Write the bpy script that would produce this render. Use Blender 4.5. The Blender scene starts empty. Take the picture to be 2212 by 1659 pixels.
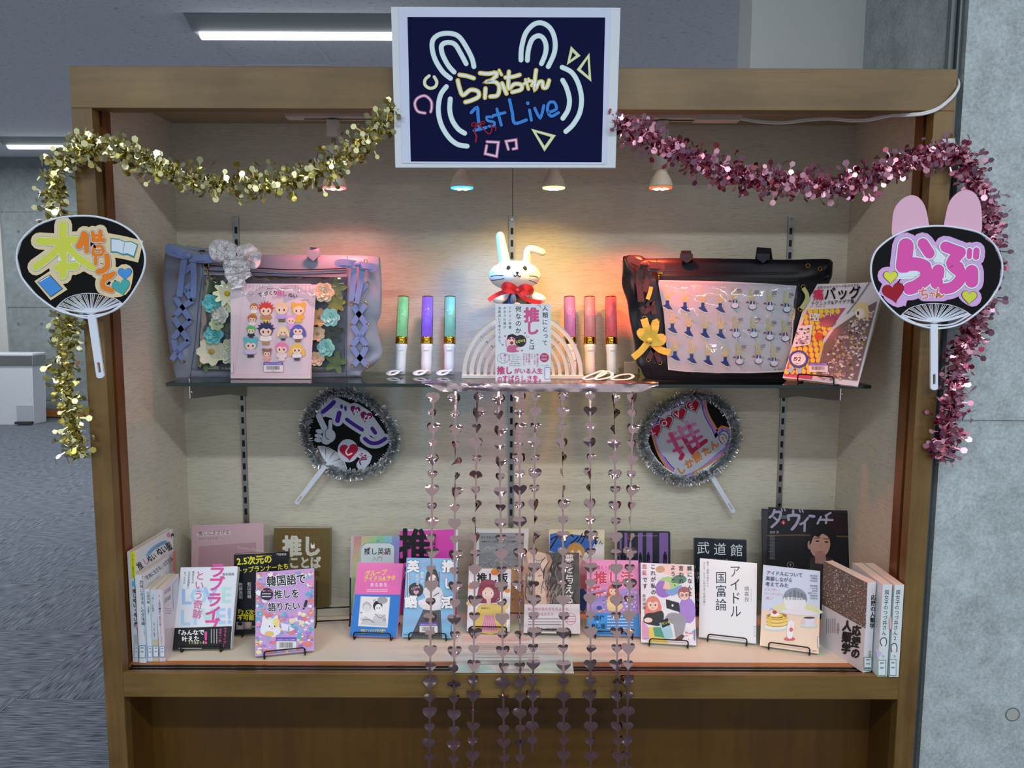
import bpy, math, random
from mathutils import Vector, Matrix, geometry
R = math.radians
V = Vector
rnd = random.Random(7)
SC = bpy.context.scene
COL = SC.collection

# ------------------------------------------------------------------ camera
F_PX, DIST = 1661.0, 1.65
cam_d = bpy.data.cameras.new('camera')
cam = bpy.data.objects.new('camera', cam_d)
COL.objects.link(cam)
cam_d.sensor_width = 36.0
cam_d.lens = F_PX * 36.0 / 2212.0
cam_d.clip_start = 0.05
cam.matrix_world = Matrix.Translation((0, -DIST, 0)) @ Matrix.Rotation(R(90 - 6.3), 4, 'X') @ Matrix.Rotation(R(0.2), 4, 'Z')
SC.camera = cam
CAM3 = cam.matrix_world.to_3x3()
CAMP = V((0, -DIST, 0))

# ------------------------------------------------------------------ world, light, exposure
SC.view_settings.view_transform = 'Standard'
SC.view_settings.look = 'None'
SC.view_settings.exposure = 0.28
SC.view_settings.gamma = 1.0
SC.view_settings.use_curve_mapping = False
w = bpy.data.worlds.new('world'); SC.world = w; w.use_nodes = True
w.node_tree.nodes['Background'].inputs[0].default_value = (0.80, 0.90, 1.0, 1)
w.node_tree.nodes['Background'].inputs[1].default_value = 0.66

def area(name, loc, sx, sy, power, col=(0.90, 0.96, 1.0), rot=(0, 0, 0)):
    l = bpy.data.lights.new(name, 'AREA'); l.shape = 'RECTANGLE'; l.size = sx; l.size_y = sy
    l.energy = power; l.color = col
    o = bpy.data.objects.new(name, l); COL.objects.link(o); o.location = loc; o.rotation_euler = rot
    return o
CEIL = 1.41
FLOOR = -1.24
# ceiling tubes of the room in front of the case (behind the camera) and beyond it
area('room_tube_light', (-1.7, -1.9, CEIL - 0.07), 1.25, 0.12, 25.7)
area('room_tube_light', (0.5, -1.9, CEIL - 0.07), 1.25, 0.12, 25.7)
area('room_tube_light', (2.3, -1.9, CEIL - 0.07), 1.25, 0.12, 21.6)
area('room_tube_light', (-1.0, -4.6, CEIL - 0.07), 1.25, 0.12, 32.4)
area('room_tube_light', (1.6, -4.6, CEIL - 0.07), 1.25, 0.12, 32.4)
area('room_tube_light', (-3.6, 0.5, CEIL - 0.07), 1.25, 0.12, 40)
area('room_tube_light', (-3.0, 3.2, CEIL - 0.10), 1.25, 0.12, 42)
area('room_tube_light', (-5.0, 5.0, CEIL - 0.10), 1.25, 0.12, 38)
area('room_tube_light', (-0.6, 4.4, CEIL - 0.10), 1.25, 0.12, 38)

def spot(name, loc, target, power, col, ang=100, blend=0.9, size=0.02):
    l = bpy.data.lights.new(name, 'SPOT'); l.energy = power; l.color = col
    l.spot_size = R(ang); l.spot_blend = blend; l.shadow_soft_size = size
    o = bpy.data.objects.new(name, l); COL.objects.link(o); o.location = loc
    d = V(target) - V(loc); o.rotation_euler = d.to_track_quat('-Z', 'Y').to_euler()
    return o

# ------------------------------------------------------------------ picture geometry -> real places
def ray(px, py):
    return CAM3 @ V(((px - 1106.0) / F_PX, -(py - 829.5) / F_PX, -1.0))
def at_y(px, py, y):
    d = ray(px, py); return CAMP + d * ((y + DIST) / d.y)
def at_z(px, py, z):
    d = ray(px, py); return CAMP + d * (z / d.z)
def at_x(px, py, x):
    d = ray(px, py); return CAMP + d * (x / d.x)
def at_pl(px, py, p, n):
    d = ray(px, py); return CAMP + d * ((p - CAMP).dot(n) / d.dot(n))
Z1 = (260, 1100, 4.424); Z2 = (720, 1100, 4.424); Z3 = (1120, 1100, 4.424); Z4 = (1480, 1070, 4.096)
ZB = (340, 500, 4.254); ZC = (820, 480, 3.687); ZD = (1320, 500, 3.687); ZL = (0, 450, 2.765)
ZR = (1850, 400, 2.552); ZS = (700, 0, 3.16); ZF1 = (600, 820, 5.531); ZF2 = (1340, 820, 5.531); ZP = (0, 0, 1)
def px(src, x, y): return (src[0] + x / src[2], src[1] + y / src[2])

# ------------------------------------------------------------------ materials
def lin(h):
    h = h.lstrip('#'); h = ''.join(a + a for a in h) if len(h) == 3 else h; c = [int(h[i:i + 2], 16) / 255 for i in (0, 2, 4)]
    return tuple(x / 12.92 if x <= 0.04045 else ((x + 0.055) / 1.055) ** 2.4 for x in c)
MATS = {}
def mat(name, hx, rough=0.5, metal=0.0, noise=0.0, nscale=30, bump=0.0, bscale=120, stretch=(1, 1, 1), spec=0.5,
        trans=0.0, emit=0.0, alpha=1.0, sheen=0.0, coat=0.0, ior=1.45, sss=0.0):
    if name in MATS: return MATS[name]
    m = bpy.data.materials.new(name); m.use_nodes = True; nt = m.node_tree
    b = nt.nodes['Principled BSDF']; c = lin(hx) if isinstance(hx, str) else hx
    b.inputs['Base Color'].default_value = (*c, 1); b.inputs['Roughness'].default_value = rough
    b.inputs['Metallic'].default_value = metal; b.inputs['Specular IOR Level'].default_value = spec
    b.inputs['IOR'].default_value = ior
    b.inputs['Transmission Weight'].default_value = trans; b.inputs['Alpha'].default_value = alpha
    b.inputs['Sheen Weight'].default_value = sheen; b.inputs['Coat Weight'].default_value = coat
    if sss: b.inputs['Subsurface Weight'].default_value = sss; b.inputs['Subsurface Radius'].default_value = (0.01, 0.01, 0.01)
    if emit: b.inputs['Emission Color'].default_value = (*c, 1); b.inputs['Emission Strength'].default_value = emit
    if noise or bump:
        tc = nt.nodes.new('ShaderNodeTexCoord'); mp = nt.nodes.new('ShaderNodeMapping')
        mp.inputs['Scale'].default_value = stretch; nt.links.new(tc.outputs['Object'], mp.inputs[0])
    if noise:
        n = nt.nodes.new('ShaderNodeTexNoise'); n.inputs['Scale'].default_value = nscale; n.inputs['Detail'].default_value = 5
        nt.links.new(mp.outputs[0], n.inputs['Vector'])
        r = nt.nodes.new('ShaderNodeMapRange'); r.inputs[1].default_value = 0.3; r.inputs[2].default_value = 0.7
        r.inputs[3].default_value = 1 - noise; r.inputs[4].default_value = 1 + noise
        nt.links.new(n.outputs[0], r.inputs[0])
        mx = nt.nodes.new('ShaderNodeVectorMath'); mx.operation = 'SCALE'; mx.inputs[0].default_value = c
        nt.links.new(r.outputs[0], mx.inputs['Scale']); nt.links.new(mx.outputs[0], b.inputs['Base Color'])
    if bump:
        n = nt.nodes.new('ShaderNodeTexNoise'); n.inputs['Scale'].default_value = bscale; n.inputs['Detail'].default_value = 4
        nt.links.new(mp.outputs[0], n.inputs['Vector'])
        bp = nt.nodes.new('ShaderNodeBump'); bp.inputs['Strength'].default_value = bump; bp.inputs['Distance'].default_value = 0.002
        nt.links.new(n.outputs[0], bp.inputs['Height']); nt.links.new(bp.outputs[0], b.inputs['Normal'])
    MATS[name] = m
    return m

def print_mat(name, rough, coat=0.0):
    m = bpy.data.materials.new(name); m.use_nodes = True; b = m.node_tree.nodes['Principled BSDF']
    a = m.node_tree.nodes.new('ShaderNodeAttribute'); a.attribute_name = 'ink'
    m.node_tree.links.new(a.outputs['Color'], b.inputs['Base Color'])
    b.inputs['Roughness'].default_value = rough; b.inputs['Coat Weight'].default_value = coat; b.inputs['Coat Roughness'].default_value = 0.15
    b.inputs['Specular IOR Level'].default_value = 0.25
    return m
PRINT = print_mat('printed_ink', 0.45, 0.15)
PRINT_MATTE = print_mat('printed_ink_matte', 0.75); PRINT_MATTE.node_tree.nodes['Principled BSDF'].inputs['Specular IOR Level'].default_value = 0.12

def wood(name, c1, c2, grain='X', rough=0.42):
    m = bpy.data.materials.new(name); m.use_nodes = True; nt = m.node_tree; b = nt.nodes['Principled BSDF']
    tc = nt.nodes.new('ShaderNodeTexCoord'); mp = nt.nodes.new('ShaderNodeMapping')
    s = {'X': (1.2, 14, 14), 'Z': (14, 14, 1.2)}[grain]; mp.inputs['Scale'].default_value = s
    nt.links.new(tc.outputs['Object'], mp.inputs[0])
    n = nt.nodes.new('ShaderNodeTexNoise'); n.inputs['Scale'].default_value = 3.0; n.inputs['Detail'].default_value = 8; n.inputs['Roughness'].default_value = 0.65
    nt.links.new(mp.outputs[0], n.inputs['Vector'])
    n2 = nt.nodes.new('ShaderNodeTexNoise'); n2.inputs['Scale'].default_value = 6.0; n2.inputs['Detail'].default_value = 3
    nt.links.new(tc.outputs['Object'], n2.inputs['Vector'])
    ad = nt.nodes.new('ShaderNodeMath'); ad.operation = 'ADD'; nt.links.new(n.outputs[0], ad.inputs[0]); nt.links.new(n2.outputs[0], ad.inputs[1])
    r = nt.nodes.new('ShaderNodeMapRange'); r.inputs[1].default_value = 0.75; r.inputs[2].default_value = 1.25
    nt.links.new(ad.outputs[0], r.inputs[0])
    cr = nt.nodes.new('ShaderNodeMix'); cr.data_type = 'RGBA'
    cr.inputs[6].default_value = (*lin(c1), 1); cr.inputs[7].default_value = (*lin(c2), 1)
    nt.links.new(r.outputs[0], cr.inputs[0]); nt.links.new(cr.outputs[2], b.inputs['Base Color'])
    b.inputs['Roughness'].default_value = rough
    bp = nt.nodes.new('ShaderNodeBump'); bp.inputs['Strength'].default_value = 0.08; bp.inputs['Distance'].default_value = 0.001
    nt.links.new(n.outputs[0], bp.inputs['Height']); nt.links.new(bp.outputs[0], b.inputs['Normal'])
    return m
WOOD_X = wood('maple_wood_horizontal', '#614820', '#7d6232', 'X')
WOOD_Z = wood('maple_wood_vertical', '#5e451f', '#7a5e30', 'Z')
WOOD_IN = wood('reddish_wood', '#5f3516', '#7a4a22', 'Z', 0.35)
WOOD_INX = wood('reddish_wood_horizontal', '#a8622f', '#bf7a45', 'X', 0.35)
WOOD_DARK = wood('lower_panel_wood', '#4b3006', '#5c3e08', 'Z', 0.5)

def wallpaper(name, c1, c2):
    m = bpy.data.materials.new(name); m.use_nodes = True; nt = m.node_tree; b = nt.nodes['Principled BSDF']
    tc = nt.nodes.new('ShaderNodeTexCoord'); mp = nt.nodes.new('ShaderNodeMapping'); mp.inputs['Scale'].default_value = (22, 22, 420)
    nt.links.new(tc.outputs['Object'], mp.inputs[0])
    n = nt.nodes.new('ShaderNodeTexNoise'); n.inputs['Scale'].default_value = 1.6; n.inputs['Detail'].default_value = 5; n.inputs['Roughness'].default_value = 0.6
    nt.links.new(mp.outputs[0], n.inputs['Vector'])
    r = nt.nodes.new('ShaderNodeMapRange'); r.inputs[1].default_value = 0.28; r.inputs[2].default_value = 0.5
    nt.links.new(n.outputs[0], r.inputs[0])
    cr = nt.nodes.new('ShaderNodeMix'); cr.data_type = 'RGBA'; cr.inputs[6].default_value = (*lin(c1), 1); cr.inputs[7].default_value = (*lin(c2), 1)
    nt.links.new(r.outputs[0], cr.inputs[0]); nt.links.new(cr.outputs[2], b.inputs['Base Color'])
    b.inputs['Roughness'].default_value = 0.85; b.inputs['Specular IOR Level'].default_value = 0.2
    bp = nt.nodes.new('ShaderNodeBump'); bp.inputs['Strength'].default_value = 0.5; bp.inputs['Distance'].default_value = 0.0012
    nt.links.new(n.outputs[0], bp.inputs['Height']); nt.links.new(bp.outputs[0], b.inputs['Normal'])
    return m
PAPER = wallpaper('woven_wallpaper', '#b0a893', '#d0c9b6')

def concrete(name, c1, c2, sc=7):
    m = bpy.data.materials.new(name); m.use_nodes = True; nt = m.node_tree; b = nt.nodes['Principled BSDF']
    tc = nt.nodes.new('ShaderNodeTexCoord')
    n = nt.nodes.new('ShaderNodeTexNoise'); n.inputs['Scale'].default_value = sc; n.inputs['Detail'].default_value = 10; n.inputs['Roughness'].default_value = 0.75
    nt.links.new(tc.outputs['Object'], n.inputs['Vector'])
    n2 = nt.nodes.new('ShaderNodeTexNoise'); n2.inputs['Scale'].default_value = sc * 9; n2.inputs['Detail'].default_value = 6; n2.inputs['Roughness'].default_value = 0.7
    nt.links.new(tc.outputs['Object'], n2.inputs['Vector'])
    ad = nt.nodes.new('ShaderNodeMath'); ad.operation = 'MULTIPLY_ADD'; ad.inputs[1].default_value = 0.9; nt.links.new(n2.outputs[0], ad.inputs[0]); nt.links.new(n.outputs[0], ad.inputs[2])
    r = nt.nodes.new('ShaderNodeMapRange'); r.inputs[1].default_value = 0.74; r.inputs[2].default_value = 1.18
    nt.links.new(ad.outputs[0], r.inputs[0])
    cr = nt.nodes.new('ShaderNodeMix'); cr.data_type = 'RGBA'; cr.inputs[6].default_value = (*lin(c1), 1); cr.inputs[7].default_value = (*lin(c2), 1)
    nt.links.new(r.outputs[0], cr.inputs[0])
    vo = nt.nodes.new('ShaderNodeTexVoronoi'); vo.inputs['Scale'].default_value = sc * 1.6; vo.inputs['Randomness'].default_value = 1
    nt.links.new(tc.outputs['Object'], vo.inputs['Vector'])
    lt = nt.nodes.new('ShaderNodeMath'); lt.operation = 'LESS_THAN'; lt.inputs[1].default_value = 0.022; nt.links.new(vo.outputs['Distance'], lt.inputs[0])
    mx = nt.nodes.new('ShaderNodeMix'); mx.data_type = 'RGBA'; mx.inputs[7].default_value = (0.06, 0.065, 0.07, 1)
    nt.links.new(lt.outputs[0], mx.inputs[0]); nt.links.new(cr.outputs[2], mx.inputs[6]); nt.links.new(mx.outputs[2], b.inputs['Base Color'])
    b.inputs['Roughness'].default_value = 0.6
    bp = nt.nodes.new('ShaderNodeBump'); bp.inputs['Strength'].default_value = 0.15; bp.inputs['Distance'].default_value = 0.002
    nt.links.new(ad.outputs[0], bp.inputs['Height']); nt.links.new(bp.outputs[0], b.inputs['Normal'])
    return m
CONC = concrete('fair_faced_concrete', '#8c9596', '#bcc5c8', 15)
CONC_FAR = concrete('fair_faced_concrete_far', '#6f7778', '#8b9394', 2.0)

def ceiling_mat():
    m = bpy.data.materials.new('fissured_ceiling_board'); m.use_nodes = True; nt = m.node_tree; b = nt.nodes['Principled BSDF']
    tc = nt.nodes.new('ShaderNodeTexCoord'); mp = nt.nodes.new('ShaderNodeMapping'); mp.inputs['Scale'].default_value = (22, 75, 1)
    nt.links.new(tc.outputs['Object'], mp.inputs[0])
    n = nt.nodes.new('ShaderNodeTexNoise'); n.inputs['Scale'].default_value = 1.5; n.inputs['Detail'].default_value = 3; n.inputs['Distortion'].default_value = 0.8
    nt.links.new(mp.outputs[0], n.inputs['Vector'])
    r = nt.nodes.new('ShaderNodeMapRange'); r.inputs[1].default_value = 0.27; r.inputs[2].default_value = 0.40
    nt.links.new(n.outputs[0], r.inputs[0])
    cr = nt.nodes.new('ShaderNodeMix'); cr.data_type = 'RGBA'; cr.inputs[6].default_value = (*lin('#98989f'), 1); cr.inputs[7].default_value = (*lin('#e6e6ec'), 1)
    nt.links.new(r.outputs[0], cr.inputs[0]); nt.links.new(cr.outputs[2], b.inputs['Base Color'])
    b.inputs['Roughness'].default_value = 0.95
    bp = nt.nodes.new('ShaderNodeBump'); bp.inputs['Strength'].default_value = 0.5; bp.inputs['Distance'].default_value = 0.004
    nt.links.new(n.outputs[0], bp.inputs['Height']); nt.links.new(bp.outputs[0], b.inputs['Normal'])
    return m
CEIL_M = ceiling_mat()

def carpet_mat(name, along):
    m = bpy.data.materials.new(name); m.use_nodes = True; nt = m.node_tree; b = nt.nodes['Principled BSDF']
    tc = nt.nodes.new('ShaderNodeTexCoord'); mp = nt.nodes.new('ShaderNodeMapping')
    mp.inputs['Scale'].default_value = (14, 330, 1) if along == 'X' else (330, 14, 1)
    nt.links.new(tc.outputs['Object'], mp.inputs[0])
    n = nt.nodes.new('ShaderNodeTexNoise'); n.inputs['Scale'].default_value = 1.0; n.inputs['Detail'].default_value = 2; n.inputs['Distortion'].default_value = 0.0
    nt.links.new(mp.outputs[0], n.inputs['Vector'])
    r = nt.nodes.new('ShaderNodeMapRange'); r.inputs[1].default_value = 0.35; r.inputs[2].default_value = 0.62
    nt.links.new(n.outputs[0], r.inputs[0])
    cr = nt.nodes.new('ShaderNodeMix'); cr.data_type = 'RGBA'; cr.inputs[6].default_value = (*lin('#373b44'), 1); cr.inputs[7].default_value = (*lin('#7b808a'), 1)
    nt.links.new(r.outputs[0], cr.inputs[0]); nt.links.new(cr.outputs[2], b.inputs['Base Color'])
    b.inputs['Roughness'].default_value = 0.95; b.inputs['Specular IOR Level'].default_value = 0.1
    bp = nt.nodes.new('ShaderNodeBump'); bp.inputs['Strength'].default_value = 0.6; bp.inputs['Distance'].default_value = 0.003
    nt.links.new(n.outputs[0], bp.inputs['Height']); nt.links.new(bp.outputs[0], b.inputs['Normal'])
    return m
CARP_X, CARP_Y = carpet_mat('carpet_ribs_crosswise', 'X'), carpet_mat('carpet_ribs_lengthwise', 'Y')

def foil(name, c1, c2, rough=0.18, scale=60):
    m = bpy.data.materials.new(name); m.use_nodes = True; nt = m.node_tree; b = nt.nodes['Principled BSDF']
    g = nt.nodes.new('ShaderNodeNewGeometry'); cr = nt.nodes.new('ShaderNodeMix'); cr.data_type = 'RGBA'
    cr.inputs[6].default_value = (*lin(c1), 1); cr.inputs[7].default_value = (*lin(c2), 1)
    nt.links.new(g.outputs['Random Per Island'], cr.inputs[0]); nt.links.new(cr.outputs[2], b.inputs['Base Color'])
    b.inputs['Metallic'].default_value = 1.0; b.inputs['Roughness'].default_value = rough
    return m
GOLD_FOIL = foil('gold_foil', '#b9a838', '#f2f1cc', 0.27)
PINK_FOIL = foil('pink_foil', '#a8405e', '#ecbfce', 0.27)
SILV_FOIL = foil('silver_foil', '#c4c8cc', '#ffffff', 0.32)
ROSE_FOIL = mat('rose_mirror_foil', '#b0918e', 0.09, 1.0, bump=0.15, bscale=25)
BAND_FOIL = mat('rose_band_foil', '#cfb3b4', 0.2, 1.0, bump=0.3, bscale=60)

WHITE_P = mat('white_plastic', '#dfe2e6', 0.35)
FAN_P = mat('fan_white_plastic', '#d5dbe8', 0.4)
WHITE_PAPER = mat('white_paper', '#dcdde0', 0.6)
PAGES = mat('book_page_edges', '#d8cdb8', 0.8, noise=0.08, nscale=400, stretch=(1, 1, 0.1))
BLACKW = mat('black_coated_wire', '#0b0b0c', 0.35)
CHROME = mat('chrome', '#c8c8c8', 0.15, 1.0)
GOLD = mat('polished_gold', '#cda13a', 0.12, 1.0)
STEEL = mat('grey_steel', '#a7a8a6', 0.35, 0.9)
SLOT = mat('dark_slot', '#0c0a09', 0.6)
def thin_clear(name, tint, refl_rough=0.02, ior=1.45, bump=0.0, bscale=20, boost=1.0):
    m = bpy.data.materials.new(name); m.use_nodes = True; nt = m.node_tree; nt.nodes.remove(nt.nodes['Principled BSDF'])
    tr = nt.nodes.new('ShaderNodeBsdfTransparent'); tr.inputs[0].default_value = (*lin(tint), 1)
    gl = nt.nodes.new('ShaderNodeBsdfGlossy'); gl.inputs['Roughness'].default_value = refl_rough
    fr = nt.nodes.new('ShaderNodeFresnel'); fr.inputs[0].default_value = ior; mx = nt.nodes.new('ShaderNodeMixShader')
    mu = nt.nodes.new('ShaderNodeMath'); mu.operation = 'MULTIPLY'; mu.inputs[1].default_value = boost; mu.use_clamp = True
    nt.links.new(fr.outputs[0], mu.inputs[0]); nt.links.new(mu.outputs[0], mx.inputs[0])
    nt.links.new(tr.outputs[0], mx.inputs[1]); nt.links.new(gl.outputs[0], mx.inputs[2])
    nt.links.new(mx.outputs[0], nt.nodes['Material Output'].inputs[0])
    if bump:
        n = nt.nodes.new('ShaderNodeTexNoise'); n.inputs['Scale'].default_value = bscale; tc = nt.nodes.new('ShaderNodeTexCoord'); nt.links.new(tc.outputs['Object'], n.inputs['Vector'])
        bp = nt.nodes.new('ShaderNodeBump'); bp.inputs['Strength'].default_value = bump; bp.inputs['Distance'].default_value = 0.01
        nt.links.new(n.outputs[0], bp.inputs['Height']); nt.links.new(bp.outputs[0], gl.inputs['Normal']); nt.links.new(bp.outputs[0], fr.inputs['Normal'])
    return m
GLASS = thin_clear('shelf_glass', '#dcebe6')
VINYL = thin_clear('clear_vinyl', '#f4f6f8', 0.06, 1.45, 0.9, 16, 1.3)
GLASS_EDGE = mat('shelf_glass_edge', '#1c2b2a', 0.1)
CLEAR = None

# ------------------------------------------------------------------ mesh helpers
WL = {}
def finish(o, parent, loc):
    COL.objects.link(o)
    if parent is not None:
        o.parent = parent; WL[o.name] = WL[parent.name].copy()
    else:
        o.location = loc; WL[o.name] = V(loc)
    return o

class MB:
    def __init__(s): s.v = []; s.f = []
    def add(s, vs, fs):
        b = len(s.v); s.v += [V(p) for p in vs]; s.f += [tuple(i + b for i in f) for f in fs]; return s
    def box(s, x0, x1, y0, y1, z0, z1):
        return s.obox(V((0, 0, 0)), V((1, 0, 0)), V((0, 1, 0)), V((0, 0, 1)), x0, x1, y0, y1, z0, z1)
    def obox(s, O, a, b, c, a0, a1, b0, b1, c0, c1):
        vs = [O + a * i + b * j + c * k for k in (c0, c1) for j in (b0, b1) for i in (a0, a1)]
        fs = [(0, 2, 3, 1), (4, 5, 7, 6), (0, 1, 5, 4), (2, 6, 7, 3), (0, 4, 6, 2), (1, 3, 7, 5)]
        if a.cross(b).dot(c) < 0: fs = [f[::-1] for f in fs]
        return s.add(vs, fs)
    def tube(s, pts, r, seg=8, closed=False, cap=True, rr=None, squash=1.0):
        pts = [V(p) for p in pts]; n = len(pts); up = None; b0 = len(s.v)
        for i, p in enumerate(pts):
            if closed: t = pts[(i + 1) % n] - pts[i - 1]
            else: t = pts[min(i + 1, n - 1)] - pts[max(i - 1, 0)]
            t.normalize()
            if up is None:
                up = V((0, 0, 1)) if abs(t.z) < 0.9 else V((0, 1, 0))
            up = (up - t * up.dot(t)).normalized(); sd = t.cross(up)
            q = rr[i] if rr else r
            for k in range(seg):
                a = 2 * math.pi * k / seg
                s.v.append(p + up * math.cos(a) * q + sd * math.sin(a) * q * squash)
        m = n if closed else n - 1
        for i in range(m):
            for k in range(seg):
                a, b = b0 + i * seg + k, b0 + i * seg + (k + 1) % seg
                c, d = b0 + ((i + 1) % n) * seg + (k + 1) % seg, b0 + ((i + 1) % n) * seg + k
                s.f.append((a, b, c, d))
        if cap and not closed:
            s.f.append(tuple(b0 + k for k in range(seg))[::-1]); s.f.append(tuple(b0 + (n - 1) * seg + k for k in range(seg)))
        return s
    def lathe(s, base, axis, prof, seg=24):
        axis = V(axis).normalized(); u = (V((0, 1, 0)) if abs(axis.y) < 0.8 else V((1, 0, 0))); u = (u - axis * u.dot(axis)).normalized(); w_ = axis.cross(u)
        b0 = len(s.v)
        for h, r in prof:
            for k in range(seg):
                a = 2 * math.pi * k / seg; s.v.append(V(base) + axis * h + (u * math.cos(a) + w_ * math.sin(a)) * max(r, 1e-5))
        for i in range(len(prof) - 1):
            for k in range(seg):
                s.f.append((b0 + i * seg + k, b0 + i * seg + (k + 1) % seg, b0 + (i + 1) * seg + (k + 1) % seg, b0 + (i + 1) * seg + k))
        s.f.append(tuple(b0 + k for k in range(seg))[::-1]); s.f.append(tuple(b0 + (len(prof) - 1) * seg + k for k in range(seg)))
        return s
    def ball(s, c, rx, ry, rz, seg=16, rings=10, rot=None):
        b0 = len(s.v); c = V(c)
        for i in range(rings + 1):
            th = math.pi * i / rings
            for k in range(seg):
                a = 2 * math.pi * k / seg
                p = V((rx * math.sin(th) * math.cos(a), ry * math.sin(th) * math.sin(a), rz * math.cos(th)))
                if rot: p = rot @ p
                s.v.append(c + p)
        for i in range(rings):
            for k in range(seg):
                s.f.append((b0 + i * seg + k, b0 + (i + 1) * seg + k, b0 + (i + 1) * seg + (k + 1) % seg, b0 + i * seg + (k + 1) % seg))
        return s
    def grid(s, fn, nu, nv):
        b0 = len(s.v)
        for j in range(nv + 1):
            for i in range(nu + 1): s.v.append(V(fn(i / nu, j / nv)))
        for j in range(nv):
            for i in range(nu):
                a = b0 + j * (nu + 1) + i; s.f.append((a, a + 1, a + nu + 2, a + nu + 1))
        return s
    def ribbon(s, pts, width, side=None, n=V((0, -1, 0)), thick=0.0):
        """flat band along pts; width across, facing n"""
        pts = [V(p) for p in pts]; b0 = len(s.v); m = len(pts)
        for i, p in enumerate(pts):
            t = (pts[min(i + 1, m - 1)] - pts[max(i - 1, 0)]).normalized()
            sd = t.cross(n).normalized() if side is None else side
            wd = width[i] if isinstance(width, (list, tuple)) else width
            s.v.append(p - sd * wd / 2); s.v.append(p + sd * wd / 2)
        for i in range(m - 1):
            a = b0 + 2 * i; s.f.append((a, a + 1, a + 3, a + 2))
        return s
    def prism(s, pts, d):
        """closed outline pts (3D, planar) swept by vector d"""
        n = len(pts); b0 = len(s.v); pts = [V(p) for p in pts]
        s.v += pts + [p + d for p in pts]
        tri = geometry.tessellate_polygon([pts])
        for t in tri:
            s.f.append(tuple(b0 + i for i in t)); s.f.append(tuple(b0 + n + i for i in t)[::-1])
        for i in range(n):
            j = (i + 1) % n; s.f.append((b0 + i, b0 + j, b0 + n + j, b0 + n + i))
        return s
    def build(s, name, m, parent=None, smooth=False, origin=None, bevel=0, solid=0):
        if parent is not None: o0 = WL[parent.name]
        elif origin is not None: o0 = V(origin)
        else:
            xs = [p.x for p in s.v]; ys = [p.y for p in s.v]; zs = [p.z for p in s.v]
            o0 = V(((min(xs) + max(xs)) / 2, (min(ys) + max(ys)) / 2, min(zs)))
        me = bpy.data.meshes.new(name); me.from_pydata([tuple(p - o0) for p in s.v], [], s.f); me.update()
        if smooth: me.polygons.foreach_set('use_smooth', [True] * len(me.polygons))
        me.materials.append(m)
        o = bpy.data.objects.new(name, me); finish(o, parent, o0)
        if bevel:
            b = o.modifiers.new('soft_edges', 'BEVEL'); b.width = bevel; b.segments = 2; b.limit_method = 'ANGLE'
        if solid:
            b = o.modifiers.new('thickness', 'SOLIDIFY'); b.thickness = solid
        return o

def tag(o, label, cat, group=None, kind=None):
    o['label'] = label; o['category'] = cat
    if group: o['group'] = group
    if kind: o['kind'] = kind
    return o
def thing(name, label, cat, loc, group=None):
    o = bpy.data.objects.new(name, None); o.empty_display_size = 0.02
    finish(o, None, V(loc)); return tag(o, label, cat, group)
def struct(o):
    o['kind'] = 'structure'; return o
def smoothpath(pts, n=6, closed=False):
    pts = [V(p) for p in pts]; out = []; m = len(pts)
    rng = range(m) if closed else range(m - 1)
    for i in rng:
        if closed: a, b, c, d = pts[i - 1], pts[i], pts[(i + 1) % m], pts[(i + 2) % m]
        else: a, b, c, d = pts[max(i - 1, 0)], pts[i], pts[i + 1], pts[min(i + 2, m - 1)]
        for k in range(n):
            t = k / n
            out.append(0.5 * ((2 * b) + (c - a) * t + (2 * a - 5 * b + 4 * c - d) * t * t + (3 * b - a - 3 * c + d) * t ** 3))
    if not closed: out.append(pts[-1])
    return out
def fillet(pts, r, n=4):
    pts = [V(p) for p in pts]; out = [pts[0]]
    for i in range(1, len(pts) - 1):
        a = (pts[i - 1] - pts[i]); c = (pts[i + 1] - pts[i]); q = min(r, a.length / 2, c.length / 2)
        A = pts[i] + a.normalized() * q; C = pts[i] + c.normalized() * q
        for k in range(n + 1):
            t = k / n; out.append(A * (1 - t) ** 2 + pts[i] * 2 * t * (1 - t) + C * t * t)
    out.append(pts[-1]); return out

# ------------------------------------------------------------------ flat print
GLY = {}
def glyph(c, bold):
    k = (c, round(bold, 3))
    if k in GLY: return GLY[k]
    cu = bpy.data.curves.new('g', 'FONT'); cu.body = c; cu.size = 1.0; cu.resolution_u = 2; cu.offset = bold
    o = bpy.data.objects.new('g', cu); me = bpy.data.meshes.new_from_object(o)
    vs = [(v.co.x, v.co.y) for v in me.vertices]; fs = [tuple(p.vertices) for p in me.polygons]
    if vs:
        x0 = min(v[0] for v in vs); x1 = max(v[0] for v in vs)
    else: x0, x1 = 0, 0.3
    bpy.data.meshes.remove(me); bpy.data.objects.remove(o); bpy.data.curves.remove(cu)
    GLY[k] = (vs, fs, x0, x1); return GLY[k]

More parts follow.
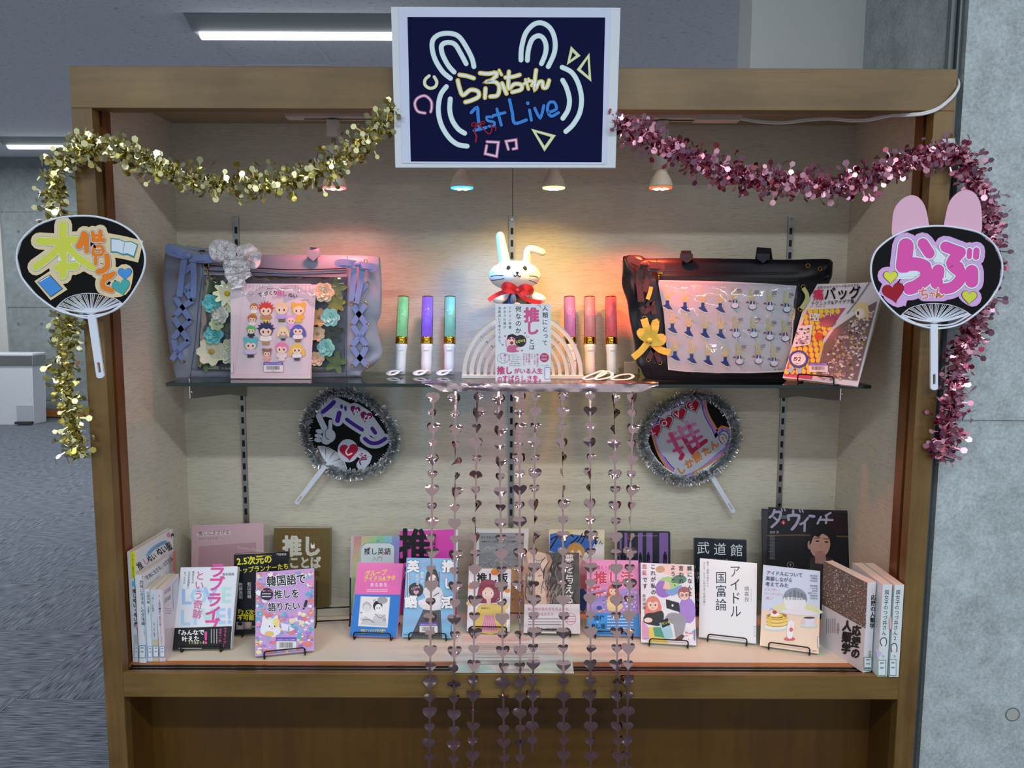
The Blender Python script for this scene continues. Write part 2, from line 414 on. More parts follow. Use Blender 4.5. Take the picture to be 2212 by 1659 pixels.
class Print:
    STEP = 0.00003
    def __init__(s, p, n, src, lift=0.0004):
        s.p, s.n, s.src = V(p), V(n).normalized(), src
        if s.n.dot(CAMP - s.p) < 0: s.n = -s.n
        s.z = lift; s.v = []; s.f = []; s.c = []
    def m(s, x, y):
        q = px(s.src, x, y); return at_pl(q[0], q[1], s.p, s.n) + s.n * s.z
    def put(s, vs, fs, col):
        b = len(s.v); s.v += [s.m(*v[:2]) for v in vs]; s.f += [tuple(i + b for i in f) for f in fs]; s.c += [lin(col)] * len(vs)
    def up(s): s.z += s.STEP
    def poly(s, pts, col, smooth=0):
        if smooth: pts = [(q.x, q.y) for q in smoothpath([V((a, b, 0)) for a, b in pts], smooth, True)]
        tri = geometry.tessellate_polygon([[V((a, b, 0)) for a, b in pts]]); s.put(pts, tri, col); s.up(); return s
    def rect(s, x0, y0, x1, y1, col): return s.poly([(x0, y0), (x1, y0), (x1, y1), (x0, y1)], col)
    def ell(s, x, y, rx, ry, col, rot=0, n=20):
        c_, s_ = math.cos(R(rot)), math.sin(R(rot)); pts = []
        for i in range(n):
            a = 2 * math.pi * i / n; u, v_ = rx * math.cos(a), ry * math.sin(a); pts.append((x + u * c_ - v_ * s_, y + u * s_ + v_ * c_))
        s.put(pts, [tuple(range(n))], col); s.up(); return s
    def _stroke(s, pts, w_, col, smooth, closed):
        if smooth and len(pts) > 2: pts = [(q.x, q.y) for q in smoothpath([V((a, b, 0)) for a, b in pts], smooth, closed)]
        elif closed: pts = list(pts)
        P_ = [pts[0]]
        for q in pts[1:]:
            if math.hypot(q[0] - P_[-1][0], q[1] - P_[-1][1]) > 0.02: P_.append(q)
        if closed and len(P_) > 2 and math.hypot(P_[0][0] - P_[-1][0], P_[0][1] - P_[-1][1]) < 0.02: P_.pop()
        pts = P_; n = len(pts); h = w_ / 2
        if n == 1: s.ell(pts[0][0], pts[0][1], h, h, col, n=12); return
        vs = []; fs = []
        for i in range(n):
            a = pts[i - 1] if (i or closed) else None; c = pts[(i + 1) % n] if (i < n - 1 or closed) else None; b = pts[i]
            ds = []
            for u, v_ in ((a, b), (b, c)):
                if u is None or v_ is None: continue
                L = math.hypot(v_[0] - u[0], v_[1] - u[1]); ds.append(((v_[0] - u[0]) / L, (v_[1] - u[1]) / L))
            if len(ds) == 1: ds *= 2
            nx, ny = -(ds[0][1] + ds[1][1]), ds[0][0] + ds[1][0]; L = math.hypot(nx, ny)
            if L < 1e-6: nx, ny, L = -ds[0][1], ds[0][0], 1
            nx /= L; ny /= L; co = max(0.5, nx * -ds[0][1] + ny * ds[0][0]); q = h / co
            vs += [(b[0] + nx * q, b[1] + ny * q), (b[0] - nx * q, b[1] - ny * q)]
        for i in range(n if closed else n - 1):
            k = (i + 1) % n; fs.append((2 * i, 2 * i + 1, 2 * k + 1, 2 * k))
        if not closed:
            for (e, o_) in ((0, 1), (n - 1, n - 2)):
                a0 = math.atan2(pts[e][1] - pts[o_][1], pts[e][0] - pts[o_][0]); b = len(vs)
                m = [(pts[e][0] + h * math.cos(a0 + t), pts[e][1] + h * math.sin(a0 + t)) for t in [math.pi * (k / 6 - .5) for k in range(7)]]
                vs += m[1:-1]
                A, B = (2 * e + 1, 2 * e) if e else (0, 1)
                fs.append(tuple([A] + list(range(b, b + 5)) + [B]))
        s.put(vs, fs, col); s.z += 0.000008
    def stroke(s, pts, w_, col, smooth=5, closed=False): s._stroke(pts, w_, col, smooth, closed); s.up(); return s
    def bubble(s, strokes, layers, smooth=5):
        """strokes: list of (pts, width); layers: list of (extra width, colour)"""
        for ex, col in layers:
            for pts, w_ in strokes: s._stroke(pts, w_ + ex, col, smooth, False)
            s.up()
        return s
    def heart(s, x, y, r, col, rot=0):
        c_, s_ = math.cos(R(rot)), math.sin(R(rot)); pts = []
        for i in range(28):
            t = 2 * math.pi * i / 28; u = r * math.sin(t) ** 3; v_ = -r / 16 * (13 * math.cos(t) - 5 * math.cos(2 * t) - 2 * math.cos(3 * t) - math.cos(4 * t))
            pts.append((x + u * c_ - v_ * s_, y + u * s_ + v_ * c_))
        return s.poly(pts, col)
    def text(s, t, x, y, size, col, bold=0.0, vert=False, ang=0, sx=1.0, gap=1.0, align='l', shear=0.0):
        """x, y: left end of the baseline (or centre-top for vertical)"""
        if bold > 0.013 and any(ord(c) >= 0x3000 for c in t):
            e = (bold - 0.010) * size
            n_ = 8 if bold > 0.03 else 6
            for i in range(n_):
                a = 2 * math.pi * i / n_
                s.text(t, x + e * math.cos(a), y + e * math.sin(a), size, col, 0.010, vert, ang, sx, gap, align, shear); s.z -= s.STEP * .75
            s.up(); return s
        adv = []; K = 1.0
        for c in t:
            vs, fs, a, b = glyph(c, bold); wide = ord(c) > 0x2E7F
            adv.append(CJK_EM if wide else (b - max(0, min(a, 0.1)) + 0.09 if c != ' ' else 0.3))
        k = size / CJK_EM; c_, s_ = math.cos(R(ang)), math.sin(R(ang))
        if not vert:
            tot = sum(adv) * k * sx * gap; cx = -tot / 2 if align == 'c' else (-tot if align == 'r' else 0)
            for c, ad in zip(t, adv):
                vs, fs, a, b = glyph(c, bold)
                if vs:
                    q = [(cx + u * k * sx + v_ * k * shear, -v_ * k) for u, v_ in vs]
                    s.put([(x + u * c_ - v_ * s_, y + u * s_ + v_ * c_) for u, v_ in q], fs, col)
                cx += ad * k * sx * gap
        else:
            cy = 0
            for c in t:
                vs, fs, a, b = glyph(c, bold)
                if vs:
                    if c in 'ー－-…':
                        my = sum(v_[1] for v_ in vs) / len(vs); mx = (a + b) / 2
                        q = [(-(v_ - my) * k * sx, (u - mx) * k + cy + size * 0.5) for u, v_ in vs]
                    else:
                        mx = CJK_EM / 2 if ord(c) > 0x2E7F else (a + b) / 2
                        ox, oy = (0.6 * size, -0.6 * size) if c in '、。' else ((0.1 * size, -0.1 * size) if c in 'っょゃゅッョャュィァェ' else (0, 0))
                        q = [((u - mx) * k * sx + ox * sx, -v_ * k + cy + size * 0.86 + oy) for u, v_ in vs]
                    s.put([(x + u * c_ - (v_) * s_, y + u * s_ + v_ * c_) for u, v_ in q], fs, col)
                cy += size * gap
        s.up(); return s
    def lines(s, x, y, w_, n, dy, th, col, vert=False, dash=7):
        """rows of print too small to read"""
        for i in range(n):
            q = 0
            while q < w_:
                L = min(dash * rnd.uniform(0.6, 1.4), w_ - q)
                if vert: s.put([(x - i * dy, y + q), (x - i * dy + th, y + q), (x - i * dy + th, y + q + L * .75), (x - i * dy, y + q + L * .75)], [(0, 1, 2, 3)], col)
                else: s.put([(x + q, y + i * dy), (x + q + L * .75, y + i * dy), (x + q + L * .75, y + i * dy + th), (x + q, y + i * dy + th)], [(0, 1, 2, 3)], col)
                q += L
        s.up(); return s
    def barcode(s, x0, y0, x1, y1, col='#3a3630'):
        q = x0
        while q < x1 - 3:
            w_ = rnd.choice((1.5, 2.5, 3.5)); s.put([(q, y0), (q + w_, y0), (q + w_, y1), (q, y1)], [(0, 1, 2, 3)], col); q += w_ + rnd.choice((1.5, 2.5, 3))
        s.up(); return s
    def libtag(s, x0, y0, x1, y1, txt='島根県立大学松江図書館'):
        """library ownership label: purple strip over a bar code"""
        h = y1 - y0
        s.rect(x0 + 4, y0 + h * .28, x1, y1, '#e6e2e4'); s.rect(x0, y0, x1, y0 + h * .3, '#6c51b4')
        s.text(txt, (x0 + x1) / 2, y0 + h * .23, (x1 - x0) / 12.5, '#c9c2f0', 0.01, align='c')
        s.barcode(x0 + (x1 - x0) * .16, y0 + h * .38, x1 - (x1 - x0) * .16, y0 + h * .78)
        s.text('111781517', (x0 + x1) / 2, y0 + h * .95, h * .13, '#55504a', align='c'); return s
    def confetti(s, x0, y0, x1, y1, n, cols, r0, r1, inside=None):
        for i in range(n):
            x, y = rnd.uniform(x0, x1), rnd.uniform(y0, y1)
            r = rnd.uniform(r0, r1)
            if inside and not inside(x, y): continue
            x = min(max(x, x0 + r), x1 - r); y = min(max(y, y0 + r), y1 - r)
            k = rnd.choice((3, 4, 5, 8, 8)); a0 = rnd.uniform(0, 6.28); e = rnd.uniform(0.4, 1)
            pts = [(x + r * math.cos(a0 + 2 * math.pi * i_ / k), y + r * e * math.sin(a0 + 2 * math.pi * i_ / k)) for i_ in range(k)]
            s.put(pts, [tuple(range(k))], rnd.choice(cols)); s.z += 0.000004
        s.up(); return s
    def build(s, name, parent, m=None):
        o0 = WL[parent.name]; me = bpy.data.meshes.new(name); me.from_pydata([tuple(p - o0) for p in s.v], [], s.f)
        at = me.color_attributes.new('ink', 'FLOAT_COLOR', 'POINT'); flat = []
        for c in s.c: flat += [c[0], c[1], c[2], 1.0]
        at.data.foreach_set('color', flat); me.materials.append(m or PRINT); me.update()
        o = bpy.data.objects.new(name, me); return finish(o, parent, None)
CJK_EM = 1.0

# ================================================================== THE ROOM
def quad(name, pts, m):
    return struct(MB().add([V(p) for p in pts], [(0, 1, 2, 3)]).build(name, m))
FARY = 6.32
struct(MB().box(-8, 4, -5, FARY + .1, CEIL, CEIL + .05).build('ceiling', CEIL_M))
fl = struct(MB().box(-8, 4, -5, FARY + .1, FLOOR - .06, FLOOR - .012).build('floor', mat('floor_slab', '#5c626c', 0.95)))
# carpet tiles, each a piece of the floor: ribs laid crosswise and lengthwise in turn
tm = {}
for k, m in (('X', CARP_X), ('Y', CARP_Y)):
    b = MB(); b.box(-.2495, .2495, -.2495, .2495, -.012, 0)
    me = bpy.data.meshes.new('carpet_tile'); me.from_pydata([tuple(p) for p in b.v], [], b.f); me.materials.append(m); tm[k] = me
X0, Y0 = -1.535, 0.62
cells = []
for i in range(-14, 12):
    for j in range(-7, 12):
        x, y = X0 + .5 * i + .25, Y0 + .5 * j + .25
        if x < -6.8 or x > 3 or y > FARY or (y > .6 and x > -1.0): continue
        if y < -1.6: continue
        cells.append((x, y, i, j))
cells = [c for c in cells if c[1] > .4 or abs(c[0]) < 2.6][:300]
for x, y, i, j in cells:
    o = bpy.data.objects.new('carpet_tile', tm['X' if (i + j) % 2 else 'Y']); COL.objects.link(o); o.parent = fl
    o.location = V((x, y, FLOOR)) - WL['floor']
# far wall with formwork joints
p0, p1 = at_y(0, 342, FARY), at_y(0, 905, FARY)
fw = MB(); zs = [FLOOR, at_y(0, 610, FARY).z, at_y(0, 470, FARY).z, CEIL]
zs = [FLOOR, at_y(60, 865, FARY).z, at_y(60, 664, FARY).z, at_y(60, 458, FARY).z, CEIL]
for i in range(4): fw.box(-8, 4, FARY, FARY + .1, zs[i] + .004, zs[i + 1] - .004)
fw.box(-8, 4, FARY + .006, FARY + .12, FLOOR, CEIL)
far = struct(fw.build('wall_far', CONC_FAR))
h = MB()
for a, b in ((40, 500), (90, 700), (40, 700), (90, 500)):
    q = at_y(a, b, FARY); h.lathe((q.x, FARY - .001, q.z), (0, 1, 0), [(0, .016), (.001, .016)], 12)
h.build('tie_hole_plug', mat('cement_plug', '#5f6668', 0.8), far)
q0 = at_y(100, 884, FARY)
struct(MB().box(-8, 4, FARY - .012, FARY, FLOOR, q0.z).build('baseboard_far', WOOD_INX))
q = at_y(19, 760, FARY - .03)
d_ = MB(); d_.box(-7.6, q.x, FARY - .03, FARY, FLOOR, CEIL)
struct(d_.build('wall_left_end', mat('pale_painted_wall', '#b9b8b4', 0.8, noise=0.03)))
struct(MB().box(-8.1, -8, -5, FARY, FLOOR, CEIL).build('wall_left', mat('pale_painted_wall', '#b9b8b4', 0.8)))
# white partition behind the right end of the case
wx0, wx1 = at_y(1622, 100, .52).x, at_y(2004, 60, .52).x
struct(MB().box(wx0, wx1, .52, .64, FLOOR, CEIL).build('wall_back', mat('white_painted_wall', '#c3c5c2', 0.8, bump=0.2, bscale=300)))
sx1 = at_y(2075, 60, .50).x
struct(MB().box(wx1, sx1 + .2, .515, .64, FLOOR, CEIL).build('wall_back_concrete', CONC))
# concrete wall to the right, in three lifts
cx0 = .9455
cz = [FLOOR, at_y(2120, 909, .03).z, CEIL]
cw = MB()
for i in range(2):
    cw.box(cx0 + .004, 3.2, .03, .6, cz[i] + .002, cz[i + 1] - .002)
cw.box(cx0 + .006, 3.2, .034, .62, FLOOR, CEIL)
cwo = struct(cw.build('wall_right', CONC))
q = at_y(2187, 1543, .03); rr_ = .0155
MB().lathe((q.x, .0292, q.z), (0, 1, 0), [(0, rr_ * .93), (.0006, rr_ * .93)], 28).build('tie_hole_plug', mat('cement_plug_light', '#a3a69f', 0.8), cwo)
MB().tube([(q.x + rr_ * math.cos(a * .2244), .0292, q.z + rr_ * math.sin(a * .2244)) for a in range(28)], .0011, 6, True).build('tie_hole_rim', mat('cement_plug', '#5f6668', 0.8), cwo)
tr = MB(); tr.box(.922, .933, .045, .06, FLOOR, CEIL); tr.box(.9345, .9385, .035, .06, FLOOR, CEIL); tr.box(.94, .9495, .045, .06, FLOOR, CEIL)
struct(tr.build('trim_1', mat('grey_metal_joint', '#5d6566', 0.45, 0.5)))

# ceiling tubes beyond the case
def ceiling_light(x0, x1, yb, label):
    t = thing('ceiling_light', label, 'light', ((x0 + x1) / 2, yb, CEIL), 'ceiling tube lights')
    yc = yb + .06
    prof = [(yc - .15, CEIL - .001), (yc - .035, CEIL - .052), (yc + .035, CEIL - .052), (yc + .15, CEIL - .001)]
    MB().prism([(x0 - .03, y, z) for y, z in prof], V((x1 - x0 + .06, 0, 0))).build('housing', mat('grey_light_housing', '#8f9696', 0.5), t)
    a = [(yc + .034 * math.cos(s_), CEIL - .054 - .026 * math.sin(s_)) for s_ in [math.pi * k / 10 for k in range(11)]]
    MB().prism([(x0, y, z) for y, z in a], V((x1 - x0, 0, 0))).build('diffuser', mat('lit_tube', (0.93, 0.97, 1.0), 0.5, emit=6), t)
q = at_z(425, 68, CEIL - .06); ceiling_light(q.x, q.x + 1.17, q.y, 'lit ceiling tube light behind the blue sign, the nearer and longer')
q2 = at_z(10, 314, CEIL - .06); ceiling_light(q2.x, q2.x + 1.17, q2.y, 'far lit ceiling tube light just above the gold garland')
a, b = at_z(523, 138, CEIL), at_z(716, 138, CEIL)
t = thing('ceiling_hatch', 'thin white framed access hatch in the ceiling just above the case top', 'hatch', (a.x, a.y, CEIL))
w2 = b.x - a.x
m_ = MB(); m_.box(a.x, b.x, a.y, a.y + .02, CEIL - .006, CEIL - .001); m_.box(a.x, b.x, a.y - .5, a.y - .48, CEIL - .006, CEIL - .001)
m_.box(a.x, a.x + .02, a.y - .48, a.y, CEIL - .006, CEIL - .001); m_.box(b.x - .02, b.x, a.y - .48, a.y, CEIL - .006, CEIL - .001)
m_.build('frame', WHITE_P, t); MB().box(a.x + .022, b.x - .022, a.y - .478, a.y - .002, CEIL - .003, CEIL - .001).build('panel', CEIL_M, t)

# trash bin by the far wall
b0 = at_z(-38, 917, FLOOR); b1 = at_z(76, 917, FLOOR)
t = thing('trash_bin', 'white pedal trash bin with chrome band under its lid', 'trash bin', ((b0.x + b1.x) / 2, b0.y + .15, FLOOR))
by = b0.y; zt = at_y(40, 790, by).z; zl = at_y(40, 770, by).z; zz = at_y(40, 763, by).z
MB().prism([(b0.x + .04, by, FLOOR), (b1.x - .01, by, FLOOR), (b1.x + .01, by, zt), (b0.x, by, zt)], V((0, .2, 0))).build('body', mat('bin_white', '#c9ccd2', 0.4), t, bevel=.008)
MB().box(b0.x - .02, b1.x + .03, by - .012, by + .21, zt, zl).build('chrome_band', CHROME, t, bevel=.006)
MB().box(b0.x - .02, b1.x + .03, by - .01, by + .21, zl, zl + .03).build('lid', mat('bin_white', '#c9ccd2', 0.4), t, bevel=.01)
a, b = at_y(36, 880, by), at_y(71, 880, by)
MB().box(a.x, b.x, by - .004, by + .002, FLOOR + .02, FLOOR + .19).build('pedal_recess', mat('bin_recess_grey', '#a9adb4', 0.5), t)
MB().box(a.x, b.x, by - .05, by + .01, FLOOR + .012, FLOOR + .034).build('pedal', mat('dark_grey_plastic', '#33363a', 0.5), t)

# ================================================================== THE DISPLAY CASE
XO, XI, XW = .918, .875, .897          # outer, stile inner, interior wall
ZTOP, ZLB, ZF, ZRB = .4757, .3916, -.84, -.897
ZC_ = .461; YB = .436
case = thing('display_case', 'large maple wood display case with pale woven wallpaper inside', 'display case', (0, .2, FLOOR))
for sgn in (-1, 1):
    a, b = sorted((sgn * XO, sgn * XI))
    MB().box(a, b, 0, .028, FLOOR, ZLB if True else ZTOP).build('stile', WOOD_Z, case, bevel=.0012)
    a, b = sorted((sgn * XO, sgn * .884)); MB().box(a, b, .028, .046, FLOOR, ZLB).build('outer_jamb', WOOD_Z, case)
    a, b = sorted((sgn * .912, sgn * .906)); MB().box(a, b, .046, .056, ZF, ZLB).build('glass_channel', SLOT, case)
    a, b = sorted((sgn * XO, sgn * .882)); MB().box(a, b, .054, .088, ZF - .02, ZLB + .01).build('inner_jamb', WOOD_IN, case)
    a, b = sorted((sgn * XO, sgn * XW)); MB().box(a, b, .088, .46, FLOOR, ZC_).build('side_panel', PAPER if True else WOOD_Z, case)
    a, b = sorted((sgn * (XO + .001), sgn * (XO - .004))); MB().box(a, b, .029, .46, FLOOR, ZTOP - .001).build('outer_side', WOOD_Z, case)
MB().box(-XO, XO, 0, .028, ZLB, ZTOP).build('lintel', WOOD_X, case, bevel=.0012)
MB().box(-XO, XO, .029, .46, ZC_ + .001, ZTOP).build('roof_panel', WOOD_X, case)
MB().box(-XI, XI, .028, .050, ZLB + .003, ZLB + .02).build('upper_glass_track', mat('brown_anodised_track', '#6e5a54', 0.3, 0.7), case)
MB().box(-XI, XI, .056, .088, ZLB + .0105, ZC_).build('upper_jamb', WOOD_INX, case)
MB().box(-XW, XW, .088, YB, ZC_ - .004, ZC_).build('ceiling_panel', mat('case_ceiling_board', '#a8977a', 0.8), case)
MB().box(-XW, -.0008, YB, YB + .02, ZF, ZC_).build('back_panel', PAPER, case)
MB().box(.0008, XW, YB, YB + .02, ZF, ZC_).build('back_panel', PAPER, case)
MB().box(-XW, XW, YB + .004, YB + .024, FLOOR, ZTOP).build('backing', SLOT, case)
MB().box(-XW, XW, .062, YB, ZF - .02, ZF).build('case_floor', mat('cream_floor_sheet', '#e2d8c3', 0.35, noise=0.02, nscale=8), case)
MB().box(-.882, .882, .044, .062, ZF - .02, ZF - .001).build('floor_edge_strip', WOOD_INX, case)
g = MB()
for y0, y1, z in ((.014, .017, ZF - .001), (.0265, .029, ZF - .001), (.0395, .042, ZF - .001)): g.box(-XI, XI, y0, y1, ZF - .012, z)
g.box(-XI, XI, .014, .042, ZF - .014, ZF - .008)
g.build('lower_glass_track', mat('aluminium_track', '#a39d92', 0.25, 1.0), case)
MB().box(-XI, XI, 0, .014, ZRB, ZF).build('rail', WOOD_X, case, bevel=.001)
MB().box(-XI, XI, .014, .11, ZRB, ZF - .02).build('rail_underside', WOOD_X, case)
for sgn in (-1, 1):
    a, b = sorted((sgn * XI, sgn * XW)); MB().box(a, b, .028, .14, FLOOR, ZRB).build('plinth_side', WOOD_DARK, case)
MB().box(-XW, XW, .125, .14, FLOOR, ZRB).build('lower_panel', WOOD_DARK, case)

# slotted shelf standards on the back wall: parts of the case
def standard(px_top, y_top, px_bot, y_bot):
    a, b = at_y(px_top, y_top, YB), at_y(px_bot, y_bot, YB); x = (a.x + b.x) / 2; zt_, zb_ = a.z, b.z
    s_ = MB().box(x - .0075, x + .0075, YB - .006, YB, zb_, zt_).build('shelf_standard', STEEL, case)
    z = zt_ - .03; m_ = MB()
    while z > zb_ + .03:
        m_.box(x - .0036, x + .0036, YB - .0072, YB - .0058, z - .017, z); z -= .032
    k = m_.build('slots', SLOT, s_); k['kind'] = 'stuff'
    for z in (zt_ - .008, zb_ + .008): MB().lathe((x, YB - .006, z), (0, -1, 0), [(0, .005), (.0015, .004)], 14).build('screw', CHROME, s_)
standard(510, 466, 534, 1129); standard(1107, 468, 1103, 1137); standard(1706, 468, 1683, 1095)

# glass shelf and its brackets
ZS_ = -.1965; YSF = .13
xl, xr = at_y(358, 828, YSF).x, at_y(1882, 834, YSF).x
sh = thing('glass_shelf', 'long clear glass shelf across the case under the two bags', 'shelf', ((xl + xr) / 2, .27, ZS_ - .008))
MB().box(xl, xr, YSF + .0008, YB - .008, ZS_ - .008, ZS_).build('pane', GLASS, sh)
MB().box(xl, xr, YSF, YSF + .0008, ZS_ - .0075, ZS_ - .0003).build('front_edge', GLASS_EDGE, sh)
for xp, st, lb in ((415, 534, 'grey steel shelf bracket under the lilac bag end of the glass shelf'), (1811, 1683, 'grey steel shelf bracket under the yellow handbag book end of the glass shelf')):
    fx = at_y(xp, 850, .16).x; bx = at_y(st, 850, YB).x
    t = thing('shelf_bracket', lb, 'bracket', (bx, YB - .01, ZS_ - .07), 'shelf brackets')
    A, B = V((bx, YB - .008, 0)), V((fx, .15, 0)); zt_ = ZS_ - .0095
    sd = (B - A).cross(V((0, 0, 1))).normalized() * .002
    pts = [A + V((0, 0, zt_)), B + V((0, 0, zt_)), B + V((0, 0, zt_ - .03)), A.lerp(B, .35) + V((0, 0, zt_ - .042)), A + V((0, 0, zt_ - .06))]
    MB().prism([p - sd for p in pts], sd * 2).build('arm', STEEL, t)
    MB().tube([B + V((0, -.003, zt_ - .028)), B + V((0, -.003, zt_ + .018))], .0022, 8).build('hook', CHROME, t)
    m_ = MB(); m_.ball(B + V((.004, -.003, zt_ - .014)), .003, .003, .003, 8, 6); m_.build('rivet', CHROME, t)

# lighting track and four spots
yt = .20; zt_ = .434
ta, tb = at_y(620, 258, yt).x, at_y(1600, 258, yt).x
t = thing('lighting_track', 'white lighting track fixed under the ceiling of the case', 'lighting track', ((ta + tb) / 2, yt, zt_ - .018))
MB().box(ta, tb, yt - .017, yt + .017, zt_ - .018, ZC_ - .0045).build('rail', mat('track_white', '#cfc9bd', 0.4), t, bevel=.002)
MB().box(ta + .04, tb - .1, yt - .004, yt + .004, zt_ - .0186, zt_ - .0178).build('slot', SLOT, t)
MB().box(tb - .11, tb - .005, yt - .0175, yt + .0175, zt_ - .021, zt_ - .018).build('feed_cover', mat('track_white', '#cfc9bd', 0.4), t, bevel=.001)
SP = [(723, (1.0, .16, .20), 'red', '#ff5a60', 'a pale red lit bulb'), (998, (.12, .45, 1.0), 'blue', '#2f9cff', 'a blue lit bulb'),
      (1196, (1.0, .72, .12), 'yellow', '#ffe27a', 'a yellow lit bulb'), (1427, (1.0, .13, .05), 'red_orange', '#ff4a22', 'an orange-red dotted lit bulb')]
BULB = []
for i, (xp, c, nm, hx, lb) in enumerate(SP):
    q = at_y(xp, 408, yt); x, z = q.x, q.z
    t = thing('spotlight', 'white cylindrical spotlight on the case track with ' + lb, 'spotlight', (x, yt, z), 'track spotlights')
    WPL = mat('spot_white', '#cfcac0', 0.45)
    MB().box(x - .013, x + .013, yt - .015, yt + .015, zt_ - .06, zt_ - .0212).build('adapter', WPL, t, bevel=.002)
    MB().lathe((x, yt, z + .092), (0, 0, 1), [(0, .005), (zt_ - .06 - z - .092, .005)], 12).build('stem', CHROME, t)
    MB().lathe((x, yt, z + .046), (0, 0, 1), [(0, .0185), (.0005, .020), (.05, .020), (.052, .018)], 28).build('cylinder', WPL, t, smooth=False)
    MB().lathe((x, yt, z + .003), (0, 0, 1), [(0, .0275), (.006, .0278), (.02, .023), (.032, .0155), (.044, .014), (.05, .013)], 28).build('bulb_body', mat('bulb_cream', '#d8c9b4', 0.45), t, smooth=True)
    MB().lathe((x, yt, z), (0, 0, 1), [(0, .0255), (.003, .027)], 28).build('bulb_face', mat('lit_face_' + nm, hx, 0.4, emit=2.2), t)
    m_ = MB()
    for k in range(7):
        a = k * 1.0472; r_ = .0 if k == 6 else .0145; m_.lathe((x + r_ * math.cos(a), yt + r_ * math.sin(a), z - .0012), (0, 0, 1), [(0, .0042), (.001, .0042)], 10)
    m_.build('led_dots', mat('lit_led_' + nm, tuple(min(1, .55 + .45 * v) for v in c), 0.4, emit=9), t)
    BULB.append((x, yt, z - .006))
spot('case_spot_light', BULB[0], (BULB[0][0] - .03, .36, -.25), 5.5, (1, .22, .20), 130, 1.0, .02)
spot('case_spot_light', BULB[1], (BULB[1][0] + .08, .33, -.10), 7.5, (.10, .42, 1), 100, 1.0, .02)
spot('case_spot_light', BULB[2], (BULB[2][0] - .06, .38, -.25), 7.0, (1, .62, .10), 130, 1.0, .02)
spot('case_spot_light', BULB[3], (BULB[3][0] - .02, .27, -.25), 23.0, (1, .12, .045), 122, 1.0, .02)

# white feed cable
cp = [(1592, 256, .20), (1625, 262, .20), (1660, 266, .20), (1700, 266, .19), (1740, 261, .17), (1790, 258, .15), (1840, 262, .12), (1880, 260, .08),
      (1925, 251, .045), (1965, 250, .01), (1995, 247, -.006), (2025, 237, -.006), (2050, 218, -.006), (2064, 202, -.006), (2071, 188, .0), (2070, 178, .02), (2069, 172, .10)]
o = MB()
for dz in (0, .0035): o.tube(smoothpath([at_y(a, b, c) + V((0, 0, dz)) for a, b, c in cp], 6), .0024, 8)
tag(o.build('power_cable', mat('cable_white', '#d9d9da', 0.4), smooth=True), 'white flat power cable running from the lighting track over the right corner of the case', 'cable')

# ================================================================== SIGN
SPt, SN = V((0, -.03, .26)), V((0, 1, .07)).normalized()
def spt(x, y): q = px(ZS, x, y); return at_pl(q[0], q[1], SPt, SN)
t = thing('title_sign', 'dark blue title sign with rabbit ears and neon-style lettering on white board', 'sign', spt(1240, 1140))
cs = [spt(460, 49), spt(2021, 55), spt(1990, 1144), spt(489, 1140)]
MB().prism([c + SN * .0007 for c in cs], SN * .011).build('foam_board', mat('foam_board_white', '#d3d7de', 0.6), t, bevel=.0008)
P = Print(SPt, SN, ZS, .0002)
P.poly([(508, 56), (1958, 58), (1926, 1122), (534, 1116)], '#ccd3e8').poly([(569, 116), (1919, 119), (1895, 1108), (592, 1103)], '#070d38')
W1, W2 = '#c2dcdc', '#d8eaec'
def neon(pts, w_=26, a=W1, b=W2, e=8): P.bubble([(pts, w_)], [(e, a), (0, b)])
for pts in ([(863, 535), (810, 490), (760, 410), (738, 330), (745, 270), (790, 235), (860, 228), (920, 250), (970, 320), (1010, 400), (1023, 455)],
            [(888, 492), (850, 450), (812, 380), (800, 325), (815, 298), (855, 290), (895, 305), (930, 360), (970, 435)],
            [(1344, 410), (1348, 330), (1375, 230), (1430, 168), (1490, 158), (1545, 195), (1575, 270), (1572, 360), (1530, 455)],
            [(1388, 412), (1395, 340), (1420, 270), (1460, 245), (1495, 260), (1515, 310), (1510, 370), (1484, 435)],
            [(835, 592), (795, 650), (780, 750), (800, 850), (850, 935), (910, 985), (977, 998)],
            [(862, 675), (858, 750), (875, 820), (915, 880), (960, 910)],
            [(1625, 460), (1690, 495), (1735, 570), (1757, 670), (1745, 770), (1700, 850), (1650, 898)],
            [(1628, 548), (1655, 600), (1675, 680), (1665, 750), (1630, 808)]): neon(pts)
neon([(718, 518), (690, 545), (690, 580), (722, 603), (758, 593), (770, 560), (752, 525)], 16, '#cfd6a8', '#e2e8c8', 6)
YE, YF = '#cfd28a', '#dfe3c0'
for tri in ([(1690, 335), (1735, 380), (1668, 428)], [(1805, 382), (1738, 475), (1815, 540)], [(1430, 892), (1565, 930), (1505, 1016)]):
    P.stroke(tri, 22, '#c9cc80', 0, True); P.stroke(tri, 14, YF, 0, True)
for pts in ([(690, 773), (640, 760), (620, 710), (640, 670), (690, 655), (730, 690), (735, 735), (728, 765)],
            [(1112, 968), (1190, 972), (1178, 1068), (1100, 1050), (1110, 995)], [(1258, 1020), (1242, 965), (1310, 955), (1315, 1012), (1290, 1018)]):
    sm = 5 if len(pts) > 6 else 0
    P.stroke(pts, 22, '#b0688c', sm); P.stroke(pts, 10, '#e3d3e2', sm)
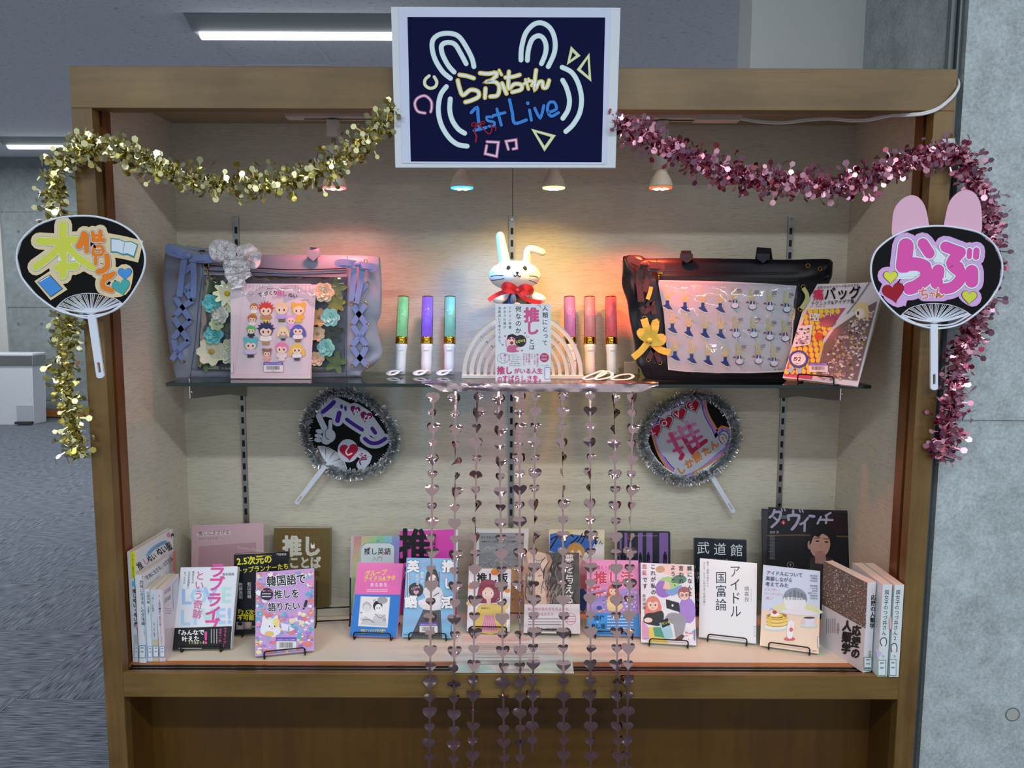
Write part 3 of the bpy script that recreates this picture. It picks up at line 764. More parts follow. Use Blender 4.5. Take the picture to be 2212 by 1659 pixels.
# らぶちゃん in round yellow neon
ra = [([(925, 512), (975, 520), (1022, 535)], 18), ([(913, 550), (925, 600), (948, 650), (1000, 615), (1050, 625), (1055, 660), (1010, 685), (965, 698)], 18)]
bu = [([(1065, 500), (1120, 505), (1180, 500), (1150, 545), (1110, 560), (1165, 560), (1195, 590), (1185, 650), (1135, 660)], 18), ([(1102, 605), (1098, 668)], 18), ([(1215, 570), (1245, 640)], 18),
      ([(1160, 492), (1180, 525)], 10), ([(1195, 480), (1212, 512)], 10)]
chi = [([(1238, 530), (1290, 525), (1335, 512)], 17), ([(1262, 490), (1258, 550), (1262, 605), (1300, 575), (1345, 580), (1345, 612), (1285, 630)], 17)]
ya = [([(1362, 575), (1400, 555), (1425, 560), (1415, 585)], 11), ([(1375, 545), (1395, 610)], 11), ([(1395, 540), (1402, 555)], 9)]
nn = [([(1447, 480), (1440, 540), (1440, 610), (1465, 565), (1490, 560), (1495, 598), (1520, 595), (1536, 550)], 17)]
P.bubble(ra + bu + chi + ya + nn, [(14, '#d9c243'), (0, '#e6eeee')])
BL = '#3f86d8'
for s_, w_ in (([(1005, 770), (1045, 735), (1052, 800), (1062, 880)], 22), ([(1025, 892), (1105, 872)], 22), ([(1150, 800), (1112, 800), (1118, 825), (1160, 835), (1158, 862), (1125, 862)], 18),
               ([(1180, 745), (1195, 800), (1210, 855)], 20), ([(1155, 790), (1235, 770)], 20), ([(1266, 682), (1285, 770), (1302, 842), (1380, 820)], 22),
               ([(1402, 752), (1415, 822)], 20), ([(1390, 705), (1391, 707)], 24), ([(1438, 740), (1475, 805), (1500, 722)], 20),
               ([(1530, 770), (1585, 745), (1570, 700), (1535, 705), (1525, 755), (1550, 795), (1600, 770)], 20)): P.stroke(s_, w_, BL, 4)
RD = '#8e2332'
for s_, w_ in (([(1050, 845), (1015, 840), (1010, 862), (1050, 848), (1090, 828), (1092, 846), (1052, 848)], 8), ([(1045, 855), (1025, 890), (1040, 930), (1035, 970)], 12), ([(1060, 855), (1090, 885), (1125, 915), (1145, 890), (1140, 850)], 9), ([(1150, 870), (1172, 870), (1170, 892)], 9)): P.stroke(s_, w_, RD, 4)
P.build('printed_artwork', t, PRINT_MATTE)

# ================================================================== BOOKS
LEG = {}
def frame_of(src, bl, br, zb, tl=None, tr=None, tilt=None):
    P0 = at_z(*px(src, *bl), zb); P1 = at_z(*px(src, *br), zb); ew = (P1 - P0).normalized(); Wd = (P1 - P0).length
    nh = ew.cross(V((0, 0, 1)))
    best = None
    for th in ([tilt] if tilt is not None else [x * .5 for x in range(16, 61)]):
        eh = (V((0, 0, 1)) * math.cos(R(th)) - nh * math.sin(R(th))).normalized(); n = ew.cross(eh)
        e = 0; Hs = []
        for p_, u0 in ((tl, 0), (tr, Wd)):
            if p_ is None: continue
            q = at_pl(*px(src, *p_), P0, n) - P0; Hs.append(q.dot(eh)); e += abs(q.dot(ew) - u0)
        if best is None or e < best[0]: best = (e, th, eh, n, sum(Hs) / len(Hs))
    return P0, ew, best[2], best[3], Wd, best[4], best[1]

def book_body(t, P0, ew, eh, et, W_, H, T, spine, cov, pages=None, back=None):
    cm = mat('cover_' + cov.strip('#'), cov, 0.38, coat=0.3)
    c = .0007; m_ = MB()
    m_.obox(P0, ew, eh, et, 0, W_, 0, H, 0, c); m_.obox(P0, ew, eh, et, 0, W_, 0, H, T - c, T)
    if spine == 'L': m_.obox(P0, ew, eh, et, 0, c, 0, H, c, T - c)
    else: m_.obox(P0, ew, eh, et, W_ - c, W_, 0, H, c, T - c)
    m_.build('cover', cm, t)
    a, b = (c, W_ - .0015) if spine == 'L' else (.0015, W_ - c)
    MB().obox(P0, ew, eh, et, a, b, .001, H - .001, c, T - c).build('page_block', pages or PAGES, t)

def book(label, src, bl, br, tl, tr=None, T=.015, spine='R', cov='#dddddd', draw=None, lift=.006, tilt=None, stand=None, base=None, H=None, group=None, cat='book', name='book', spdraw=None, W_=None):
    zb = (ZF if base is None else base) + lift
    P0, ew, eh, n, Wd, Hh, th = frame_of(src, bl, br, zb, tl, tr, tilt)
    need = T * math.sin(R(th)) + .0006
    if need > lift:
        zb += need - lift; lift = need
        P0, ew, eh, n, Wd, Hh, th = frame_of(src, bl, br, zb, tl, tr, th)
    if H: Hh = H
    if W_: Wd = W_
    et = -n
    # the lower back edge of a tilted book lies below its front edge: lift so that it clears the base
    t = thing(name, label, cat, P0 + ew * Wd / 2, group)
    book_body(t, P0, ew, eh, et, Wd, Hh, T, spine, cov)
    P = Print(P0, n, src, .0002)
    if draw: draw(P); P.build('cover_print', t)
    if spdraw:
        Q = Print(P0 + ew * Wd, ew, src, .0002); spdraw(Q); Q.build('spine_print', t)
    BK[label] = (P0, ew, eh, n, Wd, Hh, T, zb, th)
    if stand: wire_stand(stand, P0, ew, n, Wd, Hh, T, zb - lift, th)
    return t
BK = {}

def wire_stand(label, P0, ew, n, Wd, Hh, T, z0, th, w_=.092, lip=.020, x0=None, back=.10):
    nh = V((n.x, n.y, 0)).normalized(); r = .0017
    P0 = V((P0.x, P0.y, z0 + r)); up = V((0, 0, 1)); mid = Wd / 2 if x0 is None else x0
    a, b = P0 + ew * (mid - w_ / 2), P0 + ew * (mid + w_ / 2)
    ns = math.sin(R(th)); nc = math.cos(R(th))
    f = .0065; T2 = T / nc + .007
    lean = (up * nc - nh * ns)
    def side(q, far): return [q + nh * f + up * lip, q + nh * f, q - nh * T2]
    L, Rr = side(a, 0), side(b, 0)
    t = thing('book_stand', label, 'book stand', (a + b) / 2 - up * r, 'black wire book stands')
    m_ = MB(); m_.tube(fillet([L[2], L[1], L[0], Rr[0], Rr[1], Rr[2]], .007), r, 8); m_.build('front_lip', BLACKW, t, smooth=True)
    hb = min(back, Hh * .7)
    pts = [L[2], L[2] + lean * hb, Rr[2] + lean * hb, Rr[2]]
    m_ = MB(); m_.tube(fillet(pts, .007), r, 8); m_.build('back_support', BLACKW, t, smooth=True)
    m_ = MB(); m_.tube([L[2] - nh * .0, L[2] - nh * (hb * .75)], r, 8); m_.build('foot', BLACKW, t, smooth=True)
    m_ = MB(); m_.tube([Rr[2], Rr[2] - nh * (hb * .75)], r, 8); m_.build('foot', BLACKW, t, smooth=True)
    return t

def upright(label, src, sbl, sbr, stl, far, side, Wd, T=None, cov='#d8dde3', draw=None, spdraw=None, H=None, group=None, lift=0.0, push=0.0):
    """a book standing on its foot with its spine to the viewer; side 'L': its right face shows, 'R': its left face shows"""
    zb = ZF + lift
    A, B = at_z(*px(src, *sbl), zb), at_z(*px(src, *sbr), zb)
    q = at_y(*px(src, *stl), A.y); Hh = H or (q.z - zb)
    fz = at_z(*px(src, *far), zb + Hh)
    up = V((0, 0, 1))
    if side == 'L':
        ew = V((fz.x - B.x, fz.y - B.y, 0)).normalized(); O = B
    else:
        ew = V((A.x - fz.x, A.y - fz.y, 0)).normalized(); O = A - ew * Wd
    T = T or (B - A).length
    n = ew.cross(up); et = -n
    t = thing('book', label, 'book', O + ew * (0 if side == 'L' else Wd), group)
    book_body(t, O, ew, up, et, Wd, Hh, T, 'L' if side == 'L' else 'R', cov)
    if draw: P = Print(O, n, src, .0002); draw(P); P.build('cover_print', t)
    if spdraw:
        p_ = O if side == 'L' else O + ew * Wd
        Q = Print(p_ - ew * .0 if side == 'L' else p_, ew, src, .0002); spdraw(Q); Q.build('spine_print', t)
    return t

# ---- drawing help for illustrated people on covers (plain, generic figures)
def head(P, x, y, r, hair, skin='#f0cdb8', long=False, glasses=False, eye='#4a3a3a'):
    if long: P.poly([(x - r * 1.1, y - r * .3), (x + r * 1.1, y - r * .3), (x + r * 1.3, y + r * 2.2), (x + r * .5, y + r * 2.4), (x - r * .5, y + r * 2.4), (x - r * 1.3, y + r * 2.2)], hair, 3)
    P.ell(x, y - r * .1, r * 1.12, r * 1.15, hair); P.ell(x, y + r * .12, r * .85, r * .92, skin)
    P.poly([(x - r, y - r * .3), (x - r * .6, y - r), (x + r * .6, y - r), (x + r, y - r * .3), (x + r * .3, y - r * .35), (x, y - r * .15), (x - r * .3, y - r * .35)], hair)
    for e in (-.38, .38): P.ell(x + r * e, y + r * .2, r * .11, r * .16, eye)
    P.stroke([(x - r * .15, y + r * .65), (x + r * .15, y + r * .65)], r * .08, '#b06060', 0)
    if glasses:
        for e in (-.38, .38): P.stroke([(x + r * e + r * .28 * math.cos(a), y + r * .2 + r * .28 * math.sin(a)) for a in [k * 1.047 for k in range(6)]], r * .07, '#5d4b4b', 0, True)

# ------------------------------------------------------------------ front and back rows
def d(P):
    P.poly([(577, 560), (1120, 545), (1068, 1112), (520, 1130)], '#e4e8ee')
    for s_, x, y, z in (('L', 580, 905, 200), ('O', 665, 900, 205), ('V', 800, 890, 205), ('E', 960, 890, 205), ('L', 570, 1105, 200), ('I', 690, 1100, 205), ('V', 770, 1095, 205), ('E', 905, 1090, 205), ('!', 1015, 1088, 205)):
        P.text(s_, x, y, z, rnd.choice(('#b4d6ee', '#a9c6f0', '#bfe3e0')), 0.03)
    for c, x, y, z in (('ラ', 915, 640, 150), ('ブ', 905, 770, 150), ('ラ', 885, 920, 150), ('イ', 875, 1050, 150), ('ブ', 860, 1170, 150)):
        P.text(c, x - 75, y, z, '#e0569f', 0.035, sx=1.05, shear=.12)
    P.poly([(518, 1135), (1066, 1118), (1052, 1335), (492, 1345)], '#17161a')
    P.text('！', 780, 1285, 150, '#e0569f', 0.03)
    P.text('という奇跡', 765, 590, 92, '#dd6f9f', 0.012, vert=True, ang=4)
    P.text('烏丸朔馬', 975, 632, 29, '#3a3a3a')
    for i, l in enumerate(('彼女たちは', 'なぜ社会現象に', 'なったのか')): P.text(l, 700 - 40 * i, 590 + 3 * i, 24, '#4a4a4a', vert=True, ang=4)
    P.text('「みんなで', 525, 1205, 56, '#f2f2f0', 0.03, ang=-2); P.text('叶えた', 590, 1262, 56, '#f2f2f0', 0.03, ang=-2)
    for i in range(10): P.rect(660 + i * 15, 1258 + (i % 3) * 4, 665 + i * 15, 1292, rnd.choice(('#e6c23a', '#58c0e0', '#e06090', '#f0f0e8')))
    P.text('ラブライブ！', 1005, 1130, 32, '#e0569f', 0.015, vert=True, ang=3); P.text('奇跡の一冊！', 960, 1140, 26, '#e0569f', 0.01, vert=True, ang=3)
    P.lines(920, 1145, 140, 3, 26, 8, '#cccccc', vert=True, dash=14); P.lines(560, 1325, 220, 1, 9, 7, '#d8d8d8')
book('white paperback with large pink lettering over holographic letters and a black band', Z1, (495, 1342), (1055, 1335), (580, 557), (1120, 547), T=.017, cov='#d9dde2', draw=d,
     stand='black wire stand holding the white book with pink diagonal lettering')
def d(P):
    P.poly([(1085, 442), (1608, 402), (1600, 1170), (1090, 1200)], '#14161f')
    P.text('2.5次元の', 1115, 530, 86, '#e6e034', 0.03, ang=-4, sx=.92); P.text('トップランナーたち', 1112, 610, 62, '#e6e034', 0.02, ang=-5, sx=.9)
    P.text('門倉紫麻', 1492, 440, 24, '#dcdcdc'); P.text('THE RUNNERS OF 2.5D', 1290, 448, 15, '#c0a050', 0.01)
    P.text('和田俊輔', 1232, 695, 40, '#e4e4e4', vert=True); P.text('佐藤流司', 1150, 700, 40, '#e4e4e4', vert=True)
    P.text('「2.5次元', 1095, 1005, 56, '#e6e034', 0.03); P.text('不可能', 1118, 1055, 54, '#e6e034', 0.03)
    for x in (1145, 1222): P.rect(x - 38, 1075, x + 34, 1150, '#8a8d90'); P.ell(x, 1110, 20, 25, '#c8a590'); P.ell(x, 1095, 24, 18, '#221c1c' if x < 1200 else '#c9b48a')
    P.text('佐藤', 1258, 1130, 22, '#dddddd')
book('black paperback with yellow heading 2.5, half hidden behind the colourful cat cover', Z1, (1088, 1205), (1608, 1178), (1085, 442), (1608, 402), T=.016, spine='L', cov='#1a1c24', draw=d,
     stand='black wire stand under the black paperback with yellow heading')
def d(P):
    P.poly([(1296, 605), (1853, 563), (1850, 1350), (1287, 1408)], '#c99fd6')
    inside = lambda x, y: y > 608 - (x - 1296) * .075 + 14 and y < 1405 - (x - 1290) * .1 - 14 and not (1380 < x < 1790 and 640 < y < 990) and not (1490 < x < 1685 and 1210 < y < 1350)
    P.confetti(1290, 590, 1850, 1400, 520, ('#e87f78', '#7fbfd6', '#f3e29b', '#b07fd0', '#f2e6ee', '#8d79c9', '#e79ab5', '#5fb0cc', '#f0f0f0', '#e8896a'), 9, 34, inside)
    P.poly([(1340, 1180), (1350, 1100), (1368, 1012), (1400, 1050), (1450, 1050), (1500, 1010), (1510, 1090), (1530, 1180), (1440, 1215)], '#eceaf2', 3); P.ell(1490, 1085, 34, 45, '#f0dc8a')
    for x in (1425, 1475): P.ell(x, 1120, 6, 8, '#4a3a55')
    P.ell(1450, 1140, 7, 5, '#e07a8a'); P.ell(1425, 1190, 45, 26, '#e9c27a')
    P.poly([(1530, 1085), (1610, 1105), (1600, 1165), (1550, 1160)], '#e8e4f4'); P.ell(1640, 1060, 30, 34, '#f0d8b8'); P.poly([(1600, 1060), (1640, 1015), (1685, 1060), (1660, 1040), (1620, 1045)], '#c77fd0')
    P.ell(1450, 700, 0.1, 0.1, '#ffffff')
    for l, x, y, z, a in (('韓国語で', 1400, 735, 108, -5), ('推しを', 1470, 850, 92, -3), ('語りたい', 1412, 970, 88, -3)):
        P.text(l, x, y, z, '#f2f0f4', 0.075, ang=a, sx=.88); P.text(l, x, y, z, '#1c1c22', 0.022, ang=a, sx=.88)
    P.stroke([(1778, 880), (1765, 925)], 26, '#26262a', 0); P.ell(1752, 950, 9, 9, '#26262a')
    P.ell(1400, 812, 60, 60, '#2a2530'); P.text('“推し”から', 1352, 790, 20, '#e8a0b0', 0.01); P.lines(1356, 805, 84, 2, 26, 9, '#eeeeee')
    P.text('Joo', 1712, 1095, 56, '#f6f6f8', 0.03)
    P.libtag(1488, 1225, 1682, 1350)
book('paperback with a busy pastel cartoon pattern around a white cat', Z1, (1287, 1408), (1852, 1352), (1296, 605), (1855, 562), T=.018, spine='L', cov='#c5a5cf', draw=d,
     stand='black wire stand holding the busy pastel cat book')
def d(P):
    P.poly([(683, 170), (1358, 125), (1365, 1000), (672, 1010)], '#cba8ae'); P.poly([(733, 222), (1055, 205), (1055, 240), (733, 258)], '#dcc6c8')
    P.text('推しにささげる', 745, 250, 43, '#3f2f34', 0.005, ang=-3); P.text('スイーツレシピ', 748, 295, 27, '#4a3a40', ang=-3)
    P.poly([(748, 355), (1298, 315), (1302, 900), (745, 900)], '#b98f98'); P.text('Sweets Recipe', 1115, 375, 42, '#dcbcc2', ang=8); P.text('レシピ', 955, 280, 15, '#6a5a60')
book('large dusty-pink cookbook leaning on the back wall with a plain darker square', Z1, (672, 1010), (1362, 985), (683, 170), (1358, 125), T=.012, spine='L', cov='#cdabb1', draw=d, tilt=10)
def d(P):
    P.poly([(1468, 183), (2000, 180), (1993, 928), (1470, 925)], '#6b5a33')
    P.text('推し', 1550, 430, 205, '#d9d5c6', 0.045, sx=.9); P.text('ことば', 1610, 555, 120, '#d9d5c6', 0.045, sx=.85); P.text('辞典', 1780, 640, 62, '#2c2414')
    P.lines(1575, 265, 330, 16, 19, 2, '#8f8a78', dash=16)
    P.poly([(1822, 372), (1818, 340), (1822, 318), (1830, 340), (1842, 342), (1852, 322), (1856, 345), (1858, 372)], '#f4f4f2'); P.heart(1838, 380, 11, '#d45a8a')
    P.text('円山広報部の「好き」を凝縮！', 1600, 230, 22, '#b4502c', ang=-2)
    P.rect(1620, 880, 1680, 884, '#6b5a33')
def sd(Q):
    Q.text('推しことば', 2012, 330, 26, '#efe9d8', 0.03, vert=True, sx=.5)
book('olive-brown hardback with large off-white two-character heading, beside an empty wire stand', Z1, (1470, 925), (1996, 930), (1468, 183), (2000, 178), T=.022, spine='R', cov='#74633c', draw=d, tilt=7, lift=.001)
# empty stand beside it
p0, p1 = at_z(*px(Z1, 1872, 1100), ZF + .002), at_z(*px(Z1, 2195, 1085), ZF + .002)
ew = (p1 - p0).normalized(); nh = ew.cross(V((0, 0, 1)))
t = thing('book_stand', 'black wire stand with tall open uprights, empty, between olive book and pink-blue paperback', 'book stand', (p0 + p1) / 2, 'black wire book stands')
up = V((0, 0, 1)); Hs = .1
MB().tube(fillet([p0 + up * .105 - nh * .035, p0 - nh * .0, p0 + nh * .02], .01), .0019, 8).build('upright', BLACKW, t, smooth=True)
MB().tube(fillet([p1 + up * .108 - nh * .035, p1, p1 + nh * .02], .01), .0019, 8).build('upright', BLACKW, t, smooth=True)
MB().tube([p0 + up * .008, p1 + up * .008], .0019, 8).build('crossbar', BLACKW, t, smooth=True)
MB().tube([p0 + up * .038 - nh * .012, p1 + up * .038 - nh * .012], .0019, 8).build('crossbar', BLACKW, t, smooth=True)

def d(P):
    # iridescent cover: bands of changing hue
    cols = ('#d69a8e', '#d9b08c', '#cfc98a', '#b6cf8e', '#9fc0b0', '#c39aa8', '#c78aa0')
    n = 28; ys = [258 + i * (1000 - 258) / n for i in range(n + 1)]
    def cc(t, u):
        import colorsys
        r_, g_, b_ = colorsys.hsv_to_rgb((0.0 + .75 * u + .45 * t) % 1, .30, .78); return '#%02x%02x%02x' % (int(r_ * 255), int(g_ * 255), int(b_ * 255))
    for i in range(n):
        for j in range(6):
            xa = 198 - (ys[i] - 258) * .045 + j * 73; P.put([(xa, ys[i]), (xa + 73, ys[i]), (xa + 73 - 1.4, ys[i + 1]), (xa - 1.4, ys[i + 1])], [(0, 1, 2, 3)], cc(i / n, j / 6))
    P.up()
    P.poly([(255, 380), (275, 345), (310, 325), (545, 325), (580, 345), (585, 380), (580, 560), (250, 560)], '#d3dedb'); P.stroke([(255, 560), (262, 390), (280, 348), (315, 322), (540, 322), (582, 352), (588, 395), (582, 560)], 4, '#5a5f70', 0)
    P.stroke([(415, 300), (428, 292), (441, 300), (428, 315)], 3, '#5a5f70', 0, True)
    P.text('推し英語', 292, 428, 68, '#1c1c20', 0.012, sx=.95); P.text('入門', 370, 490, 50, '#9aa0a8', 0.0); P.heart(345, 372, 10, '#c03040'); P.heart(497, 422, 11, '#c03040')
book('paperback with iridescent rainbow cover and pale title plate, behind the pink and blue book', Z2, (150, 1000), (610, 1002), (200, 257), (645, 262), T=.014, spine='L', cov='#c7b3b8', draw=d, tilt=12, lift=.001)
def d(P):
    P.poly([(245, 510), (668, 518), (640, 816), (205, 812)], '#e66bb2'); P.poly([(205, 814), (640, 817), (600, 1225), (155, 1210)], '#2a7bd0')
    for i in range(12):
        for j in range(10): P.put([(225 + i * 36 - j * 3 + k[0], 535 + j * 28 + k[1]) for k in ((0, 3), (3, 0), (6, 3), (3, 6))], [(0, 1, 2, 3)], '#ee86c2')
    P.up()
    P.bubble([([(300 + a, 600 + b) for a, b in q], 8) for q in ()], [(0, '#fff')])
    P.text('グループ', 300, 640, 62, '#f0dc3c', 0.02, sx=.85, shear=.15, ang=-4); P.text('アイドル&ヲタ', 288, 690, 54, '#f0dc3c', 0.02, sx=.85, shear=.1, ang=-3)
    P.text('あるある', 350, 738, 42, '#f6e8f2', 0.01); P.lines(320, 765, 200, 2, 16, 8, '#f3d3e6')
    P.poly([(262, 832), (545, 840), (520, 1132), (236, 1118)], '#d9dadd'); P.poly([(270, 838), (537, 846), (513, 1126), (244, 1112)], '#e9e9ea')
    P.ell(320, 930, 42, 48, '#b9babd'); P.ell(320, 945, 34, 36, '#dddddd'); P.ell(425, 925, 45, 50, '#1d1d20'); P.ell(432, 945, 34, 38, '#efefef'); P.ell(470, 870, 50, 35, '#a3a4a8')
    for x in (418, 445): P.ell(x, 945, 4, 7, '#222222')
    P.poly([(260, 1100), (300, 1020), (370, 1060), (400, 1000), (500, 1010), (512, 1120)], '#c9cacd'); P.stroke([(280, 1060), (340, 1055), (390, 1085)], 5, '#222226'); P.stroke([(400, 1000), (450, 1040), (495, 1010)], 4, '#444448')
    for c, x, y in (('ガ', 375, 890), ('シ', 255, 1060), ('ャ', 250, 1000), ('ガ', 470, 1070)): P.text(c, x, y, 36, '#2a2a2e')
    P.text('現役アイドルが自ら語る', 262, 1165, 22, '#e8e04a', 0.02); P.text('禁断のあるある大全集！', 265, 1188, 21, '#e8e04a', 0.02)
book('paperback with pink upper cover, blue band and a black-and-white comic panel', Z2, (155, 1212), (600, 1226), (245, 508), (672, 518), T=.016, spine='L', cov='#e27ab8', draw=d,
     stand='black wire stand holding the pink and blue comic panel book')
def d(P):
    P.poly([(635, 208), (1170, 192), (1180, 1005), (645, 1000)], '#e248ae')
    P.text('推', 622, 480, 340, '#121014', 0.035, sx=.92); P.text('し', 622, 820, 330, '#121014', 0.06)
    P.text('若林淳雄', 960, 270, 42, '#1a1218', 0.02, vert=True); P.lines(990, 280, 150, 1, 10, 3, '#7a2a60', vert=True)
book('hot pink book with one giant black character, behind the light blue schoolgirl book', Z2, (645, 1000), (1180, 1004), (635, 206), (1170, 190), T=.014, spine='L', cov='#e7e2e2', draw=d, tilt=12, lift=.001)
def d(P):
    P.poly([(700, 466), (1186, 472), (1148, 1232), (660, 1224)], '#86bfe6')
    for x, y, w_, h_ in ((850, 490, 150, 90), (1010, 620, 70, 60), (800, 960, 60, 60), (690, 1020, 90, 100), (1050, 1040, 90, 50), (690, 600, 60, 60)):
        P.stroke([(x, y), (x + w_ * .9, y + h_ * .2), (x + w_, y + h_), (x + w_ * .1, y + h_ * .8)], 4, '#d5a9cf', 0, True)
    P.poly([(895, 600), (945, 565), (990, 590), (1012, 700), (1010, 770), (960, 800), (880, 770), (880, 680)], '#2a292d', 3)
    P.poly([(860, 960), (1025, 962), (1040, 1232), (738, 1226)], '#4a4d52'); 
    for i in range(9): P.stroke([(875 + i * 17, 965), (765 + i * 33, 1225)], 2.5, '#6d7278', 0)
    for i in range(5): P.stroke([(850 - i * 22, 1000 + i * 50), (1027 + i * 3, 1002 + i * 50)], 2, '#6d7278', 0)
    P.poly([(868, 760), (910, 735), (990, 735), (1040, 780), (1050, 860), (1025, 960), (868, 958), (815, 905), (820, 870), (880, 850), (860, 800)], '#e8e6ea', 2)
    P.poly([(930, 740), (975, 740), (950, 800)], '#f2ddd2'); P.ell(948, 665, 38, 48, '#f2ddd2'); P.poly([(900, 660), (905, 600), (950, 585), (995, 610), (998, 660), (960, 620), (925, 640)], '#2a292d')
    for x in (935, 975): P.ell(x, 665, 6, 9, '#2a3038')
    P.stroke([(815, 905), (870, 925), (930, 920)], 12, '#f0dccf'); P.stroke([(960, 830), (1010, 800)], 8, '#55353a'); P.stroke([(1010, 600), (1012, 700)], 6, '#2a292d')
    P.ell(790, 770, 72, 68, '#121216'); P.text('LOVE', 750, 772, 30, '#e8a6cc', 0.03, ang=-15); P.heart(792, 795, 26, '#e8a6cc')
    for c, x, y, z in (('英', 705, 590, 118), ('語', 682, 930, 122), ('推', 1040, 590, 118), ('し', 1050, 750, 110), ('活', 1028, 935, 120)):
        P.text(c, x, y, z, '#2a4a66', 0.085); P.text(c, x, y, z, '#f2f4f6', 0.055)
    P.text('世界が', 850, 600, 36, '#f4f4f6', 0.02, vert=True); P.text('広がる', 805, 620, 36, '#f4f4f6', 0.02, vert=True)
    P.rect(704, 600, 722, 850, '#f0f0f2'); P.lines(706, 606, 236, 1, 10, 12, '#33343a', vert=True)
    P.libtag(822, 1082, 998, 1190); P.text('Gakken', 672, 1202, 20, '#233'); P.lines(1125, 1105, 90, 1, 8, 7, '#334', vert=True)
book('light blue paperback with a long-haired schoolgirl and bubble characters', Z2, (658, 1224), (1148, 1235), (700, 464), (1187, 471), T=.016, spine='L', cov='#8fc3e3', draw=d,
     stand='black wire stand holding the light blue schoolgirl book')
def d(P):
    P.poly([(1345, 195), (1870, 185), (1828, 985), (1340, 980)], '#d8d8cf'); P.poly([(1395, 225), (1825, 225), (1812, 560), (1390, 560)], '#93989a')
    for i in range(26):
        x, y = rnd.uniform(1420, 1780), rnd.uniform(330, 540); P.stroke([(x - 30, y), (x, y + rnd.uniform(-30, 30)), (x + 28, y + rnd.uniform(-30, 30))], rnd.uniform(5, 16), rnd.choice(('#8b9092', '#a3a8aa', '#b4b8b8', '#7f8486')))
    P.text('ライブエンターテイメントへの回帰', 1408, 278, 27, '#2c2f31', 0.005, sx=.95); P.text('映像から二・五次元　ミュージカル理論', 1420, 315, 18, '#34383a'); P.text('中川編', 1765, 330, 17, '#34383a')
    P.poly([(1345, 562), (1820, 558), (1818, 985), (1342, 980)], '#d6b98c'); P.poly([(1690, 562), (1697, 562), (1690, 980), (1684, 980)], '#c05a30')
    P.text('アル社会ゆ', 1695, 665, 26, '#a2793a'); P.text('はなぜラ', 1700, 712, 26, '#a2793a'); P.text('新し', 1700, 820, 26, '#a2793a'); P.text('面ド', 1700, 868, 26, '#a2793a')
book('off-white book with grey crumpled-cloth photo and tan lower band, behind the strands', Z2, (1342, 985), (1822, 988), (1345, 192), (1872, 182), T=.016, spine='L', cov='#d5d4c6', draw=d, tilt=12, lift=.001)
def d(P):
    P.poly([(1295, 568), (1700, 574), (1682, 1170), (1276, 1165)], '#e4e2e6')
    for x, y, r_ in ((1545, 600, 40), (1300, 900, 30), (1665, 780, 26), (1330, 1000, 28), (1640, 930, 36), (1320, 740, 30)): P.ell(x, y, r_, r_ * .8, rnd.choice(('#e3b04a', '#e08a3a', '#e8c98a')))
    P.text('推し飯', 1370, 700, 105, '#241f20', 0.035, sx=.95); P.text('研究', 1385, 745, 48, '#2a2526', 0.02); P.text('会', 1600, 735, 44, '#2a2526', 0.02)
    P.poly([(1345, 1170), (1370, 960), (1420, 910), (1580, 905), (1640, 960), (1650, 1172)], '#dfc46a', 2); P.poly([(1445, 1010), (1530, 1010), (1570, 1170), (1400, 1168)], '#e7a6bc')
    for i in range(7): P.stroke([(1455 + i * 12, 1015), (1418 + i * 24, 1165)], 4, '#c26a88', 0)
    P.poly([(1400, 720), (1440, 675), (1530, 680), (1585, 740), (1590, 850), (1560, 890), (1380, 895), (1370, 850)], '#8f4558', 3)
    P.ell(1478, 805, 56, 60, '#f0d3c4'); P.poly([(1415, 800), (1420, 730), (1480, 715), (1540, 735), (1545, 790), (1500, 740), (1460, 745)], '#8f4558')
    for x in (1455, 1512): P.ell(x, 803, 11, 13, '#f6f6f6'); P.ell(x, 803, 5, 8, '#5b4350')
    P.ell(1485, 870, 22, 45, '#f0d3c4'); P.rect(1655, 1060, 1672, 1130, '#eef2f8'); P.text('新咲ラン', 1415, 955, 22, '#333')
book('pale paperback with a maroon-haired girl in a yellow cardigan, behind the heart strands', Z2, (1275, 1166), (1686, 1172), (1295, 566), (1702, 572), T=.013, spine='L', cov='#e2e0e0', draw=d,
     stand='black wire stand under the book with the yellow cardigan girl')
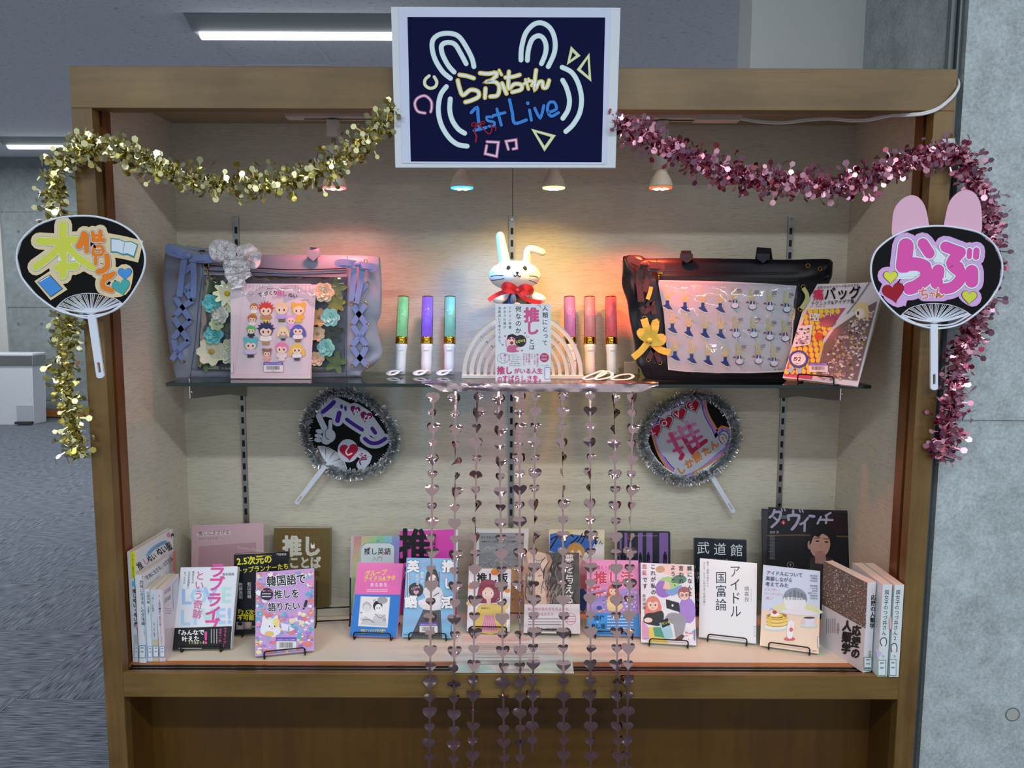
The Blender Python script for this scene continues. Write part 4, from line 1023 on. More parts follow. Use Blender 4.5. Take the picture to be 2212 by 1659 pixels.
def d(P):
    P.poly([(66, 410), (578, 418), (582, 906), (56, 906)], '#55504e')
    P.poly([(66, 410), (210, 410), (300, 440), (330, 560), (290, 700), (300, 905), (58, 905)], '#b58f78', 2)
    P.poly([(75, 412), (210, 412), (262, 440), (275, 520), (240, 570), (232, 620), (255, 690), (250, 760), (150, 700), (110, 560)], '#e3c3ac', 2)
    P.poly([(150, 700), (250, 740), (270, 905), (170, 905)], '#d9b8a2', 1)
    P.stroke([(160, 480), (195, 495), (230, 478)], 5, '#5b4038'); P.ell(205, 635, 22, 10, '#c58a80', -15)
    for i in range(46):
        x = rnd.uniform(250, 560); y = rnd.uniform(420, 800); P.stroke([(x, y), (x - rnd.uniform(10, 60), y + 70), (x - rnd.uniform(-30, 80), min(900, y + 150))], rnd.uniform(3, 11), rnd.choice(('#3a3230', '#6e5c50', '#8a7c76', '#4a4a50', '#97857a', '#2d2b2d')))
    for i in range(16):
        x = rnd.uniform(70, 160); y = rnd.uniform(600, 760); P.stroke([(x, y), (x - 8, y + 70), (x + 10, y + 130)], rnd.uniform(3, 9), rnd.choice(('#6e5c50', '#8a7c76', '#4a4a50')))
    P.text('夢を与える', 485, 430, 96, '#f0eeea', 0.008, vert=True, sx=.92); P.text('綿', 85, 680, 46, '#eeeeee'); P.text('りさ', 100, 780, 40, '#eeeeee')
    P.poly([(56, 908), (584, 908), (590, 1192), (48, 1182)], '#dcd4d6')
    P.text('私は他の女の子たちよりも', 88, 968, 34, '#c44676', 0.01, sx=.96); P.text('早く老けるだろう', 90, 1016, 34, '#c44676', 0.01, sx=.9)
    P.lines(90, 1045, 320, 3, 27, 9, '#6a5f66'); P.text('芥川賞受賞第一作', 205, 1162, 32, '#3a3338', 0.01, sx=.85)
    P.stroke([(497 + 52 * math.cos(a), 1050 + 55 * math.sin(a)) for a in [k * .524 for k in range(12)]], 4, '#c44676', 0, True); P.text('王様のブランチ', 446, 1056, 14, '#c44676', 0.02); P.lines(455, 1020, 85, 2, 50, 9, '#c44676')
book('paperback with a close-up photo of a woman in loose dark hair and white lower band', Z3, (48, 1184), (592, 1192), (64, 408), (580, 416), T=.018, spine='L', cov='#57504e', draw=d,
     stand='black wire stand under the book with the close-up hair photo')
def d(P):
    P.poly([(292, 198), (822, 200), (818, 975), (300, 972)], '#e2d9b8')
    P.poly([(300, 240), (420, 210), (520, 240), (700, 260), (810, 400), (812, 500), (640, 470), (380, 420), (296, 400)], '#3a6fc0'); P.poly([(440, 215), (520, 205), (500, 245), (440, 240)], '#e6d84a')
    P.poly([(590, 440), (700, 380), (760, 270), (815, 330), (810, 480), (650, 520)], '#e9e7e2'); P.stroke([(650, 500), (700, 400), (770, 290)], 5, '#3a6fc0')
    P.poly([(590, 520), (640, 500), (700, 700), (640, 760), (590, 740)], '#d59aa8', 2); P.poly([(588, 760), (650, 800), (640, 960), (590, 960)], '#3a6fc0', 2)
    P.ell(545, 410, 84, 92, '#c99a52'); P.ell(548, 440, 58, 62, '#f0d9c0'); P.poly([(475, 420), (490, 350), (560, 330), (625, 370), (628, 430), (580, 385), (540, 430), (520, 385)], '#c99a52', 2)
    P.ell(560, 450, 8, 16, '#3a6fc0'); P.ell(595, 450, 7, 14, '#3a6fc0')
    for s_, w_ in (([(310, 290), (360, 262), (450, 268)], 13), ([(395, 235), (350, 300), (305, 375)], 13), ([(450, 268), (440, 310), (425, 300)], 13), ([(500, 245), (525, 262)], 13), ([(500, 325), (545, 290), (570, 262)], 13),
                   ([(610, 232), (585, 285), (560, 310)], 11), ([(600, 262), (650, 255)], 11), ([(638, 256), (620, 290), (600, 325)], 11), ([(650, 225), (660, 240)], 8), ([(668, 218), (678, 232)], 8),
                   ([(680, 262), (750, 245)], 12), ([(680, 292), (760, 272)], 12), ([(715, 215), (730, 270), (740, 330)], 12)): P.stroke(s_, w_, '#17161a', 3)
    P.text('さん', 718, 330, 46, '#1a1a20', 0.012, ang=2)
book('cream comic with sketchy black title and a blond face on blue shapes', Z3, (300, 985), (818, 988), (291, 197), (824, 198), T=.012, spine='L', cov='#e0d8ba', draw=d, tilt=12, lift=.001)
def d(P):
    P.poly([(652, 480), (1143, 489), (1150, 995), (656, 992)], '#e48fc0'); P.poly([(655, 760), (1147, 760), (1150, 998), (656, 992)], '#a48fd0'); P.poly([(656, 992), (1150, 996), (1165, 1216), (656, 1202)], '#3b93dc')
    P.text('清く・楽しく・美しい', 742, 572, 42, '#b8304a', 0.01, sx=.9)
    P.text('推し活', 722, 702, 128, '#f4e3ec', 0.06, sx=.98); P.text('推し活', 722, 702, 128, '#cf3a5c', 0.035, sx=.98)
    P.poly([(662, 755), (778, 732), (782, 768), (668, 795)], '#d34556'); P.text('楽しから', 690, 783, 26, '#f6eeee', 0.02, ang=-8); P.poly([(690, 806), (832, 775), (836, 815), (695, 850)], '#d34556'); P.text('愛される術', 700, 842, 28, '#f6eeee', 0.02, ang=-9)
    P.confetti(800, 780, 1140, 980, 60, ('#e9e2f4', '#c6a9dc', '#f2d48a', '#7f6fc0', '#e7a9bf'), 5, 16)
    head(P, 905, 775, 44, '#c4604e', long=True); P.poly([(855, 840), (930, 830), (1000, 930), (940, 975), (850, 960)], '#e9cf9a', 2); P.ell(775, 960, 24, 26, '#e8b48a'); P.ell(772, 945, 26, 22, '#3c4f96')
    P.text('法律', 722, 1058, 50, '#16233c', 0.025); P.text('×', 742, 1095, 44, '#e7eef6'); P.text('推し活', 688, 1138, 50, '#16233c', 0.025, sx=.95); P.lines(850, 1018, 250, 6, 29, 11, '#d5e6f4', dash=14); P.lines(735, 1166, 75, 1, 10, 8, '#16233c')
book('pink paperback with bold red title and blue lower band, right of the hair photo book', Z3, (656, 1203), (1166, 1218), (652, 479), (1144, 488), T=.014, spine='L', cov='#e39ac4', draw=d,
     stand='black wire stand holding the pink book with the blue lower band')
def d(P):
    P.poly([(955, 208), (1450, 218), (1455, 985), (955, 980)], '#17202a')
    for x0, x1 in ((965, 985), (1012, 1040), (1062, 1080), (1142, 1185), (1222, 1280), (1345, 1430)): P.poly([(x0, 225), (x1, 225), (x1 + 2, 980), (x0 - 2, 980)], '#7d5b9e')
    for x, s_ in ((985, .8), (1020, .8), (1065, .9), (1165, 1.0), (1240, 1.05), (1400, 1.2)):
        y = 450; P.ell(x, y - 28 * s_, 8 * s_, 10 * s_, '#0c0d12'); P.poly([(x - 14 * s_, y - 18 * s_), (x + 14 * s_, y - 18 * s_), (x + 16 * s_, y + 20 * s_), (x + 12 * s_, y + 60 * s_), (x + 3, y + 60 * s_), (x, y + 25), (x - 4, y + 60 * s_), (x - 14 * s_, y + 60 * s_), (x - 15 * s_, y + 20)], '#0c0d12')
    P.text('会社から暴く、世界はなぜ逃げ込んだのか', 1085, 258, 13, '#b9b9c6')
book('dark hardback with purple stripes and small walking silhouettes', Z3, (955, 985), (1455, 990), (955, 206), (1452, 217), T=.016, spine='L', cov='#1b2027', draw=d, tilt=12, lift=.001)
def d(P):
    P.poly([(1167, 512), (1668, 533), (1697, 1298), (1172, 1270)], '#e6e4e7')
    P.poly([(1340, 540), (1480, 520), (1640, 560), (1660, 600), (1500, 640), (1360, 600)], '#edc9c0', 2); P.ell(1355, 575, 44, 34, '#c69a72')
    P.poly([(1340, 680), (1430, 640), (1520, 680), (1540, 740), (1440, 770), (1360, 740)], '#a6cf86', 2); P.ell(1540, 670, 68, 42, '#58826a')
    P.ell(1385, 740, 68, 58, '#e8c3b0'); P.poly([(1310, 745), (1340, 690), (1400, 690), (1380, 760), (1450, 770), (1440, 830), (1370, 845), (1320, 810)], '#9a6fc0', 2); P.poly([(1400, 780), (1480, 760), (1560, 720), (1540, 790), (1460, 830)], '#7fa4d8', 2)
    P.poly([(1530, 960), (1560, 860), (1620, 840), (1680, 900), (1690, 1020), (1640, 1090), (1560, 1060)], '#a584cf', 2); head(P, 1585, 810, 56, '#a15f62', glasses=True)
    P.poly([(1500, 990), (1580, 1020), (1600, 1080), (1560, 1230), (1500, 1225), (1480, 1100), (1400, 1060), (1430, 1000)], '#9a9aa2', 2)
    P.poly([(1408, 860), (1535, 895), (1545, 985), (1415, 945)], '#26262b'); P.ell(1472, 920, 10, 12, '#e8e8ea')
    head(P, 1285, 905, 60, '#dd8676', long=True); P.poly([(1195, 1080), (1215, 1000), (1290, 990), (1370, 970), (1390, 1030), (1360, 1110), (1290, 1110)], '#2d2d31', 2); P.ell(1240, 1060, 40, 24, '#f0d6c6')
    P.poly([(1180, 1060), (1240, 1130), (1250, 1240), (1182, 1240)], '#dd9cc0'); P.poly([(1240, 1130), (1330, 1120), (1400, 1240), (1440, 1282), (1262, 1272)], '#e3cf5a'); P.poly([(1285, 1130), (1385, 1125), (1395, 1230), (1300, 1215)], '#4f9c86')
    P.poly([(1345, 1090), (1440, 1060), (1480, 1220), (1400, 1240)], '#a2cdd8'); P.poly([(1360, 1065), (1425, 1040), (1450, 1105), (1375, 1135)], '#211f22'); P.text('ピンチ', 1375, 1105, 26, '#e8dc3a', 0.03, ang=-15)
    P.poly([(1490, 1245), (1560, 1195), (1590, 1210), (1560, 1250)], '#5d3830'); P.confetti(1590, 1140, 1690, 1270, 30, ('#6f8fd0', '#e07a86', '#dfe6ee'), 4, 12)
    for l, x, y in (('誰になんと', 1635, 540), ('言われ', 1553, 540), ('ようと、', 1475, 535), ('これが私の', 1285, 525), ('です', 1207, 650)): P.text(l, x, y, 50, '#1f1d22', 0.018, vert=True, gap=1.22, ang=-1)
    P.text('恋愛', 1203, 525, 48, '#d4545e', 0.018, vert=True, gap=1.25, ang=-1); P.text('劇団雌猫', 1200, 812, 32, '#33313a', vert=True, gap=1.2)
    P.rect(1678, 1150, 1688, 1255, '#6a84c0'); P.text('双葉社', 1195, 1245, 13, '#555')
book('white paperback illustrated with a laptop user and a laughing pink-haired girl', Z3, (1171, 1272), (1699, 1302), (1166, 511), (1670, 532), T=.015, cov='#dedcdc', draw=d,
     stand='black wire stand holding the book with the laptop user illustration')
def d(P):
    P.poly([(82, 374), (543, 404), (545, 1060), (82, 1050)], '#131a28')
    for c, x, y in (('武', 102, 508), ('道', 250, 520), ('館', 398, 530)): P.text(c, x, y, 116, '#dfe4e8', 0.0)
    for i in range(26): x, y = rnd.uniform(85, 130), rnd.uniform(620, 1030); P.stroke([(x, y), (x + rnd.uniform(-8, 8), y + 22)], 5, rnd.choice(('#d05a9a', '#5ac06a', '#c03a4a', '#5a8ad0', '#e8e8e8')), 0)
    P.text('朝井リョウ', 222, 585, 32, '#9aa0a8')
book('black hardback with three thin white characters, behind the plain white book', Z4, (84, 1062), (550, 1078), (80, 372), (545, 404), T=.018, spine='L', cov='#171d29', draw=d, tilt=12, lift=.001)
def d(P):
    P.poly([(131, 556), (620, 600), (626, 1308), (121, 1252)], '#e2e8ea')
    N = '#1c2138'
    P.text('アイドル', 440, 615, 118, N, 0.004, vert=True, sx=.86, ang=-1); P.text('国富論', 318, 672, 112, N, 0.006, vert=True, sx=.92, gap=1.08)
    P.text('境真良', 545, 805, 45, '#2a2f44', vert=True, gap=1.04)
    P.text('AKB・ももクロ時代までを読み解く', 170, 585, 25, '#3a4058', vert=True, sx=.85, gap=.92); P.text('聖子・明菜の時代から', 200, 582, 25, '#3a4058', vert=True, sx=.85, gap=.93); P.lines(583, 820, 120, 1, 5, 3, '#8a90a0', vert=True)
    P.rect(608, 1160, 624, 1250, '#5a74b0'); P.poly([(611, 1164), (622, 1165), (622, 1248), (611, 1246)], '#e2e8ea')
book('plain white paperback with thin navy angular lettering', Z4, (120, 1254), (628, 1312), (130, 555), (622, 600), T=.016, cov='#dfe5e6', draw=d,
     stand='black wire stand holding the plain white book with navy lettering')
def d(P):
    P.poly([(736, 102), (1472, 160), (1468, 1060), (695, 1040)], '#191a20')
    P.poly([(725, 350), (1000, 345), (1465, 360), (1465, 372), (1000, 357), (725, 363)], '#6a4a2a'); P.poly([(1240, 160), (1472, 170), (1470, 330), (1240, 330)], '#2a1620')
    P.poly([(1100, 640), (1110, 560), (1180, 540), (1300, 560), (1330, 660), (1330, 900), (1080, 900)], '#3a3436', 2)
    P.ell(1192, 430, 92, 125, '#b98f80', 6); P.poly([(1150, 500), (1240, 510), (1250, 610), (1150, 600)], '#a57c6e'); P.ell(1097, 440, 14, 38, '#b08676')
    P.poly([(1100, 420), (1115, 300), (1170, 245), (1260, 255), (1330, 320), (1335, 420), (1290, 470), (1275, 380), (1215, 340), (1180, 370), (1140, 360), (1110, 430)], '#141317', 3)
    for x, y in ((1170, 405), (1250, 412)): P.ell(x, y, 17, 7, '#2a1e1e'); P.stroke([(x - 26, y - 26), (x + 24, y - 28)], 6, '#241a1a')
    P.stroke([(1210, 420), (1206, 455), (1218, 460)], 3, '#a07868'); P.stroke([(1175, 497), (1200, 500), (1220, 497)], 7, '#a2655e')
    for s_, w_ in (([(790, 130), (775, 170), (748, 195)], 22), ([(785, 150), (845, 150), (825, 220), (765, 280)], 22), ([(785, 195), (820, 225)], 18), ([(850, 120), (858, 138)], 12), ([(875, 118), (885, 136)], 12),
                   ([(955, 135), (955, 165)], 22), ([(910, 180), (1005, 180), (985, 250), (945, 300)], 26), ([(910, 180), (915, 215)], 24), ([(1010, 130), (1018, 148)], 12), ([(1035, 130), (1043, 148)], 12),
                   ([(1085, 200), (1050, 240), (1018, 255)], 20), ([(1058, 230), (1055, 315)], 20), ([(1100, 182), (1140, 186)], 24), ([(1200, 190), (1170, 250)], 18),
                   ([(1285, 155), (1240, 180)], 18), ([(1185, 215), (1302, 218)], 20), ([(1250, 180), (1245, 245)], 20)): P.stroke(s_, w_, '#a79fb8', 3)
    P.poly([(868, 218), (893, 240), (868, 262), (845, 240)], '#b4303c'); P.text('2', 861, 250, 26, '#f0f0f0', 0.02); P.lines(838, 180, 60, 2, 16, 9, '#8a8a94')
    P.text('星野 源', 748, 335, 24, '#a8a8b0', 0.01); P.lines(748, 350, 45, 17, 13, 6, '#7f8088', dash=9); P.stroke([(930 + 28 * math.cos(a), 615 + 28 * math.sin(a)) for a in [k * .524 for k in range(12)]], 3, '#b0b0b4', 0, True); P.text('T', 921, 628, 30, '#c8c8cc', 0.01)
book('large black magazine with a dark-haired man portrait and grey lettering, leaning at right rear', Z4, (690, 1075), (1470, 1100), (735, 98), (1473, 158), T=.007, spine='R', cov='#202027', draw=d, tilt=11, lift=.001, cat='magazine', name='magazine')
def d(P):
    P.poly([(693, 614), (1194, 675), (1192, 1070), (678, 1010)], '#cdd8ea'); P.poly([(678, 1012), (1191, 1068), (1180, 1398), (663, 1328)], '#ead3b8')
    P.poly([(780, 1018), (860, 950), (1080, 950), (1190, 1010), (1190, 1050)], '#d8dcae', 2); P.ell(972, 915, 108, 98, '#8d96a2', 5); P.poly([(868, 930), (900, 900), (1040, 910), (1070, 960), (1030, 1030), (920, 1030)], '#e3e5e8', 2)
    for i in range(26): x = rnd.uniform(885, 1065); P.stroke([(x, 835 + abs(x - 972) * .5), (x + rnd.uniform(-12, 12), 925)], 2.5, '#5f6876', 0)
    P.poly([(870, 1015), (1060, 1010), (1180, 1050), (1100, 1068), (880, 1045)], '#e5dfe6', 2)
    P.ell(800, 1168, 112, 30, '#c9dcdf'); P.ell(800, 1160, 98, 22, '#e9e4d4')
    for i in range(3): P.ell(812, 1140 - i * 30, 92, 26, '#b9883a'); P.ell(812, 1133 - i * 30, 92, 25, '#ecd473')
    P.ell(812, 1066, 90, 24, '#a5733a'); P.ell(808, 1062, 55, 18, '#ecd24e'); P.stroke([(755, 1075), (752, 1150)], 20, '#e5c23c'); P.stroke([(870, 1075), (875, 1125)], 16, '#e5c23c')
    P.ell(795, 1055, 40, 16, '#f3f0ea'); P.ell(793, 1035, 19, 17, '#b9303c'); P.stroke([(790, 1020), (770, 1005), (745, 1008)], 3, '#7a3a3a')
    P.ell(1095, 1150, 78, 18, '#c9dcdf'); P.poly([(1048, 1080), (1150, 1088), (1135, 1145), (1100, 1155), (1062, 1142)], '#dcd9ea', 1); P.ell(1098, 1084, 50, 9, '#4a2f33'); P.stroke([(1050, 1095), (1030, 1100), (1035, 1125), (1060, 1130)], 5, '#dcd9ea')
    P.ell(924, 1270, 50, 17, '#d4585c'); P.poly([(905, 1260), (900, 1180), (915, 1120), (940, 1105), (965, 1130), (960, 1190), (945, 1262)], '#ede9ec', 2); P.ell(938, 1188, 17, 20, '#d95f5a'); P.ell(937, 1150, 14, 16, '#f3ddd2')
    for l, x, y, z in (('アイドルについて', 715, 700, 42), ('葛藤しながら', 712, 750, 41), ('考えてみた', 708, 800, 43)): P.text(l, x, y, z, '#3c4a5c', 0.01, ang=4, sx=.97)
    for l, x, y in (('ジェンダー／', 702, 838), ('パーソナリティ／', 698, 876), ('〈推し〉', 695, 914)): P.text(l, x, y, 24, '#d98a86', 0.004, ang=4)
    for i, l in enumerate(('香月孝史', '上岡磨奈', '中村香住', '', '筒井晴香', 'いなだ易', 'DJ泡沫', '金巻ともこ', '田島悠来', '松本友也')): P.text(l, 1172, 722 + i * 22, 17, '#6a7484', 0.01, ang=4, align='r') if l else None
    P.rect(1172, 1250, 1188, 1350, '#5a74b0'); P.rect(1175, 1254, 1186, 1346, '#ead3b8'); P.lines(1125, 1372, 40, 1, 9, 7, '#8a7a6a')
book('pale paperback with pancakes, coffee cup and a face-down figure drawn on it', Z4, (662, 1330), (1181, 1402), (692, 612), (1195, 673), T=.016, cov='#d8dcd8', draw=d,
     stand='black wire stand holding the pancake drawing book')

# ---- books standing in the corners
STK = '#4a68b0'
def sticker(P, x0, x1, y0, y1, col=STK, sl=.0):
    P.rect(x0, y0, x1, y1, col); e = (x1 - x0) * .06 + 1.5
    P.rect(x0 + e, y0 + e, x1 - e, y1 - e, '#dfe6ec'); P.lines(x0 + (x1 - x0) * .28, y0 + (y1 - y0) * .15, (x1 - x0) * .45, 2, (y1 - y0) * .3, (y1 - y0) * .1, '#55606e', dash=5)
def vt(P, s_, x, y, z, col, dx, b=0.0, sx=1.0, gap=1.0):
    """vertical lettering that follows a slightly leaning spine"""
    for i, c in enumerate(s_):
        P.text(c, x + dx * i * z * gap, y + i * z * gap, z, col, b, vert=True, sx=sx)
def s1(Q):
    Q.poly([(92, 408), (146, 404), (150, 660), (104, 662)], '#dfe03c'); vt(Q, 'はじめてでも絶対作れる！', 118, 430, 20, '#3a3a2a', .04, .01)
    Q.ell(130, 712, 18, 30, '#5fb4cf'); vt(Q, '推しぬい・ぬい服', 135, 760, 45, '#1f1c22', .055, .02, .85); Q.ell(158, 1115, 15, 20, '#c98ab0')
    Q.poly([(135, 1195), (165, 1195), (168, 1290), (140, 1290)], '#b9b9c8'); sticker(Q, 138, 172, 1300, 1420, '#8a94a8')
def d1(P):
    P.stroke([(262, 435), (300, 390), (350, 350), (405, 322), (435, 315)], 34, '#7fb0d8'); P.text('はじめてでも絶対作れる', 272, 425, 20, '#2a4870', ang=-36, sx=.9)
    P.text('推', 178, 580, 80, '#26222a', 0.02, ang=-32, sx=.7); P.text('し', 235, 535, 75, '#c86a8a', 0.02, ang=-32, sx=.7); P.text('ぬい', 272, 510, 75, '#26222a', 0.02, ang=-30, sx=.62); P.text('ぬい服', 362, 445, 85, '#26222a', 0.02, ang=-28, sx=.62)
    P.ell(460, 245, 16, 26, '#d88aa8'); P.ell(496, 255, 15, 26, '#2a2a30'); P.ell(496, 268, 10, 14, '#eed6c6'); P.poly([(500, 410), (524, 398), (530, 570), (505, 590)], '#d2705e')
W_ = 'books standing upright in the left corner'
upright('tallest upright book in the left corner, with a yellow spine top', Z1, (118, 1462), (172, 1462), (88, 408), (515, 172), 'L', .182, cov='#dcdfe4', draw=d1, spdraw=s1, group=W_)
def s2(Q):
    vt(Q, '「趣味に生きる」の文化論', 200, 640, 39, '#20242c', .045, .006, .95); vt(Q, 'シリアスレジャーから考える', 225, 1040, 13, '#30343c', .04); sticker(Q, 180, 242, 1300, 1420)
def d2(P):
    P.text('「趣味に生きる」の文化論', 238, 690, 46, '#2a2c34', 0.01, ang=-38, sx=.62); P.lines(245, 660, 0, 0, 1, 1, '#fff'); P.text('シリアスレジャーから考える', 262, 735, 20, '#5a5c64', ang=-38, sx=.6)
    P.poly([(500, 405), (524, 395), (530, 590), (505, 600)], '#d07c66')
upright('upright white book with large black spine title, second in left corner', Z1, (180, 1470), (246, 1468), (160, 628), (520, 400), 'L', .13, cov='#dbe0e6', draw=d2, spdraw=s2, group=W_)
def s3(Q): vt(Q, '応援消費', 264, 785, 30, '#2a2e38', .03); vt(Q, '水越康介', 268, 925, 20, '#2a2e38', .03); sticker(Q, 264, 306, 1310, 1415)
upright('slim pale blue upright paperback, third in left corner', Z1, (262, 1457), (311, 1455), (243, 765), (470, 602), 'L', .105, cov='#ccd9e6', spdraw=s3, group=W_)
def s4(Q):
    Q.poly([(292, 766), (346, 764), (358, 1240), (310, 1245)], '#c4cfdd'); vt(Q, '「推し」の科学', 310, 815, 24, '#2a2e38', .03); vt(Q, '久保（川合）南海子', 322, 1075, 17, '#2a2e38', .03); sticker(Q, 314, 366, 1305, 1412)
upright('slim upright paperback with beige spine foot, fourth in left corner', Z1, (312, 1457), (370, 1455), (291, 765), (515, 602), 'L', .105, cov='#c9bd9f', spdraw=s4, group=W_)
def s5(Q): vt(Q, '2.5次元舞台へようこそ', 372, 815, 25, '#223a78', .035, .01); vt(Q, 'ミュージカル『テニスの王子様』', 384, 1080, 8, '#444a58', .03); vt(Q, 'おーちようこ', 392, 1210, 13, '#30343c', .03); sticker(Q, 378, 427, 1308, 1412)
def d5(P):
    for y in (770, 850): P.poly([(420, y + 10), (478, y - 32), (478, y + 22), (424, y + 60)], '#e8e2e4'); [P.poly([(424 + i * 8, y + 8 - i * 6), (428 + i * 8, y + 5 - i * 6), (430 + i * 8, y + 45 - i * 6), (426 + i * 8, y + 48 - i * 6)], '#4a4448') for i in range(7)]
    P.lines(425, 945, 60, 3, 22, 5, '#8a8488'); P.poly([(500, 720), (560, 650), (540, 900), (505, 960)], '#c9cdd6')
upright('upright paperback showing a pale pink back cover with bar codes, in the left corner', Z1, (374, 1457), (432, 1455), (352, 768), (566, 602), 'L', .105, cov='#d9c9d0', draw=d5, spdraw=s5, group=W_)

def d6(P):
    import random as _r
    q = _r.Random(3)
    P.poly([(1228, 580), (1612, 775), (1597, 1180), (1205, 960)], '#6e5e52')
    for i in range(1100):
        u, v_ = q.random(), q.random(); xa = 1225 + u * 380; ya = 585 + u * 195 + v_ * (372 + u * 25) + 4; r_ = q.uniform(2.5, 5.5)
        P.put([(xa - r_, ya), (xa, ya - r_), (xa + r_, ya), (xa, ya + r_)], [(0, 1, 2, 3)], q.choice(('#d9b498', '#9a6a50', '#3a302c', '#cfcac2', '#8a7868', '#b05a4a', '#6a7a8a', '#ece6dc'))); P.z += .0000004
    P.up()
    P.bubble([([(1490 + a, 1140 + a * .3) for a in (0, 1)], .1)], [(0, '#222222')])
    K = '#191818'
    for s_, x, y in (('応援の', 1522, 1150), ('人類学', 1440, 1108)):
        for i, c in enumerate(s_): P.text(c, x - i * 4, y + i * 100, 98, K, 0.055, vert=True, sx=.82, ang=6)
    vt(P, '丹羽典生', 1355, 1130, 24, '#444', .0); P.lines(1325, 1090, 130, 5, 18, 6, '#8a8486', vert=True, dash=5)
def s6(Q): vt(Q, '応援の人類学', 1665, 880, 50, '#191a20', -.045, .03, .85); vt(Q, '丹羽典', 1632, 1375, 24, '#30343c', -.03); sticker(Q, 1578, 1652, 1430, 1548, '#5a8a70'); Q.lines(1586, 1520, 58, 1, 10, 18, '#33363c', dash=8)
Rg = 'books standing upright in the right corner'
upright('thick upright book with crowd photo cover and bold black characters, in the right corner', Z4, (1572, 1568), (1655, 1572), (1617, 772), (1228, 578), 'R', .150, T=.022, cov='#dcd8dc', draw=d6, spdraw=s6, group=Rg)
def s7(Q): vt(Q, '腐女子のつづ井さん', 1785, 835, 45, '#262a34', -.07, .004, .95); Q.stroke([(1738, 1330), (1725, 1290), (1745, 1262), (1775, 1265), (1782, 1300), (1772, 1330)], 8, '#55585f'); Q.ell(1755, 1300, 22, 30, '#e6e4e6'); Q.poly([(1690, 1350), (1740, 1400), (1700, 1440)], '#c9b4d8'); vt(Q, 'つ', 1750, 1410, 30, '#262a34', 0); sticker(Q, 1702, 1776, 1455, 1595, '#5a8a70')
upright('upright white comic with a small drawn girl on its spine, second from the case corner', Z4, (1702, 1602), (1776, 1606), (1752, 790), (1480, 592), 'R', .146, T=.021, cov='#d8dfe0', spdraw=s7, group=Rg)
def s8(Q): vt(Q, '腐女子のつづ井さん2', 1885, 835, 45, '#262a34', -.07, .004, .95); Q.stroke([(1825, 1385), (1822, 1330), (1850, 1308), (1872, 1330), (1872, 1385)], 8, '#55585f'); Q.ell(1848, 1350, 20, 28, '#e6e4e6'); vt(Q, 'つ', 1850, 1410, 30, '#262a34', 0); Q.ell(1818, 1130, 10, 60, '#dfb0b0'); sticker(Q, 1806, 1868, 1450, 1595, '#5a8a70')
upright('upright white comic numbered 2, outermost in the right corner', Z4, (1806, 1606), (1870, 1608), (1858, 792), (1578, 592), 'R', .146, T=.021, cov='#d8dfe0', spdraw=s8, group=Rg)

# flyers at the front of the floor
def flyer(label, pts, dz, draw=None):
    Q = [at_z(*px(Z2, *p), ZF + dz) for p in pts]
    o = thing('flyer', label, 'flyer', sum(Q, V()) / 4 - V((0, 0, .0006)), 'flyers on the case floor')
    MB().prism([p - V((0, 0, .0006)) for p in Q], V((0, 0, .0006))).build('sheet', mat('flyer_paper', '#d8dcd6', 0.5), o)
    if draw: P = Print(V((0, 0, ZF + dz)), V((0, 0, 1)), Z2, .0001); draw(P); P.build('print', o)
flyer('lower printed sheet poking out under the top flyer at the case front', [(1195, 1200), (2255, 1235), (2300, 1568), (1165, 1560)], .0012)
def dfl(P):
    P.poly([(1240, 1205), (1700, 1200), (1900, 1240), (1600, 1290), (1225, 1270)], '#dfc9c4'); P.poly([(1210, 1480), (1500, 1500), (1550, 1560), (1190, 1555)], '#b9dcd4'); P.poly([(1700, 1490), (2200, 1500), (2210, 1562), (1750, 1562)], '#cfe0d0')
    P.text('らぶちゃんファンクラブ', 1630, 1262, 22, '#7a6a60'); P.lines(1370, 1285, 780, 6, 19, 6, '#8a857c', dash=12); P.lines(1365, 1415, 600, 3, 32, 6, '#8a857c', dash=12)
flyer('top flyer with faint pastel watercolour print at the centre front of the case', [(1235, 1196), (2240, 1215), (2215, 1566), (1180, 1558)], .0022, dfl)

# ================================================================== THINGS ON THE GLASS SHELF
ZG = ZS_ + .0004
def pxy(src, pts, y): return [at_y(*px(src, a, b), y) for a, b in pts]

